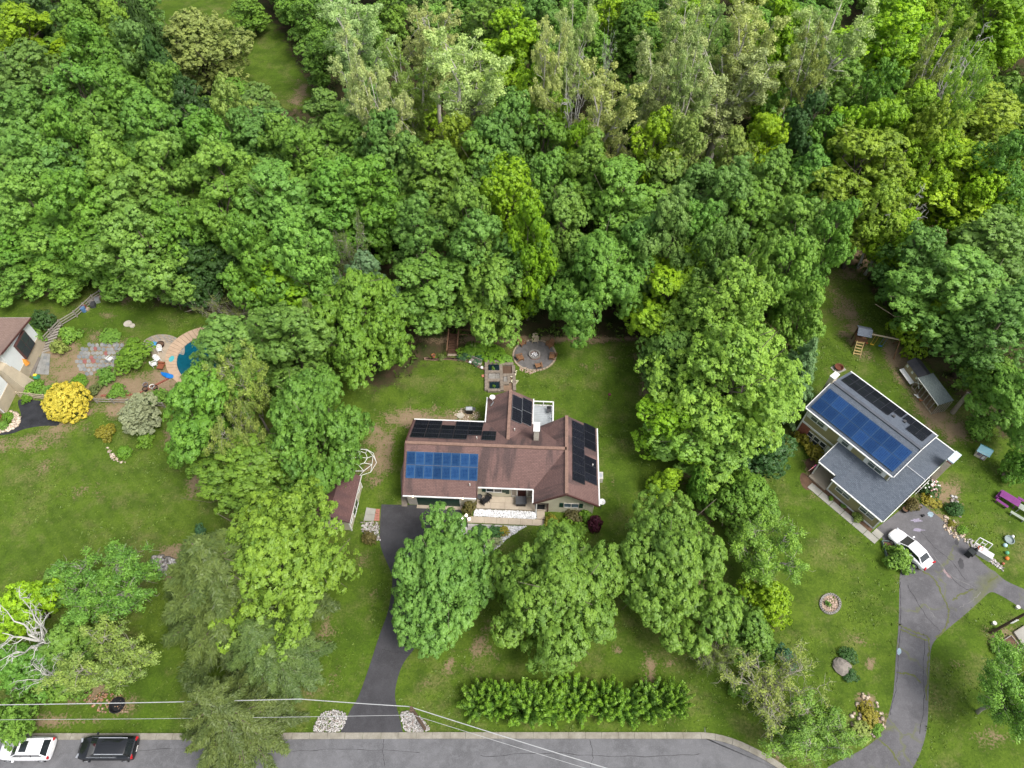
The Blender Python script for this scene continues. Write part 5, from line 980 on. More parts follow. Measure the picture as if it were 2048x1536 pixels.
# patio furniture
def lounge(label, x, y, rz):
    t = thing('patio_chair', label, 'chair', W1(x, y, .3), rz, 'black chairs on the front patio'); MB().box((0, 0, .38), (.55, .55, .07)).build('seat', BLACK, t); MB().box((0, .28, .7), (.55, .07, .6), 0, 1, (.25, 0)).build('backrest', BLACK, t)
    for s in (-1, 1):
        MB().box((s * .29, 0, .58), (.06, .55, .05)).build('arm', BLACK, t)
        for e in (-.24, .24): MB().box((s * .26, e, .18), (.05, .05, .36)).build('leg', BLACK, t)
lounge('black patio chair near the planting corner, tipped outward', -4.6, 34.55, 2.4); lounge('black patio chair nearest the patio windows', -4.15, 35.0, -.5)
tb = thing('side_table', 'small black table between the two patio chairs', 'table', W1(-4.35, 34.72, .3)); MB().cyl((0, 0, .42), .3, .04, 14).build('top', BLACK, tb); MB().cyl((0, 0, 0), .05, .42, 8).build('post', BLACK, tb)
ft = thing('fire_table', 'black square fire table in the middle of the front patio', 'table', W1(-.6, 34.75, .3)); MB().box((0, 0, .3), (1.0, .85, .6)).build('base', BLACK, ft); MB().box((0, 0, .63), (1.2, .95, .06)).build('top', DARKGREY, ft)
gp = thing('planter', 'grey pot at the garage corner of the patio', 'planter', W1(-5.1, 35.1, .3)); MB().lathe((0, 0, 0), [(.2, 0), (.3, .45), (.24, .45), (.2, .3)], 12).build('pot', DARKGREY, gp)
lp = thing('lamp_post', 'black lamp post with three lit white globes at the walk end', 'lamp post', W1(-6.2, 31.8)); MB().cyl((0, 0, 0), .07, 2.2, 8).build('post', BLACK, lp)
for x, y, z in ((-.34, .0, 2.15), (.32, -.12, 2.15), (.03, .1, 2.55)): a = MB().tube([(0, 0, 2.0), (x, y, z)], .03, 5).build('arm', BLACK, lp); MB().ball((x, y, z + .12), .15, 12, 8).build('globe', GLOBE, a, smooth=True)
# ---------------------------------------------------------------- right yard
zt = lambda x, y: (1600 + x / 4.571, 620 + y / 4.571)
ps_ = thing('swing_set', 'wooden play tower with grey roof, ladder and two swings in the right yard', 'swing set', G(1716, 690)); s0 = G(1716, 690)
def SS(mb, n, m, par=None): mb.v = [tuple(Vector(p) - s0) for p in mb.v]; return mb.build(n, m, par or ps_)
ta = G(1713, 688); ux = Vector((.96, -.27, 0)).normalized(); uy = Vector((.27, .96, 0)).normalized(); pt_ = lambda a, b, z: ta + ux * a + uy * b + Vector((0, 0, z))
for a in (-.65, .65):
    for b in (-.65, .65): SS(MB().bar(pt_(a, b, 0), pt_(a, b, 2.5), .1), 'post', DARKWOOD)
SS(MB().bar(pt_(-.7, 0, 1.3), pt_(.7, 0, 1.3), 1.4, .06), 'platform', WOOD)
for b in (-.68, .68): SS(MB().bar(pt_(-.7, b, 1.65), pt_(.7, b, 1.65), .04, .5), 'side_panel', DARKWOOD)
P = [pt_(-.85, -.85, 2.45), pt_(.85, -.85, 2.45), pt_(.85, 0, 2.95), pt_(-.85, 0, 2.95), pt_(.85, .85, 2.45), pt_(-.85, .85, 2.45)]
roof_plane('tower_roof', [P[0] - s0, P[1] - s0, P[2] - s0, P[3] - s0], SH_GREY, ps_, .06); roof_plane('tower_roof', [P[3] - s0, P[2] - s0, P[4] - s0, P[5] - s0], SH_GREY, ps_, .06)
for a in (-.42, .42): SS(MB().bar(pt_(a, -1.9, .02), pt_(a, -.7, 1.35), .08), 'ladder_rail', surf('yellow_wood', (.5, .38, .16), .7, .3))
for k in range(5): f = (k + .5) / 5; SS(MB().bar(pt_(-.45, -1.9 + 1.2 * f, .02 + 1.33 * f), pt_(.45, -1.9 + 1.2 * f, .02 + 1.33 * f), .16, .05), 'rung', surf('yellow_wood', (.5, .38, .16), .7, .3))
b0, b1 = pt_(.6, 0, 2.25), pt_(4.6, 0, 2.25); SS(MB().bar(b0, b1, .13), 'swing_beam', PALEWOOD)
for b in (-1.0, 1.0): SS(MB().bar(pt_(4.35, 0, 2.25), pt_(4.45, b * 1.3, 0), .1), 'beam_leg', WOOD)
for a, m in ((1.7, surf('yellow_plastic', (.65, .42, .04), .4, .2)), (2.7, surf('blue_plastic', (.04, .13, .3), .4, .2))):
    SS(MB().bar(pt_(a - .22, 0, .5), pt_(a + .22, 0, .5), .2, .04), 'swing_seat', m)
    for e in (-.2, .2): SS(MB().bar(pt_(a + e, 0, .5), pt_(a + e, 0, 2.2), .025), 'swing_rope', m)
SS(MB().bar(pt_(.95, 0, .55), pt_(1.2, 0, .55), .14, .05), 'swing_seat', surf('red_plastic', (.5, .05, .03), .4, .2))
# chicken run
cu = (Vector((51.45, 46.76, 0)) - Vector((49.97, 50.65, 0))); A3 = math.atan2(46.45 - 50.4, 49.56 - 48.54)
cr = thing('chicken_run', 'long low chicken coop with wire run and grey shingle roof', 'chicken coop', (48.54, 50.4, 0), A3)   # local x along run, y away from lawn
W_ = 1.75; Lr = 4.1
roof_plane('roof', [(0, -.1, 1.95), (Lr, -.1, 1.95), (Lr, W_, 2.25), (0, W_, 2.25)], SH_COOP, cr, .07); roof_plane('roof', [(-2.6, .1, 1.75), (-.02, .1, 1.75), (-.02, .95, 2.3), (-2.6, .95, 2.3)], SH_BLACK, cr, .07); roof_plane('roof', [(-2.6, .95, 2.3), (-.02, .95, 2.3), (-.02, W_ + .2, 1.7), (-2.6, W_ + .2, 1.7)], SH_BLACK, cr, .07)
MB().bar((0, -.16, 1.93), (Lr, -.16, 1.93), .05, .1).build('fascia', WHITE, cr); MB().box((-1.3, .95, .85), (2.4, 1.5, 1.7)).build('coop_wall', surf('coop_wood', (.42, .34, .22), .8, .3), cr); MB().box((-1.3, -.1, .55), (2.3, .55, .06), 0, 1, (.3, 0)).build('nest_lid', WHITE, cr)
for x in (-2.2, -1.2, -.3): MB().box((x, .17, 1.35), (.3, .04, .35)).build('vent', WHITE, cr)
for k in range(8): MB().bar((k * Lr / 7, -.05, 0), (k * Lr / 7, -.05, 1.92), .075).build('post', GREYWOOD, cr)
for k in range(5): MB().bar((Lr, .3 + k * .34, 0), (Lr, .3 + k * .34, 2.0), .07).build('post', GREYWOOD, cr)
MB().bar((0, -.05, .08), (Lr, -.05, .08), .1, .14).build('sill', PALEWOOD, cr); MB().bar((0, -.05, 1.0), (.9, -.05, 1.75), .06).bar((0, -.05, 1.75), (.9, -.05, .9), .06).build('door_brace', WHITE, cr)
def hen(label, x, y, m):
    p = cr.matrix_basis @ Vector((x, y, 0)); t = thing('hen', label, 'hen', p, rnd.uniform(0, 6))
    MB().tube([(-.2, 0, .3), (-.1, 0, .26), (.06, 0, .25), (.14, 0, .36), (.17, 0, .44)], [.05, .11, .12, .06, .045], 8).build('body', m, t, smooth=True); MB().tube([(-.16, 0, .28), (-.3, 0, .42)], [.06, .02], 5).build('tail', m, t); MB().bar((.2, 0, .45), (.26, 0, .43), .025).build('beak', surf('yellow_plastic', (.65, .42, .04), .4, .2), t)
    for s in (-.05, .05): MB().bar((.0, s, 0), (.0, s, .18), .02).build('leg', surf('yellow_plastic', (.65, .42, .04), .4, .2), t)
hen('white hen behind the wire, near the coop house', 1.6, -.35, WHITE); hen('reddish hen behind the wire', 2.1, -.3, surf('hen_brown', (.4, .17, .08), .8, .3)); hen('white hen behind the wire, middle of the run', 1.35, -.4, WHITE)
bt = thing('broken_trunk', 'tall bare grey trunk broken off beside the chicken run', 'tree trunk', G(1905, 825)); b0 = G(1905, 825); tp_ = G(1937, 786, 4.2) - b0; MB().tube([(0, 0, -.1), tp_ * .5, tp_], [.3, .24, .19], 9).build('trunk', surf('grey_bark', (.34, .30, .24), .9, .35, 2, 9, .5), bt); MB().bar(tp_ * .97, tp_ + Vector((.3, .1, .15)), .12).build('stub', BARK, bt)
# round fire bowl by the chimney
fb = thing('fire_bowl', 'rusty round fire bowl on a stone slab behind the grey roofed house', 'fire bowl', G(1676, 738)); MB().box((0, 0, .05), (1.5, 1.2, .1), .5).build('slab', CONC_GREY, fb); MB().lathe((0, 0, .1), [(.3, 0), (.5, .2), (.55, .38), (.46, .38), (.3, .15)], 16).build('bowl', RUST, fb)
# playhouse, tables
ph = thing('playhouse', 'small white toy playhouse with a light blue roof', 'playhouse', G(1960, 910), math.radians(-38)); pb = surf('light_blue_plastic', (.30, .58, .66), .4, .15)
MB().box((0, 0, .55), (1.15, 1.0, 1.1)).build('wall', surf('cream_plastic', (.62, .55, .45), .5, .15), ph); roof_plane('roof', [(-.7, -.62, 1.0), (.7, -.62, 1.0), (.7, .1, 1.5), (-.7, .1, 1.5)], pb, ph, .06); roof_plane('roof', [(-.7, .1, 1.5), (.7, .1, 1.5), (.7, .65, 1.05), (-.7, .65, 1.05)], surf('teal_plastic', (.05, .35, .45), .4, .15), ph, .06)
window(ph, (-.25, -.5, .65), .38, .4, (0, -1, 0), 2, frame=surf('purple_plastic', (.16, .10, .2), .5, .1), bars=1, glass=WHITE); window(ph, (.28, -.5, .45), .4, .8, (0, -1, 0), 1, frame=surf('purple_plastic', (.16, .10, .2), .5, .1), glass=WHITE)
PURP = surf('purple_paint', (.21, .045, .20), .5, .25); GT = surf('grey_green_paint', (.33, .37, .31), .7, .25)
def bench_(label, px, py, L, w, h, rz, m):
    t = thing('bench', label, 'bench', G(px, py), rz)
    for s in (-1, 1): MB().box((0, s * w * .25, h), (L, w * .46, .05)).build('plank', m, t)
    for s in (-1, 1): MB().box((s * L * .38, 0, h / 2), (.08, w * .8, h)).build('leg', m, t)
def table_(label, px, py, L, w, h, rz, m):
    t = thing('table', label, 'table', G(px, py), rz)
    for k in range(5): MB().box((0, (k - 2) * w / 5, h), (L, w / 5 - .015, .045)).build('plank', m, t)
    for s in (-1, 1):
        for e in (-1, 1): MB().bar((s * L * .36, e * w * .2, h - .02), (s * L * .4, e * w * .42, 0), .08).build('leg', m, t)
rz = math.radians(-42); table_('purple wooden picnic table on the right lawn', 2013, 1003, 2.0, .95, .75, rz, PURP); bench_('short purple bench at the far end of the purple table', 1995, 992, 1.15, .34, .45, rz + 1.45, PURP); bench_('purple bench on the near side of the purple table', 2000, 1010, 1.3, .32, .45, rz - .1, PURP); bench_('purple bench on the far side of the grey table', 2054, 1012, 2.4, .3, .45, rz, PURP)
table_('grey painted table end to end with the purple table', 2045, 1026, 1.5, .72, .75, rz, GT); bench_('grey bench beside the grey painted table', 2032, 1036, 1.6, .34, .45, rz, GT)
rx = thing('boulder', 'pale boulder at the edge of the trees by the playhouse', 'boulder', G(2012, 955)); MB().ball((0, 0, .3), .55, 9, 6, .18, sz=.7).ball((.5, .2, .22), .35, 8, 5, .2, sz=.7).build('rock', STONE_TAN, rx)
# basketball hoop lying back, bin, box, toys
bh = thing('basketball_hoop', 'basketball hoop with white framed board leaning over the lawn edge', 'basketball hoop', G(1943, 1103)); q0 = G(1943, 1103); tpp = G(1963, 1091, 2.4) - q0; MB().bar((0, 0, .2), tpp, .1).build('pole', BLACK, bh)
bd = tpp + Vector((.15, .1, .25)); ub = Vector((.80, -.6, 0)); vb = Vector((.25, .3, .85)).normalized()
brd = MB().bar(bd - ub * .62 - vb * .38, bd - ub * .62 + vb * .38, .07).bar(bd + ub * .62 - vb * .38, bd + ub * .62 + vb * .38, .07).bar(bd - ub * .62 - vb * .38, bd + ub * .62 - vb * .38, .07).bar(bd - ub * .62 + vb * .38, bd + ub * .62 + vb * .38, .07).bar(bd - ub * .2 - vb * .38, bd - ub * .2 + vb * .38, .05).bar(bd + ub * .2 - vb * .38, bd + ub * .2 + vb * .38, .05).bar(bd - ub * .2, bd + ub * .2, .06).build('backboard', WHITE, bh)
hp = bd - vb * .3 + Vector((-.25, -.28, 0)); MB().tube([hp + Vector((.23 * math.cos(a), .23 * math.sin(a), 0)) for a in np.linspace(0, 6.28, 15)], .025, 5).build('rim', surf('orange_paint', (.7, .13, .05), .5, .1), bh)
MB().box((.0, -.1, .12), (.9, .7, .24), .6).build('base', BLACK, bh)
MB().box((0, 0, .45), (.55, .55, .9), .6).box((0, 0, .94), (.62, .62, .08), .6).build('wheeled_bin', surf('dark_green_plastic', (.025, .03, .03), .5, .2), None, loc=G(1935, 1110), label='black bin under the basketball hoop', cat='bin')
MB().box((0, 0, .35), (1.35, .65, .7), math.radians(-40)).box((0, 0, .73), (1.42, .72, .06), math.radians(-40)).build('storage_box', surf('grey_white_plastic', (.6, .6, .6), .6, .2), None, loc=G(1965, 1111), label='white storage box right of the basketball hoop', cat='box')
stones('stone_edging', pix([(1932, 1078), (1942, 1078), (1975, 1106), (2008, 1136), (2006, 1143), (1970, 1118), (1934, 1086)]), 260, .11, RIVERSTONE, .02, 21, label='white stone edging between grey driveway and right lawn')
for i, (px, py, r, cname, col) in enumerate(((2008, 1092, .22, 'pale blue', (.45, .65, .7)), (2012, 1107, .2, 'green', (.12, .4, .22)), (2012, 1118, .2, 'orange', (.75, .2, .04)), (2024, 1074, .16, 'white', (.8, .8, .8)), (2005, 1128, .14, 'reddish', (.4, .12, .07)))):
    MB().ball((0, 0, r), r, 12, 8).build('toy_ball', surf(f'toy_{cname}', col, .5, .1), None, smooth=True, loc=G(px, py), label=f'{cname} ball lying on the lawn near the basketball hoop', cat='ball')
MB().lathe((0, 0, 0), [(.45, 0), (.5, .25), (.44, .26), (.42, .08)], 16).build('paddling_tub', surf('grey_clear_plastic', (.28, .34, .33), .3, .2), None, loc=G(2017, 1081), label='grey plastic tub on the lawn above the balls', cat='tub')
# chalk, patches on the drive
CH = surf('chalk', (.34, .31, .40), .95, .5, 4, 14); CHB = surf('blue_chalk', (.33, .44, .50), .95, .4, 4, 14); CHP = surf('pink_chalk', (.36, .27, .27), .95, .4, 4, 14)
def blob(name, px, py, rx, ry, rot, m, label, z=.02, seed=0, n=22, rough=.35, kind=None, cat='chalk drawing'):
    rg = random.Random(seed); pts = []
    for i in range(n): a = 2 * math.pi * i / n; q = 1 + rg.uniform(-rough, rough); x, y = rx * q * math.cos(a), ry * q * math.sin(a); pts.append(G(px + x * math.cos(rot) - y * math.sin(rot), py + x * math.sin(rot) + y * math.cos(rot)))
    return sheet(name, smooth_path([(p.x, p.y) for p in pts], 2, True), z, m, label=label, cat=None if kind else cat, kind=kind)
blob('chalk_drawing', 1833, 1041, 11, 3.2, 0, CH, 'lilac chalk scribble on the driveway, nearer the garage', seed=1); blob('chalk_drawing', 1836, 1060, 11, 2.8, 0, CH, 'lilac chalk scribble on the driveway, nearer the white car', seed=2); blob('chalk_drawing', 1861, 1029, 6, 5, .6, CHB, 'blue chalk patch at the driveway edge by the flower bed', seed=3, rough=.2); blob('chalk_drawing', 1840, 1013, 5, 3, 0, CHP, 'pink and white chalk patch by the garage corner', seed=4, rough=.2)
blob('chalk_drawing', 1893, 1147, 2.5, 12, -.75, CHP, 'thin pink chalk stroke on the driveway', seed=5); blob('chalk_drawing', 1798, 1303, 4, 7, 0, CHB, 'blue white chalk patch on the narrow driveway edge', seed=6, rough=.2)
blob('asphalt_patch', 1922, 1128, 6, 11, -.2, surf('patch_asphalt', (.075, .073, .078), .9, .3), 'dark repair patch on the grey driveway', z=.017, seed=7, rough=.15, kind='structure'); blob('asphalt_patch', 1913, 1085, 4, 6, -.4, surf('patch_asphalt', (.075, .073, .078), .9, .3), 'small dark repair patch on the grey driveway', z=.017, seed=8, rough=.15, kind='structure')
MB().box((0, 0, .1), (.3, .22, .2), .4).build('toy', BLACK, None, loc=G(1845, 1032), label='small black toy on the driveway beside the chalk scribbles', cat='toy')
# stone ring bed, rocks, flower bed
rb = thing('stone_ring', 'round tree bed ringed with grey stones in the right lawn', 'flower bed', G(1660, 1208)); q0 = G(1660, 1208)
for i, p in enumerate(ring_pts(1660, 1208, 19.5, 19, 26)): q = p - q0; MB().box((q.x, q.y, .07), (.3, .2, .16), math.atan2(q.y, q.x) + math.pi / 2).build('ring_stone', STONE, rb)
stones('gravel', [p - q0 for p in ring_pts(1660, 1208, 18, 17.5, 20)], 380, .075, PINKSTONE, .0, 31, rb)
bo = thing('boulder', 'flat grey boulder among leaves in the right lawn', 'boulder', G(1683, 1333)); MB().ball((0, 0, .2), .85, 10, 6, .14, sz=.45).build('rock', surf('brown_grey_rock', (.27, .24, .21), .95, .35, 1.5, 8, .5), bo)
stones('rock_bed', smooth_path(pix([(1722, 1388), (1748, 1400), (1775, 1430), (1765, 1470), (1720, 1480), (1700, 1440)]), 3, True), 70, .2, TANSTONE, 0, 32, label='scattered tan rocks in the rough bed by the driveway bend')
stones('rock_bed', smooth_path(pix([(1885, 1040), (1898, 1030), (1925, 1064), (1935, 1080), (1920, 1082), (1890, 1060)]), 3, True), 90, .15, TANSTONE, 0, 33, label='stones edging the bed between driveway and right lawn'); stones('rock_bed', smooth_path(pix([(1905, 990), (1915, 1000), (1922, 1030), (1912, 1030), (1900, 1005)]), 3, True), 40, .2, RIVERSTONE, 0, 34, label='dark and pale rocks by the lawn edge behind the garage flowers')
rb2 = thing('raised_bed', 'green plank raised bed beside the white car', 'raised bed', G(1773, 1092)); 
MB().bar(G(1762, 1083) - G(1773, 1092) + Vector((0, 0, .18)), G(1773, 1118) - G(1773, 1092) + Vector((0, 0, .18)), .06, .36).build('plank', surf('green_grey_plank', (.16, .22, .2), .8, .3), rb2); MB().bar(G(1762, 1083) - G(1773, 1092) + Vector((0, 0, .18)), G(1785, 1086) - G(1773, 1092) + Vector((0, 0, .18)), .06, .36).build('plank', surf('green_grey_plank', (.16, .22, .2), .8, .3), rb2); P = [p - G(1773, 1092) for p in pix([(1764, 1085), (1784, 1088), (1786, 1112), (1774, 1116)])]; MB().prism([(p.x, p.y) for p in P], 0, .22).build('soil', MULCH, rb2)
# trellis at the garage corner
tl_ = thing('trellis', 'white lattice trellis at the garage wall of the grey roofed house', 'trellis', W2(12.3, 5.6), A2)
for k in range(6): MB().box((0, k * .22, 1.1), (.04, .05, 2.2)).build('slat', WHITE, tl_)
for k in range(5): MB().box((.03, .55, .3 + k * .42), (.03, 1.25, .05)).build('slat', WHITE, tl_)
pot('planter', 'dark barrel planter at the garage corner of the grey roofed house', W2(12.7, 3.0), .38, .5, BLACK, 'planter')
# right hand utility pole and allotment
up = thing('utility_pole', 'brown utility pole with white plates rising over the small vegetable beds', 'utility pole', G(1981, 1266)); MB().tube([(0, 0, -.2), (0, 0, 9)], [.15, .11], 9).build('pole', surf('pole_wood', (.13, .085, .06), .9, .3, 2, 9, .3), up)
for k in range(4): MB().box((.0, -.14, 3.55 + k * .26), (.26, .05, .2)).build('plate', WHITE, up)
for i, (pl, m, w) in enumerate((([(1992, 1290), (2020, 1272), (2040, 1296), (2015, 1318)], MULCH, 'soil'), ([(2026, 1266), (2048, 1252), (2075, 1282), (2050, 1300)], CONC_GREY, 'grey mat'))):
    vb_ = thing('vegetable_bed', f'plank sided vegetable bed with {w} at the right picture edge', 'vegetable bed', (0, 0, 0)); P = pix(pl); MB().prism([(p.x, p.y) for p in P], 0, .15).build('bed', m, vb_)
    for k in range(4): MB().bar(P[k] + Vector((0, 0, .12)), P[(k + 1) % 4] + Vector((0, 0, .12)), .07, .24).build('plank', GREYWOOD, vb_)
for px, py, w in ((1986, 1248, 'at the pole foot'), (2033, 1216, 'near the driveway branch')): MB().lathe((0, 0, 0), [(.16, 0), (.2, .35), (.17, .35)], 12).build('bucket', OFFWHITE, None, loc=G(px, py), label=f'white bucket {w} by the vegetable beds', cat='bucket')

# ---------------------------------------------------------------- vehicles
def car(name, label, loc, rz, paint, L=4.7, W=1.82, hood=.98, H=1.46, suv=False, trim=None, roofglass=None, van=False):
    t = thing(name, label, 'car', loc, rz); w = W / 2; x0, x1 = -L / 2, L / 2
    st = [(x0, .72, .45, .78), (x0 + .12, .9, .3, .92), (x0 + .5, .98, .26, hood + .05), (x0 + 1.2, 1, .24, hood + .03), (-.2, 1, .24, hood), (x1 - 1.45, 1, .24, hood - .02), (x1 - .7, .97, .26, hood - .12), (x1 - .2, .86, .3, hood - .26), (x1, .62, .42, .62)]
    if suv or van: st[0] = (x0, .82, .42, 1.0); st[1] = (x0 + .1, .95, .3, hood + .02)
    mb = MB(); n = 10
    for x, f, zb, zt_ in st:
        q = w * f; mb.v += [(x, -q * .88, zb), (x, -q, zb + .15), (x, -q * 1.0, zt_ - .22), (x, -q * .94, zt_ - .06), (x, -q * .7, zt_), (x, q * .7, zt_), (x, q * .94, zt_ - .06), (x, q, zt_ - .22), (x, q, zb + .15), (x, q * .88, zb)]
    for i in range(len(st) - 1):
        for k in range(n): mb.f.append((i * n + k, i * n + (k + 1) % n, (i + 1) * n + (k + 1) % n, (i + 1) * n + k))
    mb.f += [tuple(range(n))[::-1], tuple(range((len(st) - 1) * n, len(st) * n))]; mb.f = [f[::-1] for f in mb.f]
    body = mb.build('body', paint, t, smooth=False)
    bv = body.modifiers.new('round', 'SUBSURF'); bv.levels = 1; bv.render_levels = 2; body.data.polygons.foreach_set('use_smooth', [True] * len(body.data.polygons))
    # glasshouse
    if van or suv: xb0, xb1, xt0, xt1 = x0 + .18, x1 - (1.15 if van else 1.35), x0 + .55, x1 - (2.1 if van else 2.15)
    else: xb0, xb1, xt0, xt1 = x0 + .55, x1 - 1.3, x0 + 1.25, x1 - 2.15
    wb, wt = w * .9, w * .68; zb = hood - .05
    B = [(xb0, -wb * .86, zb), (xb1, -wb * .86, zb), (xb1, wb * .86, zb), (xb0, wb * .86, zb)]; Bm = [((xb0 + xb1) / 2, -wb, zb), ((xb0 + xb1) / 2, wb, zb)]; T = [(xt0, -wt * .92, H - .05), (xt1, -wt * .92, H - .05), (xt1, wt * .92, H - .05), (xt0, wt * .92, H - .05)]
    MB().add(B + T, [(1, 2, 6, 5)]).build('windshield', CARGLASS, t); MB().add(B + T, [(3, 0, 4, 7)]).build('rear_window', CARGLASS, t)
    for f in ((0, 1, 5, 4), (2, 3, 7, 6)): MB().add(B + T, [f]).build('side_window', CARGLASS, t)
    rm = MB(); rs = []
    for fx, fz in ((0, 0), (.04, .035), (.3, .06), (.7, .06), (.96, .03), (1, 0)): x = xt0 - .06 + (xt1 - xt0 + .12) * fx; rs.append(x); e = .9 if fx in (0, 1) else 1; rm.v += [(x, -wt * e, H - .06), (x, -wt * .9 * e, H - .03 + fz * .6), (x, 0, H - .02 + fz), (x, wt * .9 * e, H - .03 + fz * .6), (x, wt * e, H - .06)]
    for i in range(5):
        for k in range(4): rm.f.append((i * 5 + k, (i + 1) * 5 + k, (i + 1) * 5 + k + 1, i * 5 + k + 1))
    rf = rm.build('roof', paint, t, smooth=True)
    for k in (0, 3): MB().bar(B[k], T[k], .1, .06).build('pillar', paint, t)
    for k in (1, 2): MB().bar(B[k], T[k], .08, .05).build('pillar', paint, t)
    for s, (a, b) in ((-1, (0, 1)), (1, (3, 2))):
        for f in ((.42, .72) if van or suv else (.5,)): p = Vector(B[a]).lerp(Vector(B[b]), f); q = Vector(T[a]).lerp(Vector(T[b]), f); MB().bar(p, q, .07, .04).build('pillar', BLACK, t)
        MB().bar(Vector(T[a]) + Vector((0, s * .03, .02)), Vector(T[b]) + Vector((0, s * .03, .02)), .06, .06).build('roof_rail', trim or paint, t)
        MB().bar(Vector(B[a]) + Vector((0, s * .04, .02)), Vector(B[b]) + Vector((0, s * .04, .02)), .03, .03).build('window_trim', trim or paint, t)
        m_ = MB().box((xb1 - .45, s * (w + .1), zb + .1), (.14, .2, .14)).build('mirror', paint, t)
        MB().box((x1 - .22, s * w * .62, hood - .33), (.16, .34, .13), -s * .3).build('headlight', ALU, t); MB().box((x0 + .1, s * w * .72, hood - .12), (.14, .36, .18), s * .25).build('taillight', surf('tail_red', (.45, .01, .015), .3, .1), t)
        for x in (x0 + .85, x1 - .9):
            wh = MB().tube([(x, s * (w - .2), .33), (x, s * (w + .01), .33)], .33, 16).build('wheel', BLACK, t); MB().tube([(x, s * (w - .02), .33), (x, s * (w + .025), .33)], .2, 12).build('rim', ALU, wh)
    if roofglass: MB().box(((xt0 + xt1) / 2 + roofglass[0], 0, H + .045), (roofglass[1], wt * 1.35, .02)).build('sunroof', CARGLASS, t)
    MB().box((x0 + .02, 0, .62), (.05, .5, .13)).build('number_plate', WHITE, t); return t
CARWHITE = surf('white_car_paint', (.80, .80, .82), .22, .03, spec=.6); CARBLACK = surf('black_car_paint', (.012, .013, .015), .12, .1, spec=.7)
fr_, rr_ = G(1792, 1068, .7), G(1851, 1126, .7); d = fr_ - rr_; cpos = (fr_ + rr_) / 2
car('white_sedan', 'white sedan parked on the grey driveway beside the leafy bush', (cpos.x, cpos.y, .014), math.atan2(d.y, d.x), CARWHITE, L=4.75)
cp = G(214, 1496, .8); car('black_minivan', 'black minivan with pale trim parked at the kerb under the spruce', (cp.x, cp.y, .01), math.pi, CARBLACK, L=5.15, W=1.98, hood=1.12, H=1.78, van=True, trim=ALU)
cp = G(52, 1497, .8); car('white_crossover', 'white crossover with dark sunroof parked at the kerb, left picture corner', (cp.x, cp.y, .01), math.pi, CARWHITE, L=4.7, W=1.9, hood=1.08, H=1.7, suv=True, roofglass=(.5, .6))

# ---------------------------------------------------------------- pole and wires by the street
pole = thing('utility_pole', 'brown utility pole standing in pale stones beside the driveway mouth', 'utility pole', G(850, 1458)); MB().tube([(0, 0, -.2), (-.25, .05, 8.6)], [.15, .11], 9).build('pole', surf('pole_wood', (.13, .085, .06), .9, .3, 2, 9, .3), pole); MB().box((-.25, -.05, 8.0), (.35, .25, .6)).build('bracket', surf('pole_wood', (.13, .085, .06), .9, .3, 2, 9, .3), pole)
CAB = surf('pale_cable', (.42, .43, .43), .6, .15); tpz = 8.3; top_ = G(818, 1413, tpz); low_ = G(826, 1430, 6.6)
def cable(name, label, pts, r):
    out = []
    for i in range(len(pts) - 1):
        for k in range(8): t = k / 8; p = pts[i].lerp(pts[i + 1], t); out.append(p - Vector((0, 0, .45 * 4 * t * (1 - t) * ((pts[i + 1] - pts[i]).length / 40))))
    MB().tube(out + [pts[-1]], r, 6).build(name, CAB, None, label=label, cat='cable')
cable('cable', 'thick pale overhead cable sweeping past the pole to the lower right', [G(-260, 1412, 8), G(600, 1398, 8.2), top_, G(1330, 1572, 7.8)], .036)
cable('cable', 'thin pale overhead cable below the thick one', [G(-260, 1440, 6.4), low_, G(1300, 1575, 6.2)], .018)

# ---------------------------------------------------------------- pool garden on the left
ring = lambda px, py, rx, ry, a0, a1, n: [G(px + rx * math.cos(math.radians(a0 + (a1 - a0) * i / n)), py + ry * math.sin(math.radians(a0 + (a1 - a0) * i / n))) for i in range(n + 1)]
pl = thing('swimming_pool', 'curved swimming pool with tan coping half hidden under the trees', 'swimming pool', G(440, 720)); q0 = G(440, 720)
inn = ring(438, 725, 84, 55, 0, 360, 60); out = ring(438, 722, 107, 70, 0, 360, 60)
MB().prism([((p - q0).x, (p - q0).y) for p in ring(438, 725, 85, 56, 0, 360, 60)], -.3, .04).build('water', POOLWATER, pl)
for i in range(60):
    P = [(p - q0) for p in (inn[i].lerp(inn[i + 1], .03), inn[i].lerp(inn[i + 1], .97), out[i].lerp(out[i + 1], .97), out[i].lerp(out[i + 1], .03))]; MB().prism([(p.x, p.y) for p in P], -.3, .14).build('coping_stone', COPING, pl)
pc = thing('paver_circle', 'round grey paver terrace beside the pool', 'terrace', G(325, 700)); q0 = G(325, 700)
for j in range(4):
    r0, r1 = 1 - j * .13, 1 - (j + 1) * .13 + .012; n = 34 - j * 4
    for i in range(n):
        a0, a1 = 180 + i * 200 / n, 180 + (i + .93) * 200 / n; P = ring(325, 700, 45 * r0, 31 * r0, a0, a1, 1) + ring(325, 700, 45 * r1, 31 * r1, a1, a0, 1); MB().prism([((p - q0).x, (p - q0).y) for p in P], -.02, .05 + rr.uniform(-.008, .008)).build('paver', PAVER if (i + j) % 3 else STONE, pc)
P = ring(325, 702, 22, 22, 0, 360, 24); MB().prism([((p - q0).x, (p - q0).y) for p in P], -.02, .045).build('paver_centre', surf('pale_paver', (.45, .37, .28), .9, .3), pc)
fs = thing('flagstone_patio', 'grey flagstone patio in the middle of the pool garden', 'patio', G(190, 725)); q0 = G(190, 725); rg = random.Random(6)
poly = smooth_path([(152, 716), (160, 700), (185, 686), (225, 682), (248, 686), (245, 705), (238, 722), (225, 735), (195, 745), (178, 752), (158, 738)], 3, True); pp = np.array([(p.x, p.y) for p in poly])
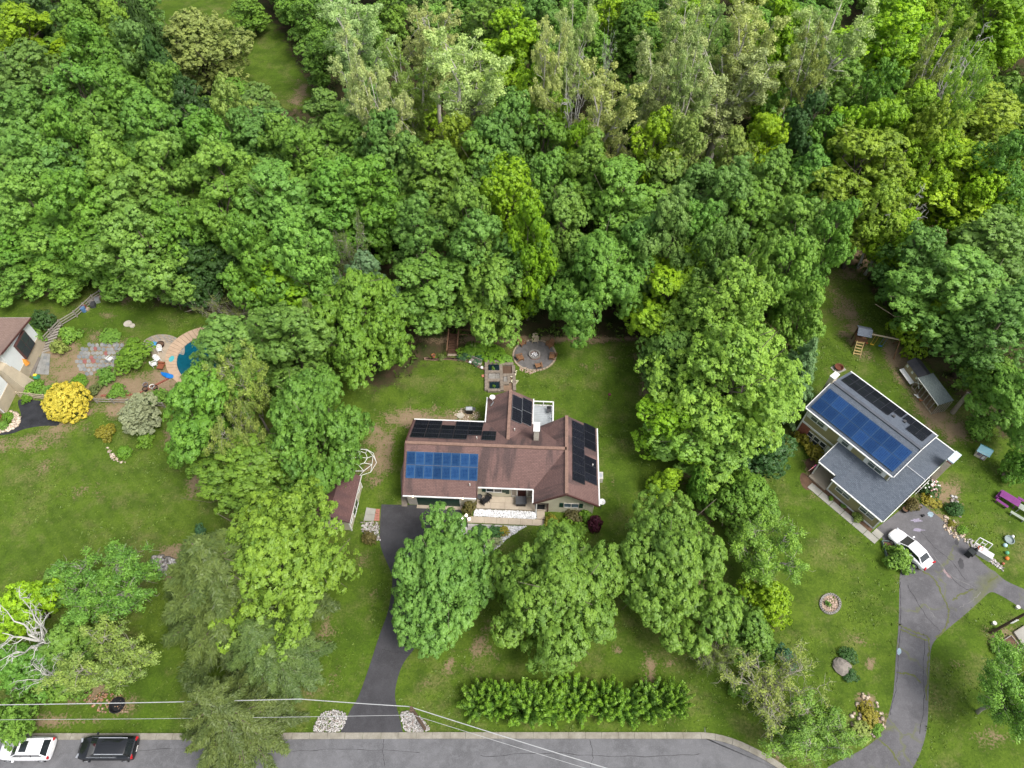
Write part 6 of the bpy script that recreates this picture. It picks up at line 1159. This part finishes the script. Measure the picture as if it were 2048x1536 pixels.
for j in range(9):
    for i in range(13):
        cx, cy = 150 + i * 8.2 + (j % 2) * 4 + rg.uniform(-1.2, 1.2), 682 + j * 8.2 + rg.uniform(-1, 1)
        if not in_poly(np.array([cx]), np.array([cy]), pp)[0]: continue
        n = rg.choice((5, 6, 6, 7)); a = rg.uniform(0, 6); P = [G(cx + 4.5 * math.cos(a + 6.283 * k / n) * rg.uniform(.85, 1.1), cy + 4.4 * math.sin(a + 6.283 * k / n) * rg.uniform(.85, 1.1)) - q0 for k in range(n)]
        MB().prism([(p.x, p.y) for p in P], 0, .045 + rg.uniform(-.01, .012)).build('flagstone', SLATERED if rg.random() < .025 else SLATE if rg.random() < .45 else surf('pale_slate', (.30, .30, .285), .9, .35, 1.5, 9, .3), fs)
sw3 = thing('slate_walk', 'grey slate walk beside the deck of the white house', 'walk', (0, 0, 0)); slabs('flagstone', pix([(70, 748), (98, 750), (101, 708), (84, 706)]), 3, 7, .05, surf('pale_slate', (.30, .30, .285), .9, .35, 1.5, 9, .3), sw3, jit=.01, m2=SLATE)
for k in range(9): q = G(95 + k * 2.6, 702 - k * 5.4); MB().box((0, 0, .06 + k * .05), (1.3, .24, .1), math.radians(28)).build('step_plank', GREYWOOD, sw3, loc=q)
def rail_fence(name, label, pts, rails=3, h=1.1, m=GREYWOOD, step=2.4, double=0):
    t = thing(name, label, 'fence', pts[0]); o = pts[0]
    for i in range(len(pts) - 1):
        a, b = pts[i] - o, pts[i + 1] - o; n = max(1, round((b - a).length / step))
        for k in range(0 if i == 0 else 1, n + 1): p = a.lerp(b, k / n); MB().box((p.x, p.y, h / 2), (.14, .14, h + .1)).build('post', m, t)
        for r in range(rails):
            for k in range(n): p, q = a.lerp(b, k / n), a.lerp(b, (k + 1) / n); z = h * (r + .7) / rails; MB().bar(p + Vector((0, 0, z)), q + Vector((0, 0, z + rr.uniform(-.03, .03))), .06, .12).build('rail', m, t)
    return t
rail_fence('rail_fence', 'grey split rail fence climbing from the white house to the junk pile', pix([(88, 690), (125, 652), (155, 634), (190, 602), (206, 592)]), 3, 1.15, GREYWOOD, 2.0); rail_fence('rail_fence', 'brown post and rail fence under the dark tree behind the pool lawn', pix([(318, 601), (360, 612), (405, 620), (455, 631)]), 3, 1.15, surf('brown_grey_wood', (.24, .19, .15), .9, .3)); rail_fence('rail_fence', 'pale rail fence between the white house and the golden tree', pix([(42, 794), (95, 800)]), 3, 1.1, PALEWOOD, 2.2); rail_fence('rail_fence', 'grey rail fence right of the golden tree', pix([(195, 806), (262, 808), (330, 815)]), 2, 1.0, GREYWOOD)
jk = thing('junk_pile', 'pile of grey slabs and a blue drum in the fence corner', 'junk pile', G(190, 605))
for px, py, s, m in ((207, 590, (.9, .5, .3), STONE), (196, 602, (.9, .6, .4), ALU), (188, 612, (.8, .55, .5), DARKGREY), (183, 606, (.6, .5, .55), STONE), (199, 595, (.5, .4, .3), STONE_TAN), (175, 620, (.5, .5, .3), STONE_TAN)): q = G(px, py) - G(190, 605); MB().box((q.x, q.y, s[2] / 2), s, rr.uniform(0, 3)).build('slab', m, jk)
q = G(169, 622) - G(190, 605); MB().cyl((q.x, q.y, 0), .32, .7, 14).build('drum', surf('blue_drum', (.10, .2, .38), .5, .2), jk); MB().box((q.x, q.y + .4, .4), (.5, .3, .7)).build('slab', surf('rust_box', (.3, .13, .1), .8, .3), jk)
for px, py, r in ((256, 648, .52), (265, 652, .34)): MB().cyl((0, 0, 0), r, .12, 18).cyl((0, 0, .12), r * .35, .03, 12).build('septic_lid', surf('pale_concrete_lid', (.52, .48, .40), .9, .25), None, loc=G(px, py), label=f'{"large" if r > .4 else "small"} round concrete lid in the pool lawn', cat='lid')
def plastic_chair(label, px, py, rz, m=WHITE):
    t = thing('plastic_chair', label, 'chair', G(px, py), rz); MB().box((0, 0, .42), (.55, .55, .05)).build('seat', m, t); MB().tube([(-.25, .28, .42), (-.27, .36, .8), (0, .38, .98), (.27, .36, .8), (.25, .28, .42)], .035, 6).box((0, .34, .68), (.42, .04, .5)).build('backrest', m, t)
    for s in (-1, 1):
        MB().box((s * .3, .0, .64), (.06, .55, .04)).build('arm', m, t)
        for e in (-.24, .24): MB().box((s * .26, e, .2), (.05, .05, .42)).build('leg', m, t)
plastic_chair('white plastic chair on the flagstone patio', 223, 722, 2.6); plastic_chair('white plastic lounge chair by the brown cushion near the pool', 317, 722, .9); plastic_chair('white plastic chair nearer the blue tarp by the pool', 311, 732, 2.0); plastic_chair('small white stool chair beside the dark pot near the pool', 322, 703, .3)
MB().box((0, 0, .35), (.75, .95, .14), -.1).box((0, .35, .5), (.75, .2, .3), -.1).build('brown_recliner', surf('rust_cushion', (.27, .09, .045), .8, .3), None, loc=G(324, 735), label='rust brown cushioned seat near the pool rim', cat='seat')
BLUE = surf('blue_tarp', (.01, .20, .62), .5, .25); MB().add([(0, 0, .12), (.9, -.3, .35), (1.7, -.5, .2), (1.9, -.9, .1), (1.1, -1.0, .3), (.3, -.5, .25), (0, 0, .02), (.9, -.3, .02), (1.7, -.5, .02), (1.9, -.9, .02), (1.1, -1.0, .02), (.3, -.5, .02)], [(5, 4, 3, 2, 1, 0)] + [(i, (i + 1) % 6, 6 + (i + 1) % 6, 6 + i) for i in range(6)]).build('blue_tarp', BLUE, None, loc=G(322, 745), label='crumpled bright blue tarp near the pool', cat='tarp')
MB().lathe((0, 0, 0), [(.35, 0), (.55, .2), (.4, .36), (.2, .4)], 12, 1.1, .7).build('blue_float', surf('blue_vinyl', (.08, .32, .6), .3, .2), None, loc=G(309, 690), label='blue inflatable lying on the paver terrace', cat='float'); pot('flower_pot', 'big dark brown pot on the paver terrace', G(323, 692), .5, .45, surf('dark_pot', (.06, .035, .03), .7, .3)); MB().lathe((0, 0, 0), [(.25, 0), (.45, .06), (.4, .16), (.2, .18)], 12, .8, 1.2).build('teal_float', surf('teal_vinyl', (.10, .45, .48), .4, .2), None, loc=G(344, 719), label='teal swim float on the tan pool coping', cat='float')
for i, (px, py, m, w) in enumerate(((293, 772, surf('grey_pot', (.22, .22, .25), .7, .3), 'grey'), (306, 776, WHITE, 'white rimmed'), (312, 778, BLACK, 'black'), (292, 781, BLACK, 'small dark'))): pot('flower_pot', f'{w} pot in the clutter below the blue tarp', G(px, py), .32, .4, m)
um = thing('patio_umbrella', 'folded orange and white umbrella on the deck of the white house', 'umbrella', G(64, 740)); MB().bar((0, 0, 0), (0, 0, 2.2), .05).build('pole', ALU, um); MB().lathe((0, 0, 1.3), [(.42, 0), (.3, .5), (.03, 1.0)], 8).build('canopy', surf('orange_cloth', (.75, .30, .05), .8, .2), um)
sheet('wood_deck', pix([(52, 742), (72, 712), (82, 716), (66, 756)]), .12, surf('grey_deck', (.20, .18, .16), .9, .3), thick=.12, label='narrow grey deck against the white house', cat='deck'); MB().box((0, 0, .3), (.9, .5, .6), .6).build('blue_bin', surf('navy_bin', (.03, .08, .25), .5, .2), None, loc=G(58, 738), label='navy blue bin on the deck of the white house', cat='bin')
wt_ = thing('hose_reel', 'green hose reel stand with yellow top beside the stucco wall', 'hose reel', G(76, 757)); MB().tube([(-.25, 0, .3), (.25, 0, .3)], .28, 12).build('reel', surf('hose_green', (.05, .32, .18), .6, .3), wt_); MB().box((0, 0, .72), (.4, .3, .1)).build('top', surf('yellow_top', (.7, .6, .05), .6, .1), wt_); MB().bar((0, 0, 0), (0, 0, .7), .08).build('stand', BLACK, wt_)
rt_ = thing('retaining_edge', 'low row of rust red bricks winding through the pool garden', 'edging', G(260, 790)); q0 = G(260, 790)
for i in range(34): f = i / 33; px, py = 205 + 130 * f, 792 - 4 * f - 34 * max(0, f - .5) ** 1.2 * 2; q = G(px, py) - q0; MB().box((q.x, q.y, .08), (.28, .18, .18), .2).build('brick', BRICK, rt_)
sheet('gravel_bed', smooth_path([(p.x, p.y) for p in pix([(36, 802), (60, 800), (95, 806), (110, 830), (118, 850), (85, 852), (50, 858), (20, 868), (-30, 872), (-30, 860), (20, 855), (42, 835)])], 4, True), .02, DARKGRAVEL, kind='structure', label='black gravel bed below the golden tree')
stones('rock_edging', smooth_path([(p.x, p.y) for p in pix([(22, 822), (38, 830), (40, 845), (28, 858), (-10, 868), (-10, 860), (16, 852), (26, 842), (20, 830)])], 3, True), 190, .2, TANSTONE, .02, 41, label='curved edging of tan stones by the brick front')
stones('rock_wall', smooth_path([(p.x, p.y) for p in pix([(302, 1118), (330, 1112), (350, 1122), (345, 1150), (325, 1145)])], 3, True), 130, .22, RIVERSTONE, .02, 42, label='heap of grey stones at the corner of the left lawn'); stones('rock_edging', smooth_path([(p.x, p.y) for p in pix([(214, 895), (226, 905), (240, 922), (256, 922), (240, 928), (222, 915)])], 3, True), 70, .14, TANSTONE, .02, 43, label='pale stone edging round the bushes on the left lawn')
stones('debris', pix([(150, 1385), (240, 1385), (262, 1425), (200, 1425)]), 160, .12, stone_mat('leaf_litter', [(.25, .12, .06), (.36, .2, .11), (.2, .13, .09), (.4, .3, .2)]), 0, 44, label='brown leaf litter and chips around the dark tub')
MB().lathe((0, 0, 0), [(.5, 0), (.72, .35), (.64, .36), (.5, .1)], 18, 1, 1).build('dark_tub', BLACK, None, loc=G(237, 1412), label='dark round tub lying in litter above the black minivan', cat='tub')
# hidden roof in the far woods
hr = thing('far_house', 'dark roof of a house glimpsed through the far woods', 'house', G(1590, 296, 4)); hr.location.z = 0
roof_plane('roof', [(-3, -2.5, 4), (3, -2.5, 4), (3, 1, 6.2), (-3, 1, 6.2)], SH_BLACK, hr); roof_plane('roof', [(-3, 1, 6.2), (3, 1, 6.2), (3, 4.5, 4), (-3, 4.5, 4)], SH_BLACK, hr); MB().box((0, 1, 2), (5.6, 6.4, 4)).build('wall', SIDE_BEIGE, hr)

# ---------------------------------------------------------------- shrubs, hedge, garden plants
for k, s in enumerate((201, 202, 203)):
    me, c, rl = crown('shrub_crown', s, 1.0, .05, 1.5, nl=9, rc=.24, leaf=.085, dens=.8, lobe=(.3, .5), loose=.3, low=1.0); KINDS.setdefault('shrub', []).append((trunk_mesh('shrub_stem', s, c[:-3], 1.0, .1, .05, BARK, 5), me, 1.0, 0, 1.5))
for k, s in enumerate((211, 212)):
    me, c, rl = crown('clipped_crown', s, 1.0, .02, 1.6, nl=12, rc=.17, leaf=.055, dens=.85, lobe=(.5, .62), spread=.36, low=1.0, lopside=.03); KINDS.setdefault('clipped', []).append((trunk_mesh('clipped_stem', s, c[:-3], 1.0, .1, .05, BARK, 5), me, 1.0, 0, 1.6))
me, c, rl = crown('dome_crown', 215, 2.3, .05, 3.7, nl=16, rc=.32, leaf=.095, dens=.9, lobe=(.5, .62), spread=.36, low=1.0, lopside=.03); KINDS['dome'] = [(trunk_mesh('dome_stem', 215, c[:-3], 2.3, .2, .09, BARK, 5), me, 2.3, 0, 3.7)]
def hedge_shrub(seed):
    """upright shrub: many leaning shoots clothed in leaves, young yellow tips"""
    rg = np.random.default_rng(seed); mb = MB(); pos = []; nor = []; tint = []
    for i in range(64):
        a = rg.uniform(0, 6.28); r = rg.uniform(0, 1) ** .6; b = np.array([np.cos(a), np.sin(a), 0]) * r * .5; e = np.array([np.cos(a) * r * 1.25, np.sin(a) * r * 1.25, rg.uniform(.6, 1.95) * (1.15 - .45 * r)])
        mb.tube([b, (b + e) / 2 + [0, 0, .1], e], [.03, .02, .006], 4); m = 150; s = rg.uniform(.15, 1.03, m); w = .17 * (1.15 - s * .75); p = b + (e - b) * s[:, None]; d = nrm(rg.normal(size=(m, 3)) + [0, 0, .3]); pos.append(p + d * w[:, None]); nor.append(nrm(d + rg.normal(size=(m, 3)) * .3 + [0, 0, .3])); tint.append(np.clip((s - .62) * 1.6, 0, .7) + rg.random(m) * .3)
    pos = np.vstack(pos); return mb.mesh('hedge_stem', BARK, True), leaves_mesh('hedge_leaf', pos, np.vstack(nor), rg.uniform(.055, .095, len(pos)), np.concatenate(tint), rg)
for s in (221, 222, 223): w, l = hedge_shrub(s); KINDS.setdefault('hedge', []).append((w, l, 1.2, 0, 1.9))
NAMES.update(shrub='shrub', clipped='rounded_shrub', hedge='hedge_shrub')
GREENS.update(hd=(.145, .305, .028), gold=(.60, .545, .07), maroon=(.075, .012, .022), silver=(.30, .35, .20), yb=(.28, .27, .03), rd=(.16, .15, .05), dg=(.05, .14, .03), bl=(.07, .17, .08))
def bush(px, py, rx, kind, col, label, h=None, cat='shrub', group=None, jit=.06, asp=1.5):
    p = G(px, py, .5); R = rx * .9 / pxm(py, .5); return plant(p, R, h or R * asp, kind, col, label, group, cat=cat, jit=jit, name={'small': 'shrub', 'dome': 'golden_shrub'}.get(kind))
hp_ = ['at the driveway end of the row', 'second from the driveway', 'third from the driveway', 'fourth from the driveway', 'in the middle of the row', 'fourth from the right end', 'third from the right end', 'second from the right end', 'at the right end of the row']
for i in range(9): bush(956 + i * 50 + rnd.uniform(-12, 12), 1406 + rnd.uniform(-12, 8), 48 + rnd.uniform(-8, 10), 'hedge', 'hd', f'tall hedge shrub with yellow tips behind the kerb, {hp_[i]}', rnd.uniform(2.7, 4.3), 'hedge shrub', 'hedge shrubs in a row behind the kerb')
bush(143, 812, 52, 'dome', 'gold', 'round golden yellow shrub tree on black gravel', 3.9, 'shrub tree'); bush(1190, 1050, 19, 'clipped', 'maroon', 'round dark maroon maple bush at the right corner of the brown roofed house', 2.0, 'bush')
bush(1103, 1040, 17, 'shrub', 'yb', 'yellowish shrub right of the front patio'); bush(937, 1018, 17, 'shrub', 'rd', 'reddish green shrub at the garage corner below the lit lamp', 1.7); bush(1148, 1032, 18, 'shrub', 'rd', 'reddish shrub under the front gable window', 1.2); bush(1172, 1030, 15, 'shrub', 'hd', 'green shrub at the front gable wall, next to the maroon bush', 1.3); bush(1130, 1050, 20, 'shrub', 'hd', 'low green shrub between yellowish shrub and front maple', 1.0); bush(1160, 1058, 20, 'shrub', 'hd', 'low green shrub left of the maroon bush', .8)
bush(955, 1066, 22, 'shrub', 'dg', 'dark leafy plant in the pale gravel bed, left of the two', 1.0); bush(985, 1064, 20, 'shrub', 'dg', 'dark leafy plant in the pale gravel bed, middle', 1.0); bush(1005, 1060, 14, 'shrub', 'yb', 'yellow-green plant at the right end of the pale gravel bed', .7); bush(950, 1088, 16, 'shrub', 'silver', 'silvery plant at the street side of the pale gravel bed', .6); bush(990, 1082, 18, 'shrub', 'silver', 'silvery plant at the curve of the pale gravel bed', .6)
bush(738, 1075, 17, 'shrub', 'rd', 'reddish shrub between shed and driveway', 1.3)
bush(285, 842, 54, 'small', 'silver', 'big silvery shrub above the bushes on the left lawn', 3.4); bush(212, 868, 22, 'shrub', 'yb', 'yellowish shrub at the corner of the left lawn bed', 1.6); bush(248, 903, 18, 'clipped', 'hd', 'small round green shrub on the left lawn edge', 1.1); bush(290, 882, 22, 'shrub', 'hd', 'green shrub below the big silvery shrub', 1.3)
bush(275, 722, 44, 'small', 'hd', 'large bright green shrub between the flagstone patio and the pool', 3.2); bush(214, 756, 22, 'shrub', 'mg', 'green shrub on the street side of the flagstone patio', 1.9); bush(143, 672, 24, 'shrub', 'lg', 'light green shrub beside the rail fence above the slate walk', 1.8); bush(122, 700, 21, 'shrub', 'ol', 'olive feathery shrub beside the slate walk', 2.0); bush(90, 645, 28, 'shrub', 'dk', 'dark shrub with yellowish top behind the white house', 2.4); bush(72, 775, 24, 'shrub', 'mg', 'green shrub at the foot of the tan stucco chimney', 1.3); bush(100, 780, 16, 'shrub', 'lg', 'light green shrub left of the golden tree', 1.1); bush(158, 760, 20, 'shrub', 'hd', 'low green plant below the slate steps', .8); bush(235, 782, 22, 'shrub', 'mg', 'green plant near the red brick edging', 1.0); bush(190, 780, 16, 'shrub', 'gr', 'greyish shrub right behind the golden tree', 1.2); bush(218, 668, 24, 'shrub', 'mg', 'low green border plant at the far side of the flagstone patio', .6); bush(262, 683, 16, 'shrub', 'hd', 'small green plant at the paver terrace corner', .9); bush(75, 680, 22, 'shrub', 'lg', 'climbing green vine plant at the sunroom corner', 2.6); bush(318, 795, 24, 'shrub', 'mg', 'green shrub beside the clutter of pots', 1.4); bush(14, 832, 13, 'clipped', 'hd', 'small clipped bush by the brick front, upper one', .9); bush(6, 850, 12, 'clipped', 'lg', 'small clipped bush by the brick front, lower one', .9); bush(50, 797, 12, 'shrub', 'hd', 'small shrub behind the pale rail fence', .9)
bush(1605, 880, 22, 'shrub', 'yb', 'yellowish shrub before the ground floor windows, farther one', 1.5); bush(1630, 903, 22, 'shrub', 'yb', 'yellowish shrub before the ground floor windows, nearer the porch', 1.4); bush(1718, 1034, 13, 'shrub', 'ol', 'variegated shrub in the mulch bed by the olive wall', .9); bush(1690, 1010, 6, 'shrub', 'mg', 'small plant in the mulch bed below the paired windows', .4); bush(1664, 994, 6, 'shrub', 'hd', 'small plant in the mulch bed near the porch', .4); bush(1798, 1125, 32, 'shrub', 'lg', 'leafy bush hanging over the tail of the white car', 2.2); bush(1778, 1096, 12, 'shrub', 'mg', 'green plants in the raised bed', .7)
rs = bush(1857, 978, 26, 'shrub', 'dk', 'dark rose bush with white and pink blooms behind the garage corner', 1.6); rgx = random.Random(9)
for i in range(46):
    a, r = rgx.uniform(0, 6.28), rgx.uniform(.1, 1); MB().ball((r * .95 * math.cos(a), r * .95 * math.sin(a), .55 + .95 * math.sqrt(max(0, 1 - r * r)) + .05), .075, 6, 4).build('bloom', WHITE if rgx.random() < .5 else surf('pink_bloom', (.62, .38, .36), .8, .2), rs)
bush(1826, 1010, 18, 'shrub', 'rd', 'reddish climbing shrub before the garage wall', 1.4); bush(1862, 998, 20, 'shrub', 'yb', 'yellowish low plant beside the rose bush', .7); bush(1910, 1018, 20, 'clipped', 'dg', 'dark round bush between rose bed and right lawn', 1.3); bush(1928, 1058, 12, 'shrub', 'hd', 'small green plant in the driveway bed', .6); bush(1905, 1045, 9, 'shrub', 'yb', 'yellowish plant in the driveway bed', .5)
bush(1658, 1206, 7, 'shrub', 'mg', 'little green plant in the middle of the stone ring', .5); bush(1700, 1310, 20, 'shrub', 'dg', 'leafy plant behind the flat grey boulder', .7); bush(1705, 1350, 18, 'shrub', 'dg', 'leafy plant below the flat grey boulder', .6); bush(1740, 1425, 26, 'shrub', 'yb', 'yellowish plant among the tan rocks, upper one', .7); bush(1722, 1465, 24, 'shrub', 'ol', 'olive plant among the tan rocks, lower one', .8); bush(1755, 1455, 16, 'shrub', 'hd', 'green plant at the driveway edge among the tan rocks', .6); bush(1568, 1312, 26, 'shrub', 'bl', 'bluish juniper above the leafless tree', 1.5); bush(1520, 1330, 30, 'shrub', 'mg', 'green bush behind the leafless tree', 1.8); bush(1480, 1375, 26, 'shrub', 'mg', 'green bush at the front lawn side of the leafless tree', 1.5); bush(1590, 1440, 30, 'shrub', 'hd', 'green bush under the leafless tree at the road bend', 1.6); bush(1520, 1290, 34, 'shrub', 'mg', 'green bush between front lawn and round stone ring', 2.2); bush(1462, 1236, 24, 'shrub', 'hd', 'green bush beside the right front maple, street side', 1.6)
bush(1660, 1430, 26, 'shrub', 'hd', 'green bush on the driveway side of the road bend tree', 1.4); bush(2010, 1300, 26, 'shrub', 'mg', 'green vegetable plants in the soil bed', .6); bush(1998, 1262, 12, 'shrub', 'hd', 'green plant at the utility pole foot in the vegetable beds', .6); bush(1410, 990, 40, 'shrub', 'mg', 'green bush in the earth strip under the tulip tree', 2.2); bush(1440, 960, 34, 'shrub', 'dk', 'dark bush in the earth strip under the tulip tree', 2.0); bush(1400, 1050, 24, 'shrub', 'hd', 'green bush behind the right front maple, house side', 1.4)
bush(940, 700, 30, 'shrub', 'hd', 'green plants on the bank right of the garden steps', .8); bush(985, 705, 28, 'shrub', 'hd', 'green plants on the bank behind the ponds', .8); bush(1008, 714, 18, 'shrub', 'lg', 'light green plants on the bank near the gravel circle', .6); bush(930, 712, 14, 'shrub', 'bl', 'bluish spiky plant at the foot of the garden steps', .8); bush(956, 718, 14, 'shrub', 'bl', 'bluish spiky plant behind the grey stone bench', .8); bush(884, 712, 10, 'shrub', 'gr', 'grey green plant left of the garden steps', .6); bush(986, 735, 4, 'shrub', 'lg', 'water plant in the pond farther from the house', .7); bush(988, 770, 4, 'shrub', 'mg', 'water plant in the pond nearer the house', .5)
bush(395, 1115, 24, 'shrub', 'dg', 'dark shrub between stone heap and spruce', 1.2); bush(400, 1060, 16, 'shrub', 'bl', 'bluish low shrub at the left lawn edge under the tulip tree', 1.0)

def grass_tufts():
    """longer blades and weeds standing out of the mown lawn, one mesh"""
    rg = np.random.default_rng(77); n = 20000; x = rg.uniform(-60, 75, n * 3); y = rg.uniform(9, 80, n * 3); keep = np.zeros(len(x), bool)
    for L_ in LAWNS: keep |= in_poly(x, y, L_)
    P2 = lambda pts: [(p[0], p[1]) for p in pts]
    no = [P2(pix([(p.x, p.y) for p in DRIVE + DR2])), P2(pix([(p.x, p.y) for p in RD])), [(p.x, p.y) for p in kg] + [(kg[-1].x + 6, -12), (-60, -12)], P2(R_), P2(bed), P2(out), P2(pix([(70, 700), (240, 680), (330, 670), (340, 800), (60, 800)])),
          [W1(*q) for q in ((-13.5, 32.2), (8, 33.5), (8, 47), (-13.5, 44.5))], [W2(*q) for q in ((-1, -3), (13, -3), (13, 11.5), (-1, 11.5))], P2(pix([(36, 800), (120, 800), (120, 860), (-60, 880)]))]
    for q in no: keep &= ~in_poly(x, y, [(p[0], p[1]) for p in q])
    keep &= (np.sin(x * .55 + 2 * np.sin(y * .31)) + np.sin(y * .62 + 2 * np.sin(x * .27)) + rg.normal(size=len(x)) * .7) > .35
    x, y = x[keep][:n], y[keep][:n]; c = len(x); k = 4; i = np.repeat(np.arange(c), k); s = rg.uniform(.05, .17, c)[i]; big = rg.random(c)[i]
    d = nrm(rg.normal(size=(c * k, 3)) * [1, 1, .2] + [0, 0, .9]); pos = np.stack([x[i] + rg.normal(size=c * k) * .09, y[i] + rg.normal(size=c * k) * .09, s * .18], 1)
    me = leaves_mesh('grass_tufts', pos, nrm(rg.normal(size=(c * k, 3)) + [0, 0, .8]), s * rg.uniform(.6, 1.2, c * k), np.clip(.25 + .5 * big + .3 * rg.random(c * k), 0, 1), rg, asp=1.6)
    put('grass_tufts', me, label='longer grass tufts and weeds in the lawns', kind='stuff', color=(.125, .20, .034))
grass_tufts()

def ribbons(name, lines, w, z, m, label, seed=0):
    """thin seams and cracks in a paved surface, each following its own wandering line"""
    rg = random.Random(seed); mb = MB()
    for li, ln in enumerate(lines):
        z += .0007; P = smooth_path([(p.x + rg.uniform(-.08, .08), p.y + rg.uniform(-.08, .08)) for p in smooth_path([(q.x, q.y) for q in pix(ln)], 7)], 2); o = len(mb.v); W_ = [w * rg.uniform(.25, 1.0) for _ in P]
        for i, p in enumerate(P): d = (P[min(i + 1, len(P) - 1)] - P[max(i - 1, 0)]).normalized(); n = Vector((-d.y, d.x, 0)); a, b = p + n * W_[i], p - n * W_[i]; mb.v += [(a.x, a.y, z), (b.x, b.y, z)]
        for i in range(len(P) - 1): mb.f.append((o + 2 * i, o + 2 * i + 1, o + 2 * i + 3, o + 2 * i + 2))
    mb.build(name, m, None, label=label, kind='stuff')
MOSS = surf('moss', (.13, .15, .045), .95, .5, 2, 12, c2=(.10, .10, .06)); CRACK = surf('crack', (.035, .034, .036), .95, .3); PALECR = surf('pale_seam', (.22, .215, .21), .95, .3)
ribbons('moss_seams', [[(1833, 1136), (1865, 1155), (1885, 1190), (1895, 1215), (1897, 1232), (1893, 1250)], [(1797, 1248), (1815, 1258), (1840, 1268), (1855, 1275), (1858, 1300), (1855, 1340), (1853, 1400)], [(1945, 1178), (1920, 1190), (1905, 1200)], [(1795, 1345), (1825, 1350), (1840, 1365)], [(1755, 1478), (1780, 1500), (1800, 1530)], [(1895, 1240), (1890, 1258), (1872, 1276)], [(1975, 1165), (1995, 1152)], [(1800, 1258), (1830, 1272), (1856, 1282)]], .11, .018, MOSS, 'moss filled cracks across the grey driveway', 1)
ribbons('driveway_cracks', [[(1800, 1165), (1801, 1245), (1797, 1310), (1792, 1370), (1780, 1430)], [(1850, 1280), (1846, 1340), (1849, 1400), (1838, 1470)], [(1840, 1060), (1870, 1095), (1900, 1120), (1930, 1160)], [(1815, 1170), (1850, 1230), (1880, 1262)], [(1890, 1140), (1925, 1175), (1955, 1180)]], .03, .0165, CRACK, 'dark cracks in the grey driveway', 2)
ribbons('pale_seams', [[(1920, 1215), (1945, 1200), (1960, 1185)], [(1860, 1100), (1900, 1150), (1950, 1175)], [(1850, 1205), (1870, 1235)]], .035, .0175, PALECR, 'pale worn streaks on the grey driveway', 3)
ribbons('road_cracks', [[(280, 1500), (420, 1496), (560, 1503), (700, 1498), (840, 1504)], [(768, 1478), (766, 1500), (770, 1540)], [(960, 1512), (1100, 1506), (1240, 1513), (1400, 1508)], [(1180, 1479), (1186, 1505), (1180, 1536)], [(430, 1480), (436, 1510), (428, 1540)]], .022, .0125, CRACK, 'thin dark cracks in the street', 4)
ribbons('driveway_seams', [[(764, 1300), (790, 1304), (826, 1306)], [(782, 1180), (800, 1182), (850, 1186)]], .02, .0165, CRACK, 'thin seams across the dark driveway', 5)
